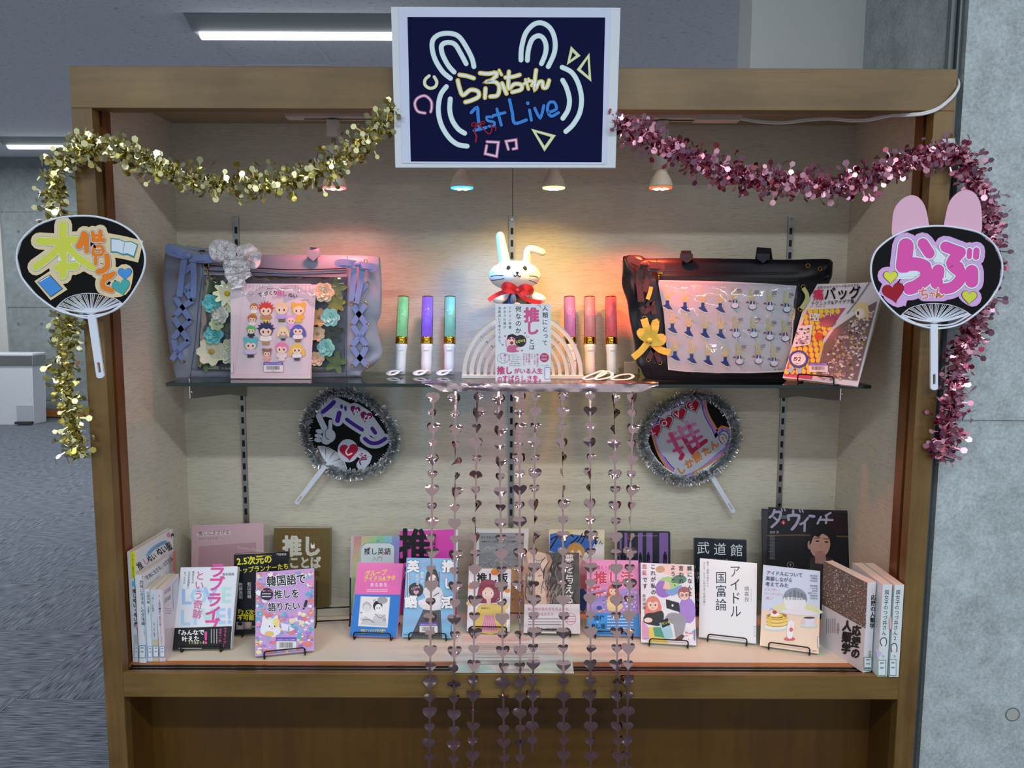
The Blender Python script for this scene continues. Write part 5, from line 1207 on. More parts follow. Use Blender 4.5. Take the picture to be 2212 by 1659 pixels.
def bag(root, src, top, bot, left, right, yf, depth, m, bulge=.02, wr=.004, seed=1):
    """soft bag body: front and back skins over four boundary lines given in photo coordinates"""
    q = random.Random(seed); ph = [q.uniform(0, 6) for _ in range(8)]
    def samp(pts, t):
        t = min(max(t, 0), 1) * (len(pts) - 1); i = min(int(t), len(pts) - 2); f = t - i
        return (pts[i][0] * (1 - f) + pts[i + 1][0] * f, pts[i][1] * (1 - f) + pts[i + 1][1] * f)
    T_, B_, L_, R_ = [[(v.x, v.y) for v in smoothpath([V((a, b, 0)) for a, b in s], 5)] for s in (top, bot, left, right)]
    def xy(u, v_):
        a, b, c, d_ = samp(T_, u), samp(B_, u), samp(L_, v_), samp(R_, v_)
        tl, tr, bl, br = T_[0], T_[-1], B_[0], B_[-1]
        return tuple((1 - v_) * a[k] + v_ * b[k] + (1 - u) * c[k] + u * d_[k] - ((1 - u) * (1 - v_) * tl[k] + u * (1 - v_) * tr[k] + (1 - u) * v_ * bl[k] + u * v_ * br[k]) for k in (0, 1))
    def edge(u, v_): return min(1, 5 * min(u, 1 - u, v_, 1 - v_))
    def front(u, v_):
        x, y = xy(u, v_); e = edge(u, v_) ** .5
        wv = wr * (math.sin(u * 23 + ph[0] + v_ * 5) * math.sin(v_ * 11 + ph[1]) + .7 * math.sin(v_ * 27 + ph[2] + u * 9)) * (1.6 if (u < .16 or u > .84) else .35)
        return at_y(*px(src, x, y), yf + (1 - e) * bulge + wv * e)
    def backf(u, v_):
        x, y = xy(u, v_); e = edge(u, v_) ** .5; p = at_y(*px(src, x, y), yf + bulge)
        return V((p.x, yf + bulge + depth * e, p.z))
    m_ = MB(); n1, n2 = 60, 34
    m_.grid(front, n1, n2); b0 = len(m_.v); m_.grid(backf, n1, n2)
    nf = n1 * n2; m_.f = m_.f[:nf] + [f[::-1] for f in m_.f[nf:]]
    o = m_.build('body', m, root, smooth=True); return o, front

def ribbon3(name, m, parent, src, pts, w_, y, dy=None, smooth=5, rot=0):
    P_ = smoothpath([at_y(*px(src, a, b), y + (dy[i] if dy else 0)) for i, (a, b) in enumerate(pts)], smooth)
    m_ = MB(); m_.ribbon(P_, w_ * 1.25); return m_.build(name, m, parent, solid=.0004)
def eyelet(src, a, b, y, parent, r=.0042, name='eyelet'):
    c = at_y(*px(src, a, b), y); m_ = MB(); m_.tube([c + V((r * math.cos(t), 0, r * math.sin(t))) for t in [k * .5236 for k in range(12)]], .0012, 6, True)
    return m_.build(name, GOLD, parent, smooth=True)

LEATHER = mat('lilac_grey_faux_leather', '#8f95a8', 0.42, noise=0.05, nscale=12, bump=0.15, bscale=60)
RIBBON_B = mat('periwinkle_satin_ribbon', '#7c8fc4', 0.35, sheen=0.4, bump=0.06, bscale=400)
yb = .262
def pwin(root, src, pts, y, m, name, th=.0012):
    return MB().prism(pxy(src, pts, y), V((0, th, 0))).build(name, m, root)

# ---- lilac bag
t = thing('display_bag', 'lilac-grey tote bag with a flower-filled clear window and periwinkle lacing', 'bag', (at_y(600, 815, yb).x, yb + .04, ZG), 'window tote bags on the shelf')
bag(t, ZB, [(95, 110), (200, 118), (270, 150), (420, 195), (800, 212), (1200, 218), (1600, 218), (1850, 222), (1960, 226), (2045, 240)],
    [(170, 1355), (300, 1357), (700, 1352), (1200, 1350), (1500, 1345), (1730, 1340), (1870, 1335)],
    [(95, 110), (62, 250), (48, 450), (60, 650), (90, 900), (115, 1100), (150, 1280), (170, 1355)],
    [(2045, 240), (2060, 450), (2058, 740), (2020, 860), (2062, 1060), (2058, 1150), (1980, 1230), (1890, 1290), (1870, 1335)], yb, .055, LEATHER, seed=3)
yw = yb - .004
pwin(t, ZB, [(425, 320), (800, 345), (1250, 375), (1740, 350), (1735, 385), (1250, 412), (800, 385), (425, 352)], yw, mat('lilac_zip_band', '#7f859a', 0.5), 'zip_band', .002)
MB().tube(smoothpath(pxy(ZB, [(430, 312), (800, 330), (1250, 352), (1735, 340)], yw - .001), 6), .0012, 6).build('zip_teeth', SLOT, t)
MB().tube(smoothpath(pxy(ZB, [(430, 360), (800, 372), (1250, 392), (1735, 380)], yw - .001), 6), .0008, 6).build('piping', SLOT, t)
win = [(430, 400), (820, 410), (1250, 430), (1735, 415), (1728, 800), (1720, 1275), (1200, 1285), (700, 1280), (370, 1262), (375, 1100), (395, 800)]
pwin(t, ZB, win, yw, mat('window_lining_slate', '#4a5460', 0.6), 'window_lining', .001)
vp = yb - .022
m_ = MB(); wb = random.Random(5)
def vf(u, v_):
    x0, x1 = 430 - 60 * v_, 1735 - 12 * v_; y0, y1 = 400 + 22 * u, 1262 + 15 * math.sin(u * 3.14)
    e = min(1, 6 * min(u, 1 - u, v_, 1 - v_))
    return at_y(*px(ZB, x0 + (x1 - x0) * u, y0 + (y1 - y0) * v_), yw - (.019 * e ** .5) - .0022 * math.sin(u * 31 + v_ * 9) * e - .0018 * math.sin(v_ * 26 - u * 14) * e)
m_.grid(vf, 40, 26).build('clear_window', VINYL, t, smooth=True)
for nm, pts in (('stitching', [(405, 200), (410, 420), (375, 700), (350, 1000), (300, 1340)]), ('stitching', [(1745, 225), (1742, 420), (1738, 1335)]), ('stitching', [(312, 1262), (700, 1285), (1250, 1292), (1735, 1288)])):
    MB().tube(smoothpath(pxy(ZB, pts, yb - .0035), 6), .0007, 5).build(nm, mat('dark_seam', '#3c404c', 0.6), t)
eyesL = [(185, 405), (160, 605), (152, 792), (148, 992), (135, 1195), (352, 452), (325, 632), (310, 815), (288, 1005), (242, 1188)]
eyesR = [(1915, 272), (1930, 480), (1790, 665), (1915, 665), (1790, 860), (1925, 858), (1785, 1055), (1920, 1055), (1800, 1232), (1928, 1232)]
for a, b in eyesL + eyesR: eyelet(ZB, a, b, yb - .006, t)
LB = lambda pts, w_=.0105, y=.0095, dy=None: ribbon3('lace', RIBBON_B, t, ZB, pts, w_, yb - y, dy)
for pts in ([(325, 632), (240, 690), (165, 770)], [(160, 605), (225, 700), (305, 815)], [(310, 815), (220, 890), (140, 985)], [(152, 792), (210, 890), (288, 1005)], [(288, 1005), (210, 1070), (130, 1180)], [(148, 992), (170, 1090), (242, 1180)],
            [(352, 452), (270, 520), (240, 560)], [(240, 520), (300, 600), (330, 632)], [(340, 300), (270, 350), (215, 400)],
            [(1925, 480), (1860, 560), (1800, 640)], [(1800, 680), (1850, 760), (1915, 850)], [(1915, 670), (1850, 760), (1795, 850)], [(1795, 865), (1850, 950), (1920, 1050)], [(1925, 860), (1860, 960), (1790, 1050)],
            [(1790, 1060), (1850, 1150), (1925, 1230)], [(1920, 1060), (1870, 1150), (1805, 1230)]): LB(pts)
def bow(parent, m, src, c, loops, tails, w_, y, knot=(12, 12)):
    for l in loops:
        ribbon3('bow_loop', m, parent, src, l, w_, y, [0] + [-.008] * (len(l) - 2) + [-.002])
    for l in tails: ribbon3('bow_tail', m, parent, src, l, w_ * .95, y + .001, [0] * len(l))
    k = at_y(*px(src, *c), y - .006); MB().ball(k, knot[0] / src[2] * .0011, .004, knot[1] / src[2] * .0011, 12, 8).build('bow_knot', m, parent, smooth=True)
bow(t, RIBBON_B, ZB, (275, 222), [[(280, 220), (190, 185), (110, 140), (112, 190), (275, 232)], [(290, 235), (380, 245), (470, 240), (470, 262), (290, 250)]],
    [[(250, 250), (225, 400), (200, 600)], [(325, 262), (335, 430), (325, 610)]], .012, yb - .014, (40, 28))
bow(t, RIBBON_B, ZB, (1840, 300), [[(1830, 300), (1750, 285), (1665, 285), (1668, 300), (1830, 312)], [(1855, 300), (1920, 315), (1982, 325), (1975, 340), (1855, 315)]],
    [[(1805, 320), (1795, 480), (1785, 640)], [(1885, 320), (1865, 480), (1825, 660)]], .012, yb - .014, (28, 26))
a = pxy(ZB, [(1385, 168), (1385, 215), (1430, 262), (1480, 215), (1490, 170)], yb + .02)
MB().prism(pxy(ZB, [(1385, 170), (1490, 185), (1488, 225), (1432, 268), (1380, 225)], yb - .004), V((0, .004, 0))).build('strap_tab', LEATHER, t, bevel=.001)
m_ = MB(); m_.ribbon([at_y(*px(ZB, 1435, 225), yb + .0), at_y(*px(ZB, 1438, 165), yb + .01), at_y(*px(ZB, 1440, 165), yb + .03), at_y(*px(ZB, 1440, 240), yb + .05)], .024); m_.build('strap', LEATHER, t, solid=.003)
m_ = MB(); m_.tube(smoothpath(pxy(ZB, [(270, 140), (330, 160), (420, 172), (520, 178), (640, 190)], yb + .02), 6), .005, 8, squash=.5); m_.build('strap', LEATHER, t, smooth=True)
MB().box(*(lambda p, q_: (p.x, q_.x, yb + .01, yb + .016, q_.z, p.z))(at_y(*px(ZB, 385, 170), yb + .012), at_y(*px(ZB, 435, 182), yb + .012))).build('ring', GOLD, t)
c = at_y(*px(ZB, 455, 320), yw - .004); m_ = MB(); m_.box(c.x - .006, c.x + .006, c.y - .003, c.y, c.z - .002, c.z + .006).build('zip_slider', GOLD, t, bevel=.001)
m_ = MB(); A = at_y(*px(ZB, 462, 330), yw - .005); B = at_y(*px(ZB, 468, 400), yw - .007); m_.tube([A, A.lerp(B, .5), B], .003, 8, squash=.4); m_.build('zip_pull', GOLD, t, smooth=True)

# artificial flowers behind the clear window
def petal(c, dirv, nrm, L, w_, cup, m_, n=4):
    s_ = dirv.cross(nrm).normalized()
    def f(u, v_):
        ww = w_ * math.sin(math.pi * min(.92, .14 + .8 * v_)) ** .7; return c + dirv * (L * v_) + s_ * ((u - .5) * ww) + nrm * (cup * v_ * v_ * L + .25 * cup * w_ * (2 * (u - .5)) ** 2)
    m_.grid(f, n, n)
FM = {}
def flower(kind, src, x, y, r, col, center='#c9b94a', label=None, grp='artificial flowers in the clear window', yy=None):
    yy = yy if yy is not None else vp + .008
    c = at_y(*px(src, x, y), yy); k = r / src[2] * (c.y + DIST) / F_PX; nrm = V((rnd.uniform(-.25, .25), -1, rnd.uniform(-.1, .3))).normalized()
    u = nrm.cross(V((0, 0, 1))).normalized(); w_ = nrm.cross(u)
    t_ = thing('artificial_' + kind, label, 'flower', c, grp)
    m = mat('petal_' + col.strip('#'), col, 0.6, noise=0.06, nscale=60, sss=0.05)
    if kind == 'rose':
        for ring, (n_, rad, cup, off) in enumerate(((6, 1.0, .25, 0), (5, .75, .7, .004), (4, .5, 1.3, .006), (3, .3, 2.0, .007))):
            m_ = MB()
            for i in range(n_):
                a = 2 * math.pi * i / n_ + ring * .6; d_ = (u * math.cos(a) + w_ * math.sin(a)); petal(c + nrm * off * .4 + d_ * k * .06, d_, nrm, k * rad, k * rad * 1.05, cup * .45, m_)
                if ring == 0 or True:
                    m_.build('petal', m, t_, smooth=True); m_ = MB()
    else:
        n_ = 10 if kind == 'daisy' else 7
        for i in range(n_):
            a = 2 * math.pi * i / n_; d_ = (u * math.cos(a) + w_ * math.sin(a)); m_ = MB()
            petal(c + d_ * k * .1, d_, nrm, k * .95, k * (.45 if kind == 'daisy' else .85), .2, m_); m_.build('petal', m, t_, smooth=True)
        MB().ball(c + nrm * .002, k * .22, k * .12, k * .22, 12, 8).build('flower_center', mat('center_' + center.strip('#'), center, 0.8, bump=.6, bscale=900), t_, smooth=True)
    return t_
CR, TQ, MT, PE = '#e6e0c4', '#6fc9cb', '#a7dfd8', '#e8c39c'
for args in (('daisy', ZB, 640, 570, 115, '#e9e6c0', '#d9b820', 'large cream daisy with yellow centre at top left of the lilac bag window'),
             ('rose', ZB, 505, 660, 85, TQ, '', 'turquoise rose at the upper left of the lilac bag window'),
             ('rose', ZB, 582, 765, 82, '#e9e8dc', '', 'white rose between the two turquoise roses of the lilac bag'),
             ('rose', ZB, 518, 950, 85, TQ, '', 'turquoise rose at the lower left of the lilac bag window'),
             ('blossom', ZB, 500, 1105, 125, CR, '#c9a24a', 'large cream blossom in the lower left corner of the lilac bag window'),
             ('rose', ZB, 655, 1050, 62, '#dfe6c8', '', 'small pale green-white bud beside the large cream blossom'),
             ('rose', ZB, 650, 1150, 66, '#e4ead2', '', 'pale rose right of the cream blossom, against the pink plush-craft book'),
             ('blossom', ZB, 690, 690, 60, '#c5d39a', '#a8b86a', 'small green hydrangea blossom under the cream daisy'),
             ('blossom', ZB, 545, 850, 62, '#c9d4a4', '#a8b86a', 'small green blossom between the white rose and lower turquoise rose'),
             ('rose', ZB, 1530, 560, 88, '#efd2ae', '', 'peach rose at the top right of the lilac bag window'),
             ('rose', ZB, 1590, 790, 82, MT, '', 'white-edged mint rose at the middle right of the lilac bag window'),
             ('rose', ZB, 1552, 1065, 84, MT, '', 'white-edged mint rose at the lower right of the lilac bag window'),
             ('blossom', ZB, 1490, 790, 80, '#e0a468', '#b8703a', 'orange lily-like blossom beside the middle mint rose'),
             ('blossom', ZB, 1478, 940, 70, PE, '#c98a5a', 'peach blossom beside the pink plush-craft book edge'),
             ('rose', ZB, 1465, 1170, 66, '#f0cfae', '', 'peach rose low at the right edge of the plush-craft book')):
    flower(*args)
def leafspray(label, x, y, r, col, n=5):
    c = at_y(*px(ZB, x, y), vp + .014); k = r / ZB[2] * .00113; t_ = thing('leaf_spray', label, 'leaf', c, 'artificial leaves in the clear window'); m = mat('leaf_' + col.strip('#'), col, 0.6, noise=.1, nscale=80)
    a0 = rnd.uniform(0, 6)
    for i in range(n):
        a = a0 + 6.283 * i / n; d_ = V((math.cos(a), 0, math.sin(a))); m_ = MB(); petal(c, d_, V((0, -1, 0)), k, k * .55, .15, m_); m_.build('leaf', m, t_, smooth=True)
leafspray('dark green leaves beside the cream daisy', 520, 510, 85, '#3d5a3c', 6)
leafspray('dark green leaves between the white rose and the book', 670, 880, 95, '#2f4a34', 6)
leafspray('green leaf under the cream blossom', 440, 1200, 90, '#5f8050', 4)
leafspray('olive leaves at the top right corner of the window', 1640, 530, 110, '#74824a', 5)
leafspray('gold-green glittery leaves at the right edge of the window', 1640, 660, 95, '#8f8a34', 7)
leafspray('dark leaves behind the middle mint rose', 1600, 920, 115, '#2e3324', 6)
leafspray('striped green leaves at the bottom right of the window', 1640, 1200, 110, '#5f7044', 5)
# ruffled lace bow hanging over the lilac bag
def lace_mat():
    m = bpy.data.materials.new('white_lace'); m.use_nodes = True; nt = m.node_tree; b = nt.nodes['Principled BSDF']
    b.inputs['Base Color'].default_value = (.93, .93, .95, 1); b.inputs['Roughness'].default_value = .8
    tc = nt.nodes.new('ShaderNodeTexCoord'); v_ = nt.nodes.new('ShaderNodeTexVoronoi'); v_.feature = 'DISTANCE_TO_EDGE'; v_.inputs['Scale'].default_value = 330
    nt.links.new(tc.outputs['Object'], v_.inputs['Vector']); n = nt.nodes.new('ShaderNodeTexNoise'); n.inputs['Scale'].default_value = 70; nt.links.new(tc.outputs['Object'], n.inputs['Vector'])
    r1 = nt.nodes.new('ShaderNodeMath'); r1.operation = 'LESS_THAN'; r1.inputs[1].default_value = .13; nt.links.new(v_.outputs['Distance'], r1.inputs[0])
    r2 = nt.nodes.new('ShaderNodeMath'); r2.operation = 'GREATER_THAN'; r2.inputs[1].default_value = .54; nt.links.new(n.outputs[0], r2.inputs[0])
    mx = nt.nodes.new('ShaderNodeMath'); mx.operation = 'MAXIMUM'; nt.links.new(r1.outputs[0], mx.inputs[0]); nt.links.new(r2.outputs[0], mx.inputs[1])
    mm = nt.nodes.new('ShaderNodeMapRange'); mm.inputs[3].default_value = .12; mm.inputs[4].default_value = .95; nt.links.new(mx.outputs[0], mm.inputs[0]); nt.links.new(mm.outputs[0], b.inputs['Alpha'])
    return m
LACE = lace_mat()
yl = yb - .03
t = thing('lace_bow', 'white ruffled lace bow pinned over the top edge of the lilac bag', 'lace bow', at_y(*px(ZB, 720, 200), yl))
def ruffle(pts, w_, amp, k, name):
    C_ = smoothpath([V((a, b, 0)) for a, b in pts], 10); n_ = len(C_) - 1
    def f(u, v_):
        i = min(int(v_ * n_), n_ - 1); fr = v_ * n_ - i; c = C_[i].lerp(C_[i + 1], fr); tg = (C_[i + 1] - C_[i]).normalized(); sd = V((-tg.y, tg.x, 0))
        ww = w_(v_) if callable(w_) else w_
        o_ = (u - .5) * ww * (1 + .06 * math.sin(v_ * k * 6.283)); q = c + sd * o_
        return at_y(*px(ZB, q.x, q.y), yl - amp * (.3 + abs(u - .5) * 2) * math.sin(v_ * k * 6.283 + u * 2))
    m_ = MB(); m_.grid(f, 10, 60); o = m_.build(name, LACE, t, smooth=True)
    for u in (0, 1):
        e = MB(); e.tube([f(u, j / 90) for j in range(91)], .0009, 5); e.build('lace_edge', mat('lace_thread', '#dcdce0', .8), t, smooth=True)
ruffle([(720, 210), (640, 190), (575, 165), (560, 200), (640, 250)], lambda v_: 60 + 130 * math.sin(v_ * 3.14), .006, 4, 'lace_loop')
ruffle([(730, 200), (800, 170), (870, 210), (885, 280), (830, 300)], lambda v_: 55 + 90 * math.sin(v_ * 3.14), .006, 4, 'lace_loop')
ruffle([(640, 180), (600, 135), (620, 120), (690, 150), (730, 190)], 75, .005, 3, 'lace_loop')
ruffle([(700, 220), (690, 320), (700, 400), (735, 460), (750, 520)], lambda v_: 175 - 60 * v_, .005, 5, 'lace_tail')
ruffle([(760, 230), (790, 310), (800, 380), (830, 430)], lambda v_: 120 - 30 * v_, .005, 4, 'lace_tail')

# ---- plush-craft book in front of the lilac bag
def d(P):
    P.poly([(770, 485), (1462, 488), (1405, 1335), (680, 1345)], '#dcc9d2'); P.stroke([(810, 500), (1440, 500), (1385, 1315), (712, 1318), (795, 510)], 3, '#c7b3bf', 0)
    for x, L in ((815, 35), (850, 20), (880, 30), (912, 45), (940, 30), (968, 20), (1270, 25), (1300, 60), (1330, 30), (1365, 55), (1400, 30)): P.stroke([(x, 492), (x - 1, 492 + L)], 2, '#a996a4', 0); P.ell(x - 1, 495 + L, 5, 5, '#b8a6b2')
    P.text('型紙付きでかんたんに作れる！', 1112, 530, 15, '#7a6a70', align='c'); P.stroke([(838, 560), (862, 545), (882, 562), (875, 582), (845, 580)], 3, '#9a8a96', 0, True)
    for i, (c, x, y, a) in enumerate((('て', 928, 602, -14), ('づ', 978, 592, -10), ('く', 1022, 584, -4), ('り', 1062, 580, 0))): P.text(c, x, y, 44, '#26222a', 0.015, ang=a)
    P.text('推し', 1098, 590, 56, '#e26aa0', 0.03, sx=.85); P.text('ぬい', 1200, 598, 44, '#26222a', 0.015, ang=9); P.text('BOOK', 1058, 615, 30, '#d7b0c2', 0.02)
    P.text('平栗あずさ', 1318, 638, 15, '#6a5a60')
    def doll(x, y, r, hair, body, leg, spiky=False, ears=None, long=False, hood=None):
        s_ = r
        if long:
            for e in (-1, 1): P.ell(x + e * s_ * 1.1, y + s_ * .5, s_ * .35, s_ * .9, hair, e * -14)
        P.poly([(x - s_ * .45, y + s_), (x + s_ * .45, y + s_), (x + s_ * .55, y + s_ * 2.2), (x - s_ * .55, y + s_ * 2.2)], leg, 1)
        P.poly([(x - s_ * .5, y + s_ * .7), (x + s_ * .5, y + s_ * .7), (x + s_ * .95, y + s_ * 1.35), (x + s_ * .6, y + s_ * 1.65), (x - s_ * .6, y + s_ * 1.65), (x - s_ * .95, y + s_ * 1.35)], body, 2)
        if ears:
            for e in (-1, 1): P.ell(x + e * s_ * .85, y - s_ * .8, s_ * .38, s_ * .38, ears)
        P.ell(x, y, s_ * 1.08, s_ * 1.0, hood or hair)
        if spiky:
            pts = []
            for i in range(17): a = math.pi * (1 + i / 16); q = s_ * (1.45 if i % 2 else 1.0); pts.append((x + q * math.cos(a), y + q * .95 * math.sin(a)))
            P.poly(pts, hair)
        P.ell(x, y + s_ * .22, s_ * .86, s_ * .74, '#f2d3bd')
        if not hood: P.poly([(x - s_ * .95, y + s_ * .1), (x - s_ * .8, y - s_ * .6), (x, y - s_ * .95), (x + s_ * .8, y - s_ * .6), (x + s_ * .95, y + s_ * .1), (x + s_ * .45, y - s_ * .22), (x + s_ * .1, y - s_ * .05), (x - s_ * .35, y - s_ * .28)], hair)
        for e in (-.38, .38): P.ell(x + s_ * e, y + s_ * .3, s_ * .13, s_ * .2, '#39343f')
        P.stroke([(x - 3, y + s_ * .62), (x + 3, y + s_ * .62)], 2, '#a0605a', 0)
    for a in ((890, 692, 34, '#b8763c', '#e8e6ea', '#e0b04a'), (1000, 715, 58, '#cf4038', '#b98f62', '#e5c25a', True), (1145, 705, 58, '#edc6a0', '#b9a6dc', '#6e6244'), (1300, 715, 56, '#f0b23a', '#f0b23a', '#f0b23a', False, '#f0b23a', False, '#f0b23a'),
              (875, 802, 36, '#b06a38', '#e9e3e6', '#e9e3e6', True), (1232, 812, 40, '#e2a6d8', '#e2a6d8', '#e2a6d8', False, '#e2a6d8', False, '#e2a6d8'), (865, 905, 36, '#5cba72', '#2f3340', '#2f3340', True),
              (1000, 905, 62, '#2c3160', '#efece9', '#b58a5a', True), (1160, 918, 38, '#f0dc96', '#a7a2aa', '#4a4450', False, None, True), (1295, 905, 50, '#5a62b8', '#eee6e6', '#8a5a4a', False, None, True),
              (862, 1035, 56, '#62b8c4', '#c9c3e2', '#363a44', False, '#62b8c4'), (1012, 1115, 36, '#8d6a5c', '#e9a9a6', '#e9a9a6', False, '#8d6a5c'), (1148, 1070, 54, '#e77fb0', '#e9d6da', '#e9d6da'), (1288, 1080, 48, '#f0c34a', '#e4e8ec', '#4a4f5c', False, None, True)): doll(*a)
    P.libtag(982, 1202, 1160, 1290); P.rect(683, 1210, 702, 1302, '#9aa4c4'); P.rect(686, 1214, 700, 1298, '#e9e6ec')
book('pale pink plush-craft book showing many small dolls, in front of the lilac bag', ZB, (672, 1350), (1408, 1352), (768, 478), (1466, 482), T=.010, spine='L', cov='#dccdd4', draw=d, base=ZS_, lift=.001, tilt=6)

# ---- navy bag
NAVY = mat('black_navy_faux_leather', '#15151f', 0.33, noise=0.05, nscale=12, bump=0.12, bscale=60)
RIB_BR = mat('dark_brown_satin_ribbon', '#3a2226', 0.35, sheen=.3); RIB_Y = mat('yellow_satin_ribbon', '#e3c14a', 0.4, sheen=.3); RIB_G = mat('pale_olive_satin_ribbon', '#b9bb74', 0.4, sheen=.3)
t = thing('display_bag', 'black-navy tote bag with a clear window showing printed rabbits', 'bag', (at_y(1590, 820, yb).x, yb + .04, ZG), 'window tote bags on the shelf')
bag(t, ZD, [(95, 200), (150, 188), (235, 192), (290, 215), (500, 212), (900, 215), (1400, 225), (1650, 218), (1740, 222), (1768, 245)],
    [(262, 1150), (330, 1180), (700, 1195), (1100, 1195), (1500, 1190), (1650, 1180), (1730, 1150)],
    [(95, 200), (92, 320), (88, 430), (130, 560), (150, 700), (190, 900), (195, 1030), (240, 1100), (262, 1150)],
    [(1768, 245), (1760, 350), (1735, 420), (1715, 600), (1700, 800), (1740, 1000), (1730, 1150)], yb, .055, NAVY, seed=9)
pp = [(372, 388), (640, 392), (905, 398), (1200, 412), (1477, 432), (1455, 560), (1450, 800), (1415, 1118), (1100, 1128), (800, 1125), (600, 1118), (455, 1102), (440, 900), (420, 650)]
pwin(t, ZD, [(360, 352), (900, 362), (1490, 370), (1485, 400), (900, 395), (360, 388)], yb - .004, mat('zip_tape_black', '#0d0d12', .5), 'zip_band', .002)
def vf(u, v_):
    x0, x1 = 368 + 80 * v_, 1490 - 70 * v_; y0, y1 = 385 + 30 * u, 1108 + 25 * math.sin(u * 3.14)
    e = min(1, 6 * min(u, 1 - u, v_, 1 - v_))
    return at_y(*px(ZD, x0 + (x1 - x0) * u, y0 + (y1 - y0) * v_), yb - .005 - (.012 * e ** .5) - .0025 * math.sin(u * 9 + v_ * 13) * e - .0012 * math.sin(v_ * 26 - u * 14) * e)
MB().grid(vf, 40, 26).build('clear_window', VINYL, t, smooth=True)
for pts in ([(370, 380), (400, 600), (440, 900), (455, 1110)], [(455, 1110), (900, 1132), (1420, 1122)], [(365, 300), (362, 215)], [(365, 318), (900, 322), (1490, 330)]):
    MB().tube(smoothpath(pxy(ZD, pts, yb - .0035), 6), .0008, 5).build('seam', SLOT, t)
for a, b in ((245, 402), (330, 572), (265, 690), (370, 715), (298, 1020), (388, 1045), (1568, 272), (1665, 298), (1530, 440), (1505, 618)): eyelet(ZD, a, b, yb - .006, t, .005)
for pts in ([(330, 590), (270, 640), (240, 600)], [(345, 660), (320, 560), (290, 600)], [(370, 715), (330, 800), (300, 860)], [(300, 900), (350, 950), (390, 1040)], [(370, 880), (330, 950), (300, 1015)]): ribbon3('lace', RIB_BR, t, ZD, pts, .010, yb - .009)
bow(t, RIB_BR, ZD, (268, 262), [[(265, 260), (200, 240), (158, 215), (170, 240), (262, 275)], [(285, 262), (340, 268), (395, 275), (390, 300), (285, 285)]], [[(235, 290), (225, 400), (240, 560)], [(305, 300), (290, 380), (262, 480)]], .013, yb - .016, (36, 28))
for pts in ([(240, 430), (255, 445), (245, 455)], [(320, 440), (305, 500), (290, 540)], [(1530, 450), (1560, 500), (1555, 550), (1515, 615)]): ribbon3('lace', RIB_G if pts[0][0] > 1000 else RIB_Y, t, ZD, pts, .008, yb - .012)
for x in ((552, 650), (1130, 1295)):
    w0 = (x[0] + x[1]) / 2
    MB().prism(pxy(ZD, [(w0 - 48, 180), (w0 + 48, 180), (w0 + 50, 215), (w0, 248), (w0 - 50, 215)], yb - .003), V((0, .005, 0))).build('strap_tab', NAVY, t, bevel=.001)
m_ = MB(); m_.ribbon([at_y(*px(ZD, 1215, 225), yb + .0), at_y(*px(ZD, 1215, 168), yb + .012), at_y(*px(ZD, 1225, 175), yb + .04), at_y(*px(ZD, 1225, 240), yb + .05)], .04); m_.build('strap', NAVY, t, solid=.003)
m_ = MB(); m_.ribbon([at_y(*px(ZD, 600, 215), yb + .0), at_y(*px(ZD, 600, 172), yb + .012), at_y(*px(ZD, 600, 172), yb + .04), at_y(*px(ZD, 600, 240), yb + .05)], .026); m_.build('strap', NAVY, t, solid=.003)
c = at_y(*px(ZD, 390, 330), yb - .008); MB().box(c.x - .007, c.x + .007, c.y - .003, c.y, c.z - .003, c.z + .005).build('zip_slider', GOLD, t, bevel=.001)
A = at_y(*px(ZD, 380, 345), yb - .009); B = at_y(*px(ZD, 376, 402), yb - .011); MB().tube([A, A.lerp(B, .5), B], .003, 8, squash=.4).build('zip_pull', GOLD, t, smooth=True)
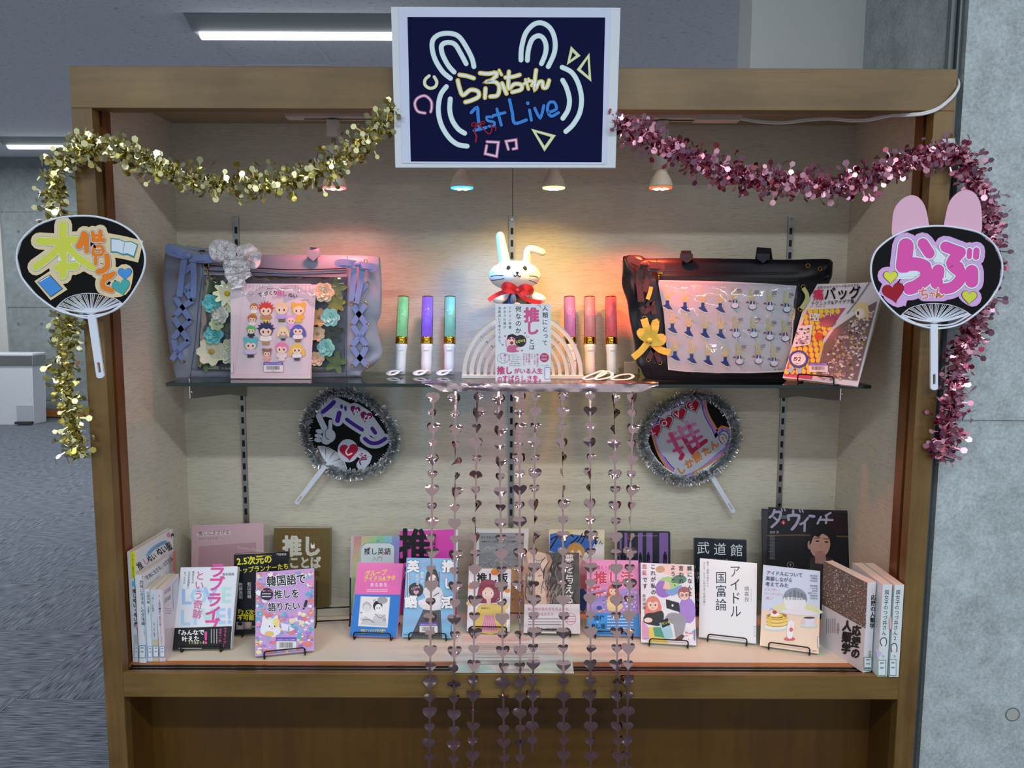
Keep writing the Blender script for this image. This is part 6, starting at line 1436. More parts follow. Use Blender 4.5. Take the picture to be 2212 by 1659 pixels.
# sheet of printed rabbits behind the window
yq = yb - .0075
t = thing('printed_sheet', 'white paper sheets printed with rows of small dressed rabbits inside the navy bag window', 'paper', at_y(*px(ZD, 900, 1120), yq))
MB().prism(pxy(ZD, pp, yq), V((0, .0006, 0))).build('sheet', mat('shaded_thin_paper', '#c3c4c9', .7), t)  # white paper, greyed in its colour for the dim light on the shelf
P = Print(V((0, yq, 0)), V((0, -1, 0)), ZD, .0001); P.STEP = .00001
YB_, NV = '#d9c88c', '#2f4484'
def bunny(x, y, k, kind):
    if kind == 0:
        for s_, w_ in (([(x - 8 * k, y - 60 * k), (x - 14 * k, y - 95 * k), (x - 18 * k, y - 140 * k)], 15 * k), ([(x + 14 * k, y - 62 * k), (x + 30 * k, y - 88 * k), (x + 58 * k, y - 72 * k)], 13 * k)): P.stroke(s_, w_, YB_, 3)
        P.ell(x, y - 40 * k, 29 * k, 25 * k, YB_); P.stroke([(x - 12 * k, y + 60 * k), (x - 30 * k, y + 82 * k)], 9 * k, YB_, 0); P.stroke([(x + 15 * k, y + 60 * k), (x + 15 * k, y + 88 * k)], 9 * k, YB_, 0)
        P.poly([(x - 14 * k, y - 12 * k), (x + 16 * k, y - 12 * k), (x + 18 * k, y + 25 * k), (x + 50 * k, y + 75 * k), (x + 10 * k, y + 72 * k), (x - 45 * k, y + 35 * k), (x - 16 * k, y + 25 * k)], NV); P.stroke([(x - 42 * k, y + 42 * k), (x + 5 * k, y + 72 * k), (x + 44 * k, y + 80 * k)], 6 * k, '#e8e6e4', 3)
        P.ell(x + 22 * k, y + 12 * k, 8 * k, 7 * k, YB_)
    else:
        for s_, w_ in (([(x - 14 * k, y - 60 * k), (x - 22 * k, y - 95 * k), (x - 16 * k, y - 130 * k)], 18 * k), ([(x + 8 * k, y - 62 * k), (x + 22 * k, y - 88 * k), (x + 40 * k, y - 78 * k)], 13 * k)): P.stroke(s_, w_, '#c3c08c', 3)
        for j in range(3): P.stroke([(x + 18 * k, y - (112 - 12 * j) * k), (x + 60 * k, y - (116 - 12 * j) * k)], 3.5 * k, '#2b3044', 0)
        P.ell(x - 8 * k, y - 42 * k, 24 * k, 22 * k, '#c3c08c'); P.stroke([(x + 30 * k, y - 10 * k), (x + 55 * k, y + 5 * k)], 8 * k, '#c3c08c', 0); P.stroke([(x - 60 * k, y - 5 * k), (x - 30 * k, y - 2 * k)], 5 * k, '#3a4060', 0); P.ell(x - 45 * k, y - 10 * k, 10 * k, 7 * k, '#a05a4a')
        P.stroke([(x + 8 * k, y + 60 * k), (x + 22 * k, y + 92 * k)], 8 * k, '#c3c08c', 0)
        P.poly([(x - 20 * k, y - 18 * k), (x + 16 * k, y - 18 * k), (x + 22 * k, y + 22 * k), (x - 22 * k, y + 18 * k)], NV); P.poly([(x - 4 * k, y - 18 * k), (x + 4 * k, y - 18 * k), (x + 5 * k, y + 18 * k), (x - 5 * k, y + 18 * k)], '#e6e6ea')
        P.ell(x, y + 38 * k, 38 * k, 28 * k, NV); P.ell(x, y + 34 * k, 34 * k, 25 * k, '#e0e0e6')
    for e in (-9, 9): P.ell(x + e * k - (8 * k if kind else 0), y - 42 * k, 2.5 * k, 3 * k, '#3a342c', n=6)
for x, y in ((448, 560), (588, 575), (730, 578), (868, 582), (487, 745), (615, 772), (745, 785), (872, 790), (508, 965), (640, 985), (770, 1000), (908, 1010)): bunny(x, y, .86, 0)
for x, y in ((985, 560), (1125, 570), (1265, 578), (1398, 590), (995, 790), (1135, 790), (1262, 812), (1385, 822), (1020, 1005), (1172, 1000), (1295, 1020)): bunny(x, y, .86, 1)
P.stroke([(905, 400), (905, 620), (930, 900), (940, 1125)], 2.5, '#c3c3c8', 3)
P.build('print', t, PRINT_MATTE)
# yellow bow
t = thing('ribbon_bow', 'yellow satin ribbon bow on the left side of the navy bag', 'bow', at_y(*px(ZD, 310, 870), yb - .02))
bow(t, RIB_Y, ZD, (308, 868), [[(300, 865), (250, 835), (232, 800), (255, 810), (300, 870)], [(300, 860), (345, 800), (355, 735), (350, 730), (310, 860)], [(320, 868), (375, 845), (408, 845), (400, 880), (320, 885)], [(300, 860), (285, 780), (262, 695), (275, 740), (310, 860)]],
    [[(295, 880), (240, 950), (175, 1005)], [(325, 885), (390, 940), (470, 965)]], .014, yb - .022, (24, 20))

# ---- yellow handbag book on its stand
def d(P):
    P.poly([(1632, 425), (2180, 400), (1965, 1235), (1368, 1160)], '#e2dcdf')
    P.poly([(1562, 625), (1870, 610), (1690, 860), (1600, 1180), (1372, 1155)], '#c2557e')
    for j in range(13):
        for i in range(14):
            y = 635 + j * 44; x = 1545 - (y - 625) * .33 + i * 44 + (22 if j % 2 else 0)
            if x + 20 < 1866 - (y - 620) * .62 + (170 if y > 860 else 0) and y < 1140 and x > 1560 - (y - 625) * .345: P.ell(x, y, 20, 23, '#ecd03c', n=10)
    q = random.Random(11); P.poly([(2045, 600), (2120, 560), (1965, 1190), (1640, 1150), (1700, 900), (1780, 780)], '#7d6a66')
    for i in range(420):
        u, v_ = q.random(), q.random(); y = 640 + v_ * 540; xl_ = 1990 - (y - 600) * .68 if y < 860 else 1790 - (y - 860) * .5; xr_ = 2110 - (y - 600) * .29; x = xl_ + u * (xr_ - xl_); r_ = q.uniform(5, 15)
        P.put([(x + r_ * math.cos(a), y + r_ * .8 * math.sin(a)) for a in (0, 1.2, 2.5, 3.8, 5)], [(0, 1, 2, 3, 4)], q.choice(('#e3d3cf', '#9a8484', '#c9a9a0', '#4a3a3c', '#e6dcc8', '#c78a8a', '#b9a24a', '#7a6464', '#ded8e0'))); P.z += .000001
    P.up(); P.ell(2000, 640, 55, 60, '#e8d9b0'); P.ell(1985, 660, 34, 38, '#f4e6de'); P.ell(1972, 655, 9, 16, '#4a4038'); P.poly([(1930, 640), (1960, 580), (2030, 570), (2060, 640), (2040, 720), (2020, 620), (1960, 620)], '#e3cf96', 2)
    for x, y, w_ in ((1895, 660, 0),): P.stroke([(1885, 655), (1960, 560), (2060, 415)], 10, '#8b8b93', 0)
    P.poly([(1680, 690), (1780, 665), (1795, 715), (1770, 755), (1690, 760)], '#a8506a', 2); P.stroke([(1700, 690), (1740, 640), (1755, 680)], 5, '#e6e0e0'); P.poly([(1585, 655), (1672, 660), (1655, 720), (1590, 710)], '#e6e2d8'); P.confetti(1595, 662, 1660, 712, 26, ('#4a6a4a', '#2a2a2a', '#c9c9b0'), 3, 8)
    P.poly([(1500, 760), (1610, 745), (1590, 905), (1455, 925)], '#e6e2e4'); P.confetti(1475, 770, 1592, 905, 60, ('#4a3f6a', '#8a86a4', '#b09a4a', '#2a2a3a', '#b9b4c0'), 5, 13); P.ell(1658, 838, 32, 30, '#e2543a'); P.stroke([(1640, 800), (1668, 780), (1690, 795)], 5, '#7a3a2a')
    P.text('大好きなキャラへの愛のカタチ', 1648, 462, 24, '#2a2226', 0.01, ang=-4); P.text('痛', 1615, 545, 92, '#d23a5e', 0.03, ang=-3, sx=.95); P.text('バッグ', 1702, 545, 108, '#1a1618', 0.02, ang=-3, sx=.92)
    P.text('テクニック&アイデア集', 1598, 592, 36, '#2a2226', 0.012, ang=-3, sx=.9); P.text('痛バッグ愛好会　編', 1592, 608, 13, '#6a5a60', ang=-1)
    P.ell(1500, 1020, 78, 70, '#3a4f9a'); P.ell(1500, 1020, 58, 52, '#efeef0'); P.text('192', 1452, 1038, 48, '#1a1618', 0.02, shear=.15); P.text('bags!', 1468, 1062, 22, '#1a1618', shear=.1); P.lines(1470, 975, 60, 2, 12, 4, '#6a6a7a')
    P.poly([(1440, 1080), (1470, 1092), (1440, 1132), (1408, 1118)], '#8fc0e0'); P.poly([(1490, 1095), (1525, 1092), (1520, 1140), (1490, 1138)], '#8fc0e0')
    P.libtag(1580, 1050, 1735, 1125)
book('yellow and white handbag-technique book with blue rosette, leaning at the right end of the shelf', ZD, (1366, 1166), (1960, 1222), (1632, 425), None, T=.018, spine='L', cov='#dcd6cc', draw=d, base=ZS_, lift=.006, tilt=24, W_=.182, H=.25,
     stand='black wire stand holding the yellow handbag book at the shelf end')

# ---- book in front of the rabbit
def d(P):
    P.poly([(922, 648), (1363, 655), (1360, 1270), (922, 1268)], '#dde2e8')
    K = '#26262c'
    P.text('人類にとって', 1318, 662, 48, K, 0.01, vert=True, gap=1.15); P.text('何なのか、', 1105, 668, 50, K, 0.014, vert=True, gap=1.14); P.text('とは', 1213, 925, 48, K, 0.01, vert=True)
    P.text('推', 1150, 785, 122, '#d2568c', 0.05, sx=1.0); P.text('し', 1160, 885, 112, '#d2568c', 0.05)
    P.stroke([(1255, 662), (1280, 662), (1280, 682)], 4, '#d2568c', 0); P.stroke([(1168, 898), (1168, 915), (1192, 915)], 4, '#d2568c', 0)
    P.text('イケメン俳優', 1038, 672, 25, K, vert=True, gap=1.22); P.text('オタクの僕が', 996, 672, 25, K, vert=True, gap=1.22); P.text('本気出して考えてみた。', 955, 672, 25, K, vert=True, gap=1.15)
    for x, y, r_ in ((1158, 882, 8), (1000, 907, 9), (980, 977, 8), (1133, 1022, 8)): P.heart(x, y, r_, '#c44a86')
    P.poly([(1015, 1032), (1022, 985), (1060, 975), (1100, 985), (1108, 1032)], '#c9648c', 2); P.ell(1052, 940, 38, 42, '#f0d0c0'); P.poly([(1012, 940), (1022, 900), (1060, 890), (1095, 905), (1090, 930), (1050, 912)], '#241c22', 1)
    P.heart(1038, 930, 11, '#c4406e'); P.heart(1066, 928, 11, '#c4406e'); P.ell(1052, 962, 14, 13, '#8a2a40'); P.stroke([(1004, 940), (1010, 990)], 9, '#e3a0c4', 0); P.ell(1100, 1010, 12, 12, '#f0d0c0')
    P.ell(1122, 945, 46, 48, '#2c2a26'); P.text('LOVE', 1085, 962, 28, '#e2dc7a', 0.04, ang=-8)
    M_ = '#c4447c'
    P.stroke([(985 + 46 * math.cos(a), 1082 + 40 * math.sin(a)) for a in [k * .4488 for k in range(14)]], 2.5, '#7a7a84', 0, True); P.text('聞いて', 998, 1050, 21, M_, 0.01, vert=True); P.text('くれ。', 966, 1052, 21, M_, 0.01, vert=True)
    for i in range(6): P.text(('何かを全力で', '「好き」と言える', '「好きなもの」から', '友達ができる', '推しを想う時間は', 'ただの私に戻れる')[i], 1048, 1060 + i * 17, 9.5, '#4a4a52')
    for i in (0, 2, 4): P.rect(1036, 1050 + i * 17, 1039, 1076 + i * 17, M_)
    for i, l in enumerate(('推しが自分に', 'してくれた', 'こと。', '自分が推し', 'のために', 'できること。')): P.text(l, 1258 - i * 22, 1045, 18, M_, 0.01, vert=True)
    P.ell(1312, 1078, 36, 36, '#b8386c'); P.lines(1290, 1060, 44, 4, 11, 4, '#f0c8d8'); P.text('サンマーク出版', 1280, 1143, 9, '#444')
    P.text('推し', 935, 1205, 66, M_, 0.035, sx=.95); P.text('がいる人生', 1070, 1202, 46, M_, 0.02); P.text('の', 935, 1262, 42, M_, 0.02); P.text('すばらしさを。', 975, 1264, 54, M_, 0.02, sx=.9)
    P.rect(1315, 1155, 1358, 1250, '#4a68a8'); P.rect(1319, 1160, 1356, 1246, '#e3e7ee')
book('white paperback with pink and black vertical text standing before the plush rabbit', ZC, (922, 1274), (1362, 1276), (921, 648), (1364, 654), T=.016, cov='#dfe3e8', draw=d, base=ZS_, lift=.001, tilt=5)

# ---- penlights
def penlight(label, xb, xt, col, em, sx_=1, strap=True):
    base = at_z(*px(ZC, xb, 1212), ZS_ + .0005); yb_ = max(min(base.y, .36), .30); base = at_y(*px(ZC, xb, 1208), yb_); base = V((base.x, yb_, ZS_ + .0005))
    top = at_y(*px(ZC, xt, 590), yb_ + .035); ax = (top - base).normalized(); L = (top - base).length
    t = thing('penlight', label, 'penlight', base, 'concert penlights on the shelf')
    k = 1.14
    def pr(l): return [(h, r * k) for h, r in l]
    MB().lathe(base, ax, pr([(0, .0095), (.002, .0118), (.03, .0120), (.055, .0118), (.072, .0135), (.0795, .0138)]), 28).build('handle', WHITE_P, t, smooth=True)
    MB().lathe(base + ax * .079, ax, pr([(0, .0138), (.001, .0147), (.004, .0142), (.015, .0142), (.018, .0147), (.019, .0138)]), 28).build('gold_band', GOLD, t, smooth=True)
    m = mat('tube_' + col.strip('#'), col, 0.25, noise=0.12, nscale=90, sss=.2, emit=em)
    MB().lathe(base + ax * .098, ax, pr([(0, .0120), (L - .101, .0120)]), 28).build('light_tube', m, t, smooth=False)
    MB().lathe(base + ax * (L - .003), ax, pr([(0, .0128), (.002, .0128), (.003, .0115)]), 28).build('gold_cap', GOLD, t)
    MB().lathe(base + ax * .0975, ax, pr([(0, .0132), (L - .0995, .0132)]), 28).build('clear_shell', GLASS, t, smooth=True)
    c = base + ax * .066 + V((0, -.0148, 0)); MB().ball(c, .007, .0012, .0038, 14, 8).build('button', WHITE_P, t, smooth=True)
    if strap:
        p = base + V((0, -.016, .002)); q = [p + V(v) for v in ((.008, .008, .006), (-.002, -.006, .010), (-.018, -.016, .009), (-.024, -.024, .005), (-.018, -.03, .002), (-.008, -.02, .003), (0, -.01, .009), (.008, -.008, .012))]
        m_ = MB(); m_.ribbon(smoothpath(q, 6), .013, n=V((0, .3, -1))); m_.build('wrist_strap', WHITE_P, t, smooth=True, solid=.0008)
penlight('penlight with a pale green tube, leftmost on the shelf', 163, 191, '#a6dcae', .42)
penlight('penlight with a glowing purple tube', 371, 383, '#9a6af0', .6)
penlight('penlight with a pale aqua tube, left of the rainbow rack', 555, 562, '#9cd3d4', .42)
penlight('penlight with a pink tube partly behind the rainbow rack', 1528, 1511, '#f08cc2', .42, strap=False)
penlight('penlight with a salmon tube, right of the rainbow rack', 1676, 1671, '#f2969c', .42, strap=False)
penlight('penlight with a red-pink tube next to the navy bag', 1851, 1841, '#f06c78', .42, strap=False)
for lb, pts in (('white wrist strap looped in front of the salmon penlight', [(1625, 1232), (1700, 1200), (1775, 1175), (1800, 1195), (1740, 1225), (1660, 1245)]),
                ('white wrist strap crossing beside the red-pink penlight', [(1720, 1240), (1760, 1200), (1810, 1180), (1850, 1195), (1840, 1225), (1750, 1246)]),
                ('pale wrist strap lying flat before the navy bag', [(1850, 1240), (1905, 1215), (1985, 1205), (2020, 1222), (1980, 1245), (1880, 1250)])):
    Q = smoothpath([at_y(*px(ZC, a, b), .20 + (1250 - b) * .0006) for a, b in pts], 6, True); mz = min(q.z for q in Q)
    Q = [V((q.x, q.y, ZS_ + .003 + (q.z - mz))) for q in Q]
    m_ = MB(); m_.ribbon(Q + [Q[0]], .0075, n=V((0, .2, -1))); o = m_.build('wrist_strap', mat('strap_white', '#dedbe2', .5), smooth=True, solid=.001); tag(o, lb, 'strap', 'loose wrist straps')

# ---- rainbow rack
yr = .262
cR = at_y(*px(ZC, 1138, 1240), yr); kx = 1 / ZC[2] * (yr + DIST) / F_PX
t = thing('rainbow_rack', 'white plastic rainbow-shaped rack of five arches behind the centre book', 'rack', (cR.x, yr, ZS_))
ARC = mat('rack_white_plastic', '#cdd0c8', 0.45)
R0 = 482 * kx; zb_ = ZS_ + .009
for i, (ro, ri) in enumerate(((481, 448), (424, 390), (368, 338), (312, 284), (258, 234))):
    ro_, ri_ = ro * kx, ri * kx; sy = 1.04
    pts = [(cR.x + ro_ * math.cos(a), yr - .008, zb_ + ro_ * sy * math.sin(a)) for a in [math.pi * k / 40 for k in range(41)]] + [(cR.x + ri_ * math.cos(a), yr - .008, zb_ + ri_ * sy * math.sin(a)) for a in [math.pi * k / 40 for k in range(40, -1, -1)]]
    MB().prism(pts, V((0, .022, 0))).build('arch', ARC, t, bevel=.0008)
for j in range(4):
    for a in (.25, .72, 1.25, 1.9, 2.42, 2.9):
        r1 = (448, 390, 338, 284)[j] * kx; r2 = (424, 368, 312, 258)[j] * kx; d_ = V((math.cos(a), 0, math.sin(a) * 1.04)); c0 = V((cR.x, yr, zb_))
        MB().tube([c0 + d_ * (r2 - .001), c0 + d_ * (r1 + .001)], .0016, 6).build('spacer', ARC, t)
MB().box(cR.x - R0 - .001, cR.x + R0 + .001, yr - .012, yr + .018, ZS_ + .0003, zb_).build('base', ARC, t, bevel=.001)
MB().box(cR.x - .06, cR.x + .06, yr - .03, yr + .03, ZS_ + .0002, ZS_ + .003).build('foot', ARC, t, bevel=.001)

# ---- plush rabbit (one skin of plush, with dress and face as parts)
ya = .31; kx = 1 / ZC[2] * (ya + DIST) / F_PX
def rp(x, y, dy=0): return at_y(*px(ZC, x, y), ya + dy)
t = thing('plush_rabbit', 'white plush rabbit in navy dress with a red bow, one ear folded', 'plush toy', (rp(1075, 600).x, ya, ZS_ + .001))
hc = rp(1075, 425)
m_ = MB(); m_.ball(hc, 205 * kx, .045, 118 * kx, 36, 24)
ear = [rp(1000, 350), rp(985, 250), rp(972, 180), rp(960, 110)]
m_.tube(smoothpath(ear, 5), 1, 16, rr=[(46 - 12 * k / 15) * kx for k in range(16)]); m_.ball(ear[-1], 34 * kx, 34 * kx * .8, 34 * kx, 16, 12)
ear2 = [rp(1168, 350), rp(1172, 290), rp(1182, 225), rp(1215, 212, -.004), rp(1265, 228, -.008), rp(1295, 240, -.01)]
sp2 = smoothpath(ear2, 5); m_.tube(sp2, 1, 16, rr=[(32 - 5 * k / len(sp2)) * kx for k in range(len(sp2))]); m_.ball(ear2[-1], 28 * kx, 28 * kx * .8, 28 * kx, 16, 12)
bc = rp(1090, 800)
m_.ball(V((bc.x, ya, (hc.z + ZS_) / 2 - .02)), 120 * kx, .029, (hc.z - ZS_) / 2 - .0, 28, 20)
for x0, x1 in ((1020, 945), (1160, 1275)):
    P_ = smoothpath([rp(x0, 575), rp((x0 + x1) / 2, 590, -.012), rp(x1, 612, -.022)], 5); m_.tube(P_, 1, 14, rr=[(42 - 0 * k) * kx for k in range(len(P_))]); m_.ball(P_[-1], 50 * kx, 40 * kx, 36 * kx, 16, 12)
for sg in (-1, 1): m_.ball(V((bc.x + sg * .03, ya + .01, ZS_ + .020)), .024, .03, .019, 20, 14)
o = m_.build('plush_body', mat('white_plush', '#e6e3de', 0.95, bump=0.8, bscale=900, sheen=0.6, sss=.05), t, smooth=True)
r_ = o.modifiers.new('one_skin', 'REMESH'); r_.mode = 'VOXEL'; r_.voxel_size = .0022; r_.use_smooth_shade = True
m_ = MB(); b_ = V((bc.x, ya, 0)); z0 = ZS_ + .03; z1 = rp(1090, 552).z
m_.lathe(V((bc.x, ya, z0)), (0, 0, 1), [(0, .052), (.02, .050), ((z1 - z0) * .6, .0425), (z1 - z0 - .012, .034), (z1 - z0, .024)], 32)
for v_ in m_.v: v_.y = ya + (v_.y - ya) * .62
m_.build('dress', mat('navy_velvet', '#1d2147', 0.7, sheen=.6), t, smooth=True)
for x, dx in ((1065, 0), (1205, 10)):
    m_ = MB(); m_.ball(rp(x, 610, -.026 + (.004 if dx else 0)), 22 * kx, .006, 40 * kx, 14, 10); m_.build('dress_trim', mat('grey_blue_velvet', '#59617c', .7, sheen=.5), t, smooth=True)
BK_F = mat('black_felt', '#17130f', .9)
def onhead(x, y): # depth of the head's front at photo point
    p = rp(x, y); u = (p.x - hc.x) / (205 * kx); v_ = (p.z - hc.z) / (118 * kx); return -.045 * math.sqrt(max(.02, 1 - u * u - v_ * v_))
for x, y in ((1027, 368), (1157, 372)): m_ = MB(); m_.ball(rp(x, y, onhead(x, y)), 17 * kx, .003, 24 * kx, 16, 10); m_.build('eye', mat('dark_olive_felt', '#2e2a1a', .8), t, smooth=True)
m_ = MB(); m_.ball(rp(1097, 402, onhead(1097, 402)), 11 * kx, .003, 10 * kx, 12, 8); m_.build('nose', BK_F, t, smooth=True)
def thread(name, pts, w_, extra=0): 
    Q = smoothpath([V((a, b, 0)) for a, b in pts], 5); m_ = MB(); m_.tube([rp(q.x, q.y, onhead(q.x, q.y) - extra) for q in Q], w_ * kx, 6); return m_.build(name, BK_F, t, smooth=True)
thread('mouth', [(1068, 418), (1080, 432), (1097, 420), (1115, 434), (1124, 425)], 3.6); thread('mouth_line', [(1097, 405), (1096, 420)], 3.2)
for pts in ([(985, 422), (930, 424), (885, 432)], [(992, 448), (940, 458), (890, 464)], [(1192, 428), (1235, 430), (1262, 440)], [(1192, 462), (1225, 474), (1255, 490)]): thread('whisker', pts, 2.8)
RED = mat('red_satin_ribbon', '#c4161a', .35, sheen=.3)
def rb(name, pts, w_, dys): Q = smoothpath([rp(a, b, c) for (a, b), c in zip(pts, dys)], 6); m_ = MB(); m_.ribbon(Q, w_ * 1.2); m_.build(name, RED, t, solid=.0004)
yo = -.047
rb('bow_loop', [(1095, 545), (1045, 505), (1000, 500), (1000, 535), (1090, 550)], .012, [yo, yo - .012, yo - .008, yo - .004, yo]); rb('bow_loop', [(1100, 545), (1150, 515), (1200, 528), (1195, 560), (1105, 550)], .012, [yo, yo - .012, yo - .008, yo - .004, yo])
rb('bow_tail', [(1095, 545), (1010, 552), (930, 580), (868, 622)], .009, [yo, yo, yo + .008, yo]); rb('bow_tail', [(1100, 548), (1135, 590), (1200, 625), (1290, 640)], .009, [yo, yo - .004, yo - .002, yo])
MB().ball(rp(1098, 545, yo - .004), .005, .004, .0055, 12, 8).build('bow_knot', RED, t, smooth=True)

# small power box with a coiled cord behind the right-hand penlights
t = thing('power_box', 'small grey power box with a coiled clear cord behind the red-pink penlight', 'power box', at_z(*px(ZD, 140, 1085), ZS_ + .001))
a, b = at_y(*px(ZD, 102, 1090), .37), at_y(*px(ZD, 215, 1040), .37)
MB().box(a.x, b.x, .36, .39, ZS_ + .0005, b.z).build('box', mat('box_grey', '#8c8578', .5), t, bevel=.002)
q = random.Random(2); Q = []
c = at_z(*px(ZD, 150, 1125), ZS_ + .003)
for k in range(60): a = k * .62; Q.append(V((c.x + .024 * math.cos(a) * (1 + .2 * math.sin(k * 1.3)), c.y + .01 + .016 * math.sin(a), ZS_ + .003 + .010 * (.5 + .5 * math.sin(k * .77)))))
MB().tube(smoothpath(Q, 3), .0011, 6).build('cord', mat('clear_cord', '#a99f86', .3), t, smooth=True)

# ================================================================== HAND FANS
def fan(label, src, yf, outline, pivot, ribs_arc, handle, hw, slot, draw, cut, ears=None, tinsel=None, lower=None):
    """round hand fan: rim, printed face, spokes and handle; outline etc. in photo coordinates on the plane y=yf"""
    c0 = at_y(*px(src, *handle[-1]), yf)
    t = thing('hand_fan', label, 'hand fan', c0, 'decorated hand fans')
    k = (yf + DIST) / F_PX / src[2]
    O = [(v.x, v.y) for v in smoothpath([V((a, b, 0)) for a, b in outline], 8, True)]
    if ears:
        for e in ears: MB().prism([at_y(*px(src, v.x, v.y), yf + .003) for v in smoothpath([V((a, b, 0)) for a, b in e], 6, True)], V((0, .0008, 0))).build('rabbit_ear', mat('pink_card', '#d9a9c0', .6), t)
    # face: outline minus the open spoke window
    face = [at_y(*px(src, a, b), yf) for a, b in cut]
    MB().prism(face, V((0, .0012, 0))).build('face_sheet', mat('black_card', '#08080a', .7, spec=.2), t)
    MB().tube([at_y(*px(src, a, b), yf + .0004) for a, b in O], .0022, 8, True).build('rim', FAN_P, t, smooth=True)
    pv = at_y(*px(src, *pivot), yf + .0008)
    arc = [at_y(*px(src, v.x, v.y), yf + .0008) for v in smoothpath([V((a, b, 0)) for a, b in ribs_arc], 8)]
    m_ = MB(); n = 37
    for i in range(n):
        q = arc[int(i * (len(arc) - 1) / (n - 1))]; m_.tube([pv, q], .0007, 5)
    r = m_.build('spokes', FAN_P, t); r['kind'] = 'stuff'
    MB().tube(arc, .0011, 6).build('inner_rim', FAN_P, t, smooth=True)
    if lower:
        for L in lower: MB().tube([at_y(*px(src, v.x, v.y), yf + .0004) for v in smoothpath([V((a, b, 0)) for a, b in L], 8)], .0018, 6).build('lower_rim', FAN_P, t, smooth=True)
    # hub disc around the pivot
    hb = [pv + V((0, -.0006, 0)) + (q - pv) * .30 for q in arc] + [pv + (at_y(*px(src, *handle[0]), yf) - pv) * .6]
    MB().prism(hb, V((0, .0016, 0))).build('hub', FAN_P, t)
    a, b = V((*handle[0], 0)), V((*handle[-1], 0)); d_ = (b - a).normalized(); s_ = V((-d_.y, d_.x, 0))
    w0, w1 = hw; pts = [a + s_ * w0, a + (b - a) * .25 + s_ * (w0 * .75 + w1 * .25) * .97, b - d_ * w1 * .7 + s_ * w1, b - d_ * w1 * .15 + s_ * w1 * .7, b, b - d_ * w1 * .15 - s_ * w1 * .7, b - d_ * w1 * .7 - s_ * w1, a + (b - a) * .25 - s_ * (w0 * .75 + w1 * .25) * .97, a - s_ * w0]
    L = (b - a).length; s0, s1 = slot; sw = w1 * .38
    A = [b - d_ * L * s0, b - d_ * L * s1]
    # handle with a real slot: two side bars round the slot
    yH = yf - .0022; th = V((0, .0044, 0))
    def H(p): return at_y(*px(src, p.x, p.y), yH)
    up_, lo = A[0], A[1]
    poly_top = [a + s_ * w0, up_ + s_ * w1, up_ - s_ * w1, a - s_ * w0]
    m_ = MB(); m_.prism([H(p) for p in poly_top], th)
    m_.prism([H(p) for p in (lo + s_ * w1, b - d_ * w1 * .5 + s_ * w1, b - d_ * w1 * .12 + s_ * w1 * .65, b, b - d_ * w1 * .12 - s_ * w1 * .65, b - d_ * w1 * .5 - s_ * w1, lo - s_ * w1)], th)
    for sg in (-1, 1): m_.prism([H(p) for p in (up_ + s_ * w1 * sg, lo + s_ * w1 * sg, lo + s_ * sw * sg, up_ + s_ * sw * sg)], th)
    h = m_.build('handle', FAN_P, t)
    import bmesh
    bm = bmesh.new(); bm.from_mesh(h.data); bmesh.ops.remove_doubles(bm, verts=bm.verts, dist=1e-5); bmesh.ops.recalc_face_normals(bm, faces=bm.faces); bm.to_mesh(h.data); bm.free()
    P = Print(V((0, yf, 0)), V((0, -1, 0)), src, .0003); draw(P); P.build('face_print', t, PRINT_MATTE)
    if tinsel:
        C_ = smoothpath([at_y(*px(src, a_, b_), yf - .003) for a_, b_ in tinsel], 10); q = random.Random(4); m_ = MB()
        R_ = 66 * k
        for i in range(6500):
            j = q.randrange(len(C_) - 1); p = C_[j].lerp(C_[j + 1], q.random()); tg = (C_[j + 1] - C_[j]).normalized()
            d2 = V((q.gauss(0, 1), q.gauss(0, .6) - .5, q.gauss(0, 1))); d2 = (d2 - tg * d2.dot(tg) * .6).normalized(); Ln = R_ * q.uniform(.6, 1.35)
            if (p + d2 * Ln).y > YB - .002: d2.y = -abs(d2.y)
            sd = d2.cross(V((q.gauss(0, 1), q.gauss(0, 1), q.gauss(0, 1)))).normalized() * .00105
            m_.add([p - sd, p + sd, p + d2 * Ln + sd * .8, p + d2 * Ln - sd * .8], [(0, 1, 2, 3)])
        o = m_.build('tinsel_edging', SILV_FOIL, t); o['kind'] = 'stuff'
        MB().tube(C_[::3], .0012, 5).build('tinsel_core', SILV_FOIL, t)
    return t

YF = -.078
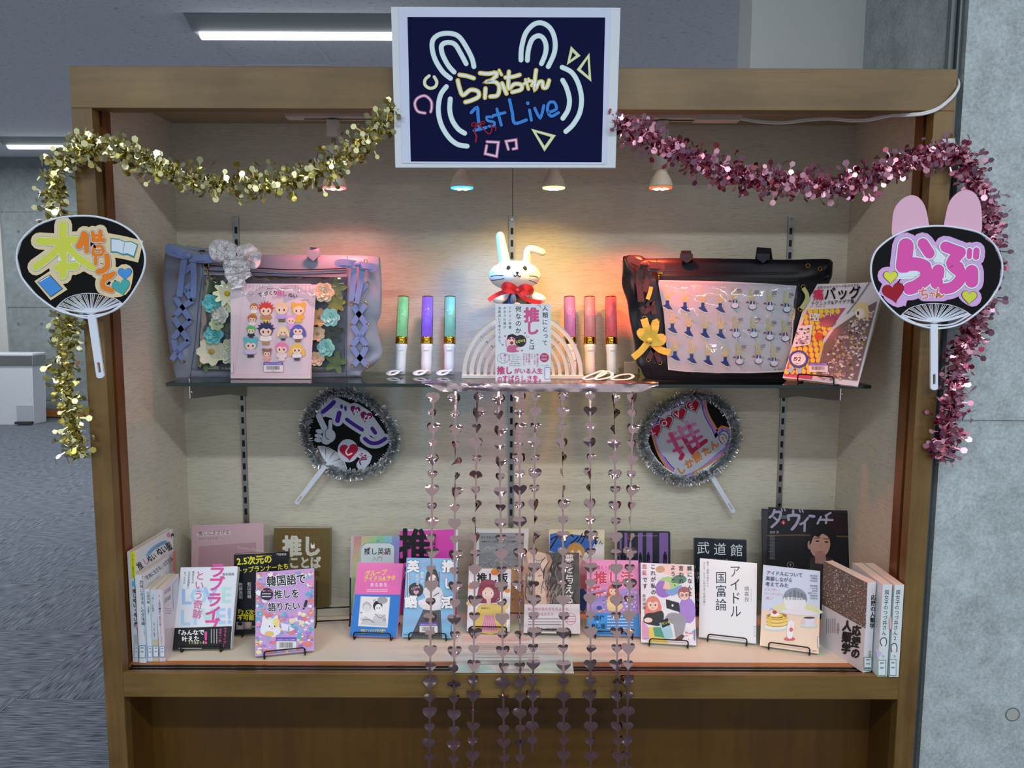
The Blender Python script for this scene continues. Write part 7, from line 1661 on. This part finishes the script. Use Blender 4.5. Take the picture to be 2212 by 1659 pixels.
# -- left fan: 本 借りて
def dl(P):
    CRM, W = '#dcc9a0', '#dfe6ea'; YL, OR, INK = '#cdd252', '#e2802c', '#1f2a4a'
    hon = [([(378, 100), (378, 180), (378, 400)], 50), ([(235, 195), (340, 200), (430, 190), (470, 190)], 46), ([(365, 215), (310, 280), (215, 350)], 46), ([(400, 215), (460, 290), (560, 352)], 44), ([(345, 355), (400, 350), (455, 345)], 46)]
    kar = [([(505, 155), (490, 200), (475, 225)], 44), ([(518, 160), (520, 255)], 32), ([(555, 145), (560, 180)], 26), ([(600, 138), (600, 180)], 26), ([(555, 165), (610, 160)], 22), ([(560, 190), (620, 190)], 28),
           ([(565, 230), (560, 275), (615, 272), (610, 228), (570, 228)], 22), ([(570, 250), (608, 250)], 14), ([(573, 300), (575, 330)], 26), ([(640, 285), (645, 340), (620, 370), (590, 378)], 36),
           ([(625, 405), (660, 400), (680, 390)], 32), ([(665, 405), (620, 430), (620, 470), (670, 490)], 34)]
    ob = [(666, 180), (745, 195), (822, 215), (805, 290), (740, 275), (668, 262)]
    for ex, col in ((56, CRM), (12, W)):
        for pts, w_ in hon + kar: P._stroke(pts, w_ + ex, col, 5, False)
        P.up()
        if ex == 56:
            P.stroke(ob, 56, CRM, 0, True); P.poly(ob, CRM); P.stroke([(745, 385), (730, 460), (700, 480)], 105, CRM, 3); P.stroke([(240, 440), (300, 400), (370, 480), (308, 520)], 45, CRM, 0, True); P.poly([(240, 440), (300, 400), (370, 480), (308, 520)], CRM)
            P.poly([(400, 300), (560, 300), (560, 350), (450, 400)], CRM)
    for g, col in ((hon, YL), (kar, OR)):
        for ex, c in ((9, INK), (5, W), (-1, col)) if col == OR else ((10, INK), (7, W), (0, col)):
            for pts, w_ in g: P._stroke(pts, w_ + ex, c, 5, False)
            P.up()
    for x in (358, 440): P.poly([(x, 285), (x + 14, 315), (x - 14, 312)], W)
    P.poly([(663, 178), (712, 182), (745, 198), (785, 196), (827, 216), (803, 298), (762, 278), (735, 280), (700, 265), (664, 264)], '#3a8a92'); P.poly([(668, 184), (712, 188), (745, 202), (785, 202), (820, 220), (800, 285), (762, 268), (738, 272), (702, 258), (668, 256)], '#cfdbe4'); P.stroke([(746, 202), (738, 270)], 2, INK, 0)
    P.heart(748, 388, 42, INK); P.heart(748, 388, 40, '#4b8fd6'); P.heart(727, 468, 54, '#20505a', -12); P.heart(727, 468, 52, '#4aa7a4', -12)
    P.poly([(226, 440), (300, 395), (378, 480), (306, 530)], INK); P.poly([(229, 441), (299, 400), (374, 480), (306, 526)], '#4b8fd6'); P.stroke([(238, 440), (298, 403)], 5, '#dfe6ea', 0)
fan('hand fan with yellow and orange bubble lettering hung on the left frame', ZL, YF,
    [(482, 45), (600, 55), (720, 95), (820, 170), (865, 280), (855, 380), (800, 490), (735, 572), (660, 620), (540, 655), (430, 635), (325, 598), (215, 515), (130, 410), (100, 290), (130, 190), (220, 105), (340, 60)],
    (545, 632), [(332, 600), (380, 550), (450, 518), (540, 508), (640, 522), (700, 545), (735, 572)], [(545, 638), (600, 1015)], (24, 23), (.25, .09), dl,
    [(345, 62), (482, 48), (600, 58), (718, 98), (817, 172), (861, 281), (851, 380), (797, 488), (733, 568), (700, 545), (640, 524), (540, 510), (450, 520), (380, 552), (330, 596), (218, 512), (133, 409), (104, 290), (133, 192), (222, 108)],
    lower=[[(345, 592), (440, 612), (545, 622), (650, 600), (722, 568)], [(350, 600), (440, 635), (545, 640), (650, 622), (728, 572)]])
# -- right fan: らぶ ちゃん with paper ears
def dr(P):
    LIL, W, PK, INK = '#cfa5d8', '#d9e4ec', '#d957a8', '#1f2240'
    ra = [([(272, 335), (262, 420), (258, 445)], 88), ([(260, 440), (330, 435), (375, 450)], 76), ([(375, 450), (385, 510), (330, 555), (290, 570)], 72), ([(365, 322), (400, 375)], 62)]
    bu = [([(490, 340), (570, 370)], 62), ([(570, 370), (525, 430), (560, 470)], 66), ([(560, 450), (575, 510), (530, 560), (480, 572)], 62), ([(450, 470), (440, 540)], 70), ([(634, 475), (634, 530)], 74), ([(622, 360), (620, 395)], 30), ([(660, 360), (658, 395)], 36)]
    ch = [([(345, 585), (385, 580)], 9), ([(366, 570), (360, 605), (385, 600), (388, 618), (365, 625)], 9), ([(402, 598), (425, 595), (428, 608)], 7), ([(412, 588), (420, 618)], 7), ([(448, 570), (438, 618), (455, 600), (462, 618), (480, 605)], 9)]
    al = ra + bu
    for pts, w_ in al: P._stroke(pts, w_ + 62, LIL, 4, False)
    P.up(); P.stroke([(190, 500), (165, 500)], 100, LIL, 0); P.stroke([(200, 600), (230, 620)], 108, LIL, 0); P.stroke([(610, 600), (640, 620)], 100, LIL, 0); P.stroke([(370, 610), (480, 610)], 60, LIL, 0); P.poly([(120, 600), (270, 668), (300, 560), (150, 520)], LIL)
    for pts, w_ in al: P._stroke(pts, w_ + 22, W, 4, False)
    P.up(); P.stroke([(190, 500), (330, 495)], 40, W, 0); P.stroke([(390, 340), (470, 420), (520, 500)], 60, W, 0)
    for ex, c in ((18, INK), (14, W), (-2, PK)):
        for pts, w_ in al: P._stroke(pts, w_ + ex, c, 4, False)
        P.up()
    P.poly([(318, 330), (330, 395), (345, 400), (318, 398)], W); P.stroke([(240, 495), (330, 490)], 22, W, 0); P.stroke([(478, 520), (510, 505)], 14, W, 0)
    P.bubble(ch, [(7, W), (0, '#e07868')])
    P.heart(186, 505, 41, INK); P.heart(186, 505, 38, '#d8d64a'); P.heart(203, 588, 62, '#5a1620', -12); P.heart(203, 588, 60, '#9a2230', -12); P.heart(620, 615, 44, INK, 4); P.heart(620, 615, 41, '#cdd24a', 4)
fan('hand fan with pink bubble lettering and pink paper ears on the right frame', ZR, YF,
    [(440, 225), (560, 235), (680, 265), (760, 330), (802, 430), (790, 540), (730, 640), (650, 715), (560, 770), (440, 790), (330, 768), (240, 725), (150, 640), (95, 550), (80, 450), (110, 360), (200, 285), (310, 240)],
    (430, 760), [(240, 722), (290, 680), (360, 658), (435, 652), (520, 662), (590, 688), (632, 716)], [(430, 765), (430, 1130)], (20, 20), (.24, .09), dr,
    [(312, 243), (440, 228), (560, 238), (678, 268), (757, 332), (798, 430), (786, 540), (727, 638), (645, 712), (632, 714), (590, 690), (520, 664), (435, 654), (360, 660), (290, 682), (242, 720), (153, 638), (98, 549), (84, 450), (113, 361), (202, 287)],
    ears=[[(205, 290), (198, 200), (215, 120), (270, 65), (330, 60), (375, 110), (397, 200), (395, 260), (300, 300)], [(490, 250), (492, 170), (520, 80), (580, 30), (640, 35), (680, 90), (692, 180), (680, 270), (580, 280)]],
    lower=[[(255, 715), (340, 742), (430, 752), (530, 740), (620, 708)], [(250, 722), (340, 765), (430, 772), (530, 765), (625, 714)]])
# -- fan on the back wall, left: バーンして
YW = .405
def d1(P):
    W, PU = '#b4bac6', '#45288a'
    st = [([(540, 385), (610, 330), (670, 270)], 52), ([(735, 400), (715, 490)], 58), ([(825, 475), (900, 530), (1010, 600)], 44), ([(1130, 585), (1165, 635)], 46), ([(1040, 705), (1110, 755), (1200, 755), (1285, 705)], 46), ([(762, 310), (765, 335)], 30), ([(808, 330), (812, 360)], 30)]
    for pts, w_ in st: P._stroke(pts, w_ + 78, W, 4, False)
    P.up(); P.poly([(580, 230), (660, 190), (900, 300), (1150, 450), (1270, 620), (1300, 720), (1200, 700), (1050, 650), (950, 600), (800, 500), (560, 440)], W); P.stroke([(915, 350), (1060, 440)], 150, W, 0)
    P.ell(840, 850, 125, 140, W, -10); P.stroke([(960, 860), (1060, 930), (1000, 1020)], 120, W, 3)
    for pts, w_ in st: P._stroke(pts, w_, PU, 4, False)
    P.up()
    P.heart(925, 365, 62, '#7a1f58', 15); P.heart(1055, 440, 72, '#7a1f58', 12); P.text('ゆ', 892, 400, 78, '#d9d4dd', 0.03, ang=18); P.text('び', 1015, 475, 82, '#d9d4dd', 0.03, ang=18)
    P.heart(852, 855, 112, '#a3203c', -4); P.stroke([(850, 805), (815, 860), (840, 900), (885, 880)], 16, '#d9d4dd', 4)
    P.stroke([(975, 895), (1050, 940), (1060, 945)], 9, '#a3203c', 2); P.stroke([(1060, 950), (1000, 955), (980, 980), (992, 1015)], 16, '#8e2450', 4); P.heart(1007, 885, 13, '#a3203c'); P.heart(1048, 908, 15, '#a3203c')
    hand = [([(490, 430), (520, 500), (565, 590)], 70), ([(632, 500), (628, 590)], 48)]
    for ex, c in ((10, '#0c0c10'), (0, W)):
        for pts, w_ in hand: P._stroke(pts, w_ + ex, c, 4, False)
        P.up()
    P.ell(615, 670, 82, 88, '#0c0c10'); P.ell(615, 670, 77, 83, W); P.ell(580, 720, 62, 55, W); P.stroke([(545, 590), (570, 640)], 60, W, 0); P.stroke([(628, 560), (628, 620)], 44, W, 0)
    for x, y in ((500, 618), (488, 672), (482, 722)): P.ell(x, y, 50, 30, '#0c0c10', 10); P.ell(x, y, 46, 26, W, 10)
    P.stroke([(600, 580), (570, 620), (570, 670), (590, 705), (615, 712)], 7, '#0c0c10')
fan('tinsel-edged hand fan with purple lettering and white pointing hand on the back wall', ZF1, YW,
    [(680, 175), (850, 190), (1020, 260), (1180, 370), (1290, 500), (1350, 650), (1340, 800), (1270, 930), (1150, 1030), (980, 1090), (800, 1110), (640, 1070), (520, 1020), (430, 900), (375, 760), (360, 600), (400, 430), (500, 280)],
    (575, 1010), [(478, 795), (560, 800), (650, 835), (730, 890), (790, 970), (830, 1075)], [(565, 1030), (215, 1485)], (30, 27), (.20, .05), d1,
    [(680, 178), (850, 193), (1018, 263), (1177, 372), (1287, 501), (1346, 650), (1336, 799), (1267, 928), (1148, 1027), (980, 1087), (835, 1104), (825, 1060), (790, 975), (730, 895), (650, 840), (560, 806), (470, 795), (430, 890), (378, 760), (364, 600), (403, 431), (502, 283)],
    tinsel=[(500, 1010), (430, 920), (370, 800), (330, 680), (320, 560), (360, 440), (430, 330), (520, 230), (640, 160), (780, 140), (920, 170), (1060, 230), (1180, 320), (1290, 440), (1370, 580), (1400, 720), (1370, 860), (1290, 980), (1180, 1070), (1030, 1120), (880, 1140), (740, 1120), (620, 1080)],
    lower=[[(600, 1045), (700, 1075), (810, 1085)], [(590, 1060), (700, 1100), (820, 1105)]])
# -- fan on the back wall, right: LOVE 推しか勝たん!
def d2(P):
    W, LIL, OR, INK = '#a9aeb8', '#9a74c4', '#c9862a', '#14141a'
    body = [(450, 560), (520, 430), (620, 380), (720, 330), (820, 300), (930, 240), (960, 380), (1010, 500), (1080, 620), (1130, 730), (1230, 640), (1270, 700), (1180, 830), (1000, 960), (860, 1040), (750, 1130), (690, 1070), (600, 980), (520, 850), (470, 700)]
    P.stroke(body, 170, OR, 3, True); P.stroke(body, 130, LIL, 3, True); P.stroke(body, 62, INK, 3, True); P.stroke(body, 46, W, 3, True); P.poly(body, W, 3); P.ell(760, 690, 330, 330, W, 0, 28)
    P.poly([(355, 320), (480, 250), (700, 175), (900, 190), (800, 260), (560, 360), (400, 480)], LIL) if 0 else None
    for c, x, y in (('L', 415, 610), ('O', 552, 512), ('V', 712, 412), ('E', 873, 312)):
        P.heart(x, y, 100, INK, -22); P.heart(x, y, 92, W, -22); P.heart(x, y, 78, '#a01c34', -22); P.text(c, x - 12, y + 38, 92, '#cfc9d4', 0.015, ang=-24, align='c')
    cols = ('#b98aa8', '#b9789c', '#b8608c', '#b24876', '#a8305a', '#a02844')
    def K(pts, w_, i): P.stroke(pts, w_, cols[i], 0)
    K([(590, 660), (650, 640)], 52, 1); K([(570, 740), (720, 690)], 40, 2); K([(600, 650), (690, 830), (745, 900)], 50, 3); K([(640, 850), (740, 810)], 38, 3); K([(745, 900), (720, 940)], 50, 5)
    K([(700, 570), (760, 700)], 48, 1); K([(760, 700), (860, 870)], 54, 4); K([(790, 510), (820, 560)], 48, 0); K([(700, 610), (890, 530)], 42, 1); K([(770, 690), (930, 610)], 38, 2); K([(800, 770), (970, 680)], 38, 3); K([(850, 860), (1020, 730)], 50, 5); K([(820, 560), (930, 790)], 46, 3); K([(840, 600), (870, 660)], 40, 1)
    for x, y in ((790, 632), (838, 700), (882, 772)): P.ell(x, y, 24, 16, '#b9bcc6', -28)
    P.stroke([(700, 1100), (900, 1010), (1080, 860), (1190, 770)], 130, W, 3)
    for c, x, y, z in (('し', 705, 1140, 100), ('か', 800, 1065, 110), ('勝', 895, 990, 112), ('た', 1005, 915, 105), ('ん', 1095, 840, 110)): P.text(c, x, y, z, '#b9733a', 0.055 if c != '勝' else .04, ang=-35)
    P.stroke([(1215, 690), (1235, 730)], 90, INK, 0); P.stroke([(1215, 690), (1240, 735)], 76, W, 0); P.stroke([(1215, 685), (1228, 712)], 20, '#b9733a', 0); P.ell(1244, 740, 10, 10, '#b9733a')
fan('black hand fan reading LOVE in red hearts, tinsel edged, on the back wall', ZF2, YW,
    [(900, 205), (1050, 225), (1180, 320), (1270, 450), (1315, 600), (1310, 750), (1255, 880), (1150, 1000), (1020, 1090), (880, 1150), (760, 1170), (620, 1110), (480, 1010), (370, 860), (320, 720), (330, 560), (400, 420), (540, 310), (720, 230)],
    (1040, 1060), [(1258, 875), (1180, 862), (1080, 890), (980, 950), (890, 1030), (790, 1160)], [(1050, 1085), (1360, 1590)], (30, 26), (.22, .07), d2,
    [(900, 208), (1048, 228), (1177, 322), (1266, 451), (1311, 600), (1306, 749), (1256, 872), (1180, 862), (1080, 890), (980, 950), (890, 1030), (790, 1160), (760, 1166), (622, 1107), (483, 1008), (373, 858), (324, 720), (334, 561), (403, 423), (542, 313), (721, 233)],
    tinsel=[(1100, 1110), (1220, 990), (1310, 870), (1370, 740), (1380, 600), (1330, 450), (1250, 330), (1130, 230), (980, 190), (820, 190), (660, 240), (510, 320), (380, 430), (290, 570), (260, 720), (290, 860), (380, 1000), (500, 1110), (640, 1190), (800, 1210), (950, 1170), (1040, 1130)],
    lower=[[(1060, 1070), (1170, 990), (1250, 900)], [(820, 1150), (920, 1130), (1020, 1085)]])

# ================================================================== FOIL GARLANDS
def garland(label, pts, m, seed, rad, y0=-.045):
    q = random.Random(seed)
    C_ = smoothpath([at_y(a, b, y) for a, b, y in pts], 14)
    ln = [0]
    for i in range(1, len(C_)): ln.append(ln[-1] + (C_[i] - C_[i - 1]).length)
    tot = ln[-1]; t = thing('foil_garland', label, 'garland', C_[-1], 'foil garlands over the case')
    def at(s_):
        for i in range(1, len(C_)):
            if ln[i] >= s_: f = (s_ - ln[i - 1]) / max(1e-6, ln[i] - ln[i - 1]); return C_[i - 1].lerp(C_[i], f), (C_[i] - C_[i - 1]).normalized()
        return C_[-1], V((0, 0, -1))
    MB().tube(C_, .0012, 6).build('core_wire', m, t, smooth=True)
    hexm = bpy.data.meshes.new('foil_flake'); r = .0064
    vs = [(r * math.cos(k * 1.0472), r * math.sin(k * 1.0472), 0) for k in range(6)]
    vs += [(r * .25, -r * .9, 0), (-r * .25, -r * .9, 0), (r * .18, -r * 2.6, .0006), (-r * .18, -r * 2.6, .0006)]
    hexm.from_pydata(vs, [], [(0, 1, 2, 3, 4, 5), (6, 8, 9, 7)]); hexm.materials.append(m)
    base = [V(v) for v in vs]; mb = MB(); n_f = int(tot * 1550); root = WL[t.name]
    big = []
    for i in range(n_f):
        p, tg = at(q.uniform(0, tot)); d_ = V((q.gauss(0, 1), q.gauss(0, .9) - .3, q.gauss(0, 1))); d_ = (d_ - tg * d_.dot(tg) * .7).normalized()
        rr = rad * min(1.5, abs(q.gauss(.6, .42))) ; c = p + d_ * rr
        if c.y > -.006: c.y = -.006 - (c.y + .006) * .3
        if p.y > gv - .002: c.y = max(c.y, -.062)
        n = (V((q.gauss(0, .8), -1, q.gauss(0, .8)))).normalized(); up_ = (d_ - n * d_.dot(n)).normalized(); sd = up_.cross(n)
        M_ = Matrix((sd, up_, n)).transposed(); s_ = q.uniform(.75, 1.15)
        big.append((rr, c, M_, s_))
    big.sort(key=lambda e: (-e[0] + e[1].y * 2))
    for k, (rr, c, M_, s_) in enumerate(big):
        if k < 300:
            o = bpy.data.objects.new('foil_flake', hexm); COL.objects.link(o); o.parent = t
            o.matrix_local = Matrix.Translation(c - root) @ (M_ * s_).to_4x4()
        else: mb.add([c + M_ @ (v * s_) for v in base], [(0, 1, 2, 3, 4, 5), (6, 8, 9, 7)])
    o = mb.build('foil_flakes', m, t); o['kind'] = 'stuff'
    mb = MB()
    for i in range(int(tot * 2600)):
        p, tg = at(q.uniform(0, tot)); d_ = V((q.gauss(0, 1), q.gauss(0, 1), q.gauss(0, 1))); d_ = (d_ - tg * d_.dot(tg) * .4).normalized(); L = rad * q.uniform(.25, .8)
        a = p + V((q.gauss(0, .003), q.gauss(0, .003), q.gauss(0, .003))); sd = d_.cross(V((q.gauss(0, 1), q.gauss(0, 1), q.gauss(0, 1)))).normalized() * .0016; md = a + d_ * L * .5 + sd * q.uniform(-2, 2)
        e = a + d_ * L
        if max(e.y, md.y) > -.004 and abs(p.x) < .93: continue
        mb.add([a - sd, a + sd, md + sd, md - sd, e + sd * .6, e - sd * .6], [(0, 1, 2, 3), (3, 2, 4, 5)])
    o = mb.build('curled_foil', m, t); o['kind'] = 'stuff'
gy = -.03; gv = -.014
garland('gold hexagon-flake foil garland draped over the left half of the case opening', [(852, 232, gy), (820, 268, gy), (775, 320, gy), (720, 358, gy), (650, 385, gy), (570, 398, gy), (480, 400, gy), (410, 388, gy), (345, 365, gy), (290, 332, gy), (240, 318, gy), (190, 320, gy), (148, 340, gv), (122, 380, gv), (116, 430, gv), (128, 480, gv), (140, 560, gv), (145, 640, gv), (150, 710, gv), (140, 770, gv), (135, 820, gv), (155, 870, gv), (160, 930, gv), (168, 985, gv)], GOLD_FOIL, 21, .030)
garland('pink hexagon-flake foil garland draped over the right half of the case opening', [(1335, 255, gy), (1355, 285, gy), (1400, 300, gy), (1450, 318, gy), (1505, 350, gy), (1570, 372, gy), (1650, 388, gy), (1740, 398, gy), (1810, 405, gy), (1880, 385, gy), (1935, 358, gy), (1990, 345, gy), (2045, 330, gv), (2085, 350, gv), (2108, 400, gv), (2130, 460, gv), (2140, 520, gv), (2125, 600, gv), (2110, 690, gv), (2080, 745, gv), (2062, 810, gv), (2058, 870, gv), (2042, 930, gv), (2036, 990, gv)], PINK_FOIL, 22, .031)
a, b = at_y(2037, 299, -.006), at_y(2063, 325, -.006)
o = MB().prism([at_y(x, y, -.006) for x, y in ((2037, 299), (2063, 299), (2064, 330), (2026, 330))], V((0, .004, 0))).build('adhesive_hook', mat('pale_plastic', '#c5c8c6', .4)); tag(o, 'pale plastic adhesive hook on the right frame holding the pink garland', 'hook')

# ================================================================== HEART CURTAIN
hy = YSF - .004
X0_, X1_ = at_y(918, 836, hy).x, at_y(1422, 840, hy).x
t = thing('heart_curtain', 'rose metallic foil curtain of ten strands of small hearts hanging from the glass shelf', 'curtain', V(((X0_ + X1_) / 2, -.008, FLOOR + .1)))
q = random.Random(8)
zt1, zt0 = ZS_ + .002, at_y(1150, 846, hy).z
cre = [(q.uniform(0, 1), q.uniform(-1, 1)) for _ in range(26)]
def bf(u, v_):
    x = X0_ + (X1_ - X0_) * u; f = sum(a_ * max(0, 1 - abs(u - c_) * 22) for c_, a_ in cre)
    tp = min(1, u * 14, (1 - u) * 14)
    return V((x, hy - .002 - .003 * f * math.sin(v_ * 3.1), zt1 + (zt0 - zt1) * v_ * max(.25, tp) + .0018 * f * (v_ - .3)))
MB().grid(bf, 90, 6).build('foil_band', BAND_FOIL, t)
def bt(u, v_):
    x = X0_ + (X1_ - X0_) * u; f = sum(a_ * max(0, 1 - abs(u - c_ + .02) * 22) for c_, a_ in cre)
    wd = .03 * min(1, (1 - u) * 9, .35 + u * 2)
    return V((x, hy - .001 + wd * v_, zt1 + .0012 + .0035 * abs(f) * v_ * (1 - v_ * .3) + .002 * v_))
MB().grid(bt, 90, 6).build('foil_flap', BAND_FOIL, t)
hm = []
for k in range(4):
    n = 22; r = .0162; vs = [(0, 0, 0)]; bend = (-.6, -.22, .25, .6)[k]
    for i in range(n):
        a = 2 * math.pi * i / n; x = r * math.sin(a) ** 3; z = r / 16 * (13 * math.cos(a) - 5 * math.cos(2 * a) - 2 * math.cos(3 * a) - math.cos(4 * a))
        vs.append((x, bend * (x * x) / r + .12 * bend * x, z))
    me = bpy.data.meshes.new('heart'); me.from_pydata(vs, [], [(0, i + 1, (i + 1) % n + 1) for i in range(n)]); me.materials.append(ROSE_FOIL)
    for p in me.polygons: p.use_smooth = True
    hm.append(me)
tops = [936, 984, 1031, 1077, 1122, 1156, 1215, 1275, 1326, 1367]; bots = [927, 980, 1020, 1090, 1124, 1150, 1218, 1276, 1336, 1353]
root = WL[t.name]
for i, (xa, xb) in enumerate(zip(tops, bots)):
    A = at_y(xa, 846, hy - .003); yr_ = -.010
    B = at_y(xa + (xb - xa) * .75, 1462, yr_); B.z = ZF + .006; Cc = at_y(xb, 1700, -.014)
    if i == 5: Cc = at_y(1150, 1625, -.014)
    P_ = fillet([A, B, Cc], .04, 6)
    ln = [0]
    for k in range(1, len(P_)): ln.append(ln[-1] + (P_[k] - P_[k - 1]).length)
    def at(s_):
        for k in range(1, len(P_)):
            if ln[k] >= s_: f = (s_ - ln[k - 1]) / max(1e-9, ln[k] - ln[k - 1]); return P_[k - 1].lerp(P_[k], f), (P_[k] - P_[k - 1]).normalized()
        return P_[-1], (P_[-1] - P_[-2]).normalized()
    tot = ln[-1]; w1, w2, p1, p2 = q.uniform(3, 6), q.uniform(9, 14), q.uniform(0, 6), q.uniform(0, 6)
    amp = q.uniform(.15, .5)
    L1 = (B - A).length
    edge = {1: .18, 2: .28, 4: .5, 5: .3, 6: .2, 7: .22, 8: .06, 9: .30}.get(i)
    def twist(s_):
        g = amp * math.sin(w1 * s_ + p1) * max(0, 1 - s_ / L1) + .25 * math.sin(w2 * s_ + p2) * max(.15, 1 - s_ / L1)
        if edge is not None: g += 1.45 * math.exp(-((s_ - edge) / .055) ** 2)
        return g
    m_ = MB(); N = int(tot / .006); Q = [at(tot * k / N) for k in range(N + 1)]
    for k, (p, tg) in enumerate(Q):
        th = twist(tot * k / N); sd = V((math.cos(th), math.sin(th), 0)) * .0022; m_.v += [p - sd, p + sd]
        if k: b0 = 2 * k; m_.f.append((b0 - 2, b0 - 1, b0 + 1, b0))
    st = m_.build('strand', ROSE_FOIL, t, smooth=True)
    s_ = .014 + q.uniform(-.004, .004); k = q.randrange(2)
    while s_ < tot - .005:
        p, tg = at(s_); th = twist(s_)
        X = V((math.cos(th), math.sin(th), 0)); Zv = -tg; X = (X - Zv * X.dot(Zv)).normalized(); Yv = Zv.cross(X)
        tilt = q.gauss(0, .06); sc = (1.0 if k % 2 == 0 else .76) * q.uniform(.95, 1.04)
        if q.random() < .04: tilt += .6
        M_ = Matrix((X, Yv, Zv)).transposed() @ Matrix.Rotation(tilt, 3, 'X') @ Matrix.Rotation(q.gauss(0, .12), 3, 'Z')
        o = bpy.data.objects.new('heart', hm[q.randrange(4)]); COL.objects.link(o); o.parent = st; o.matrix_local = Matrix.Translation(p - V((0, .0006, 0)) - root) @ (M_ * sc).to_4x4()
        s_ += .0355 * q.uniform(.97, 1.03); k += 1
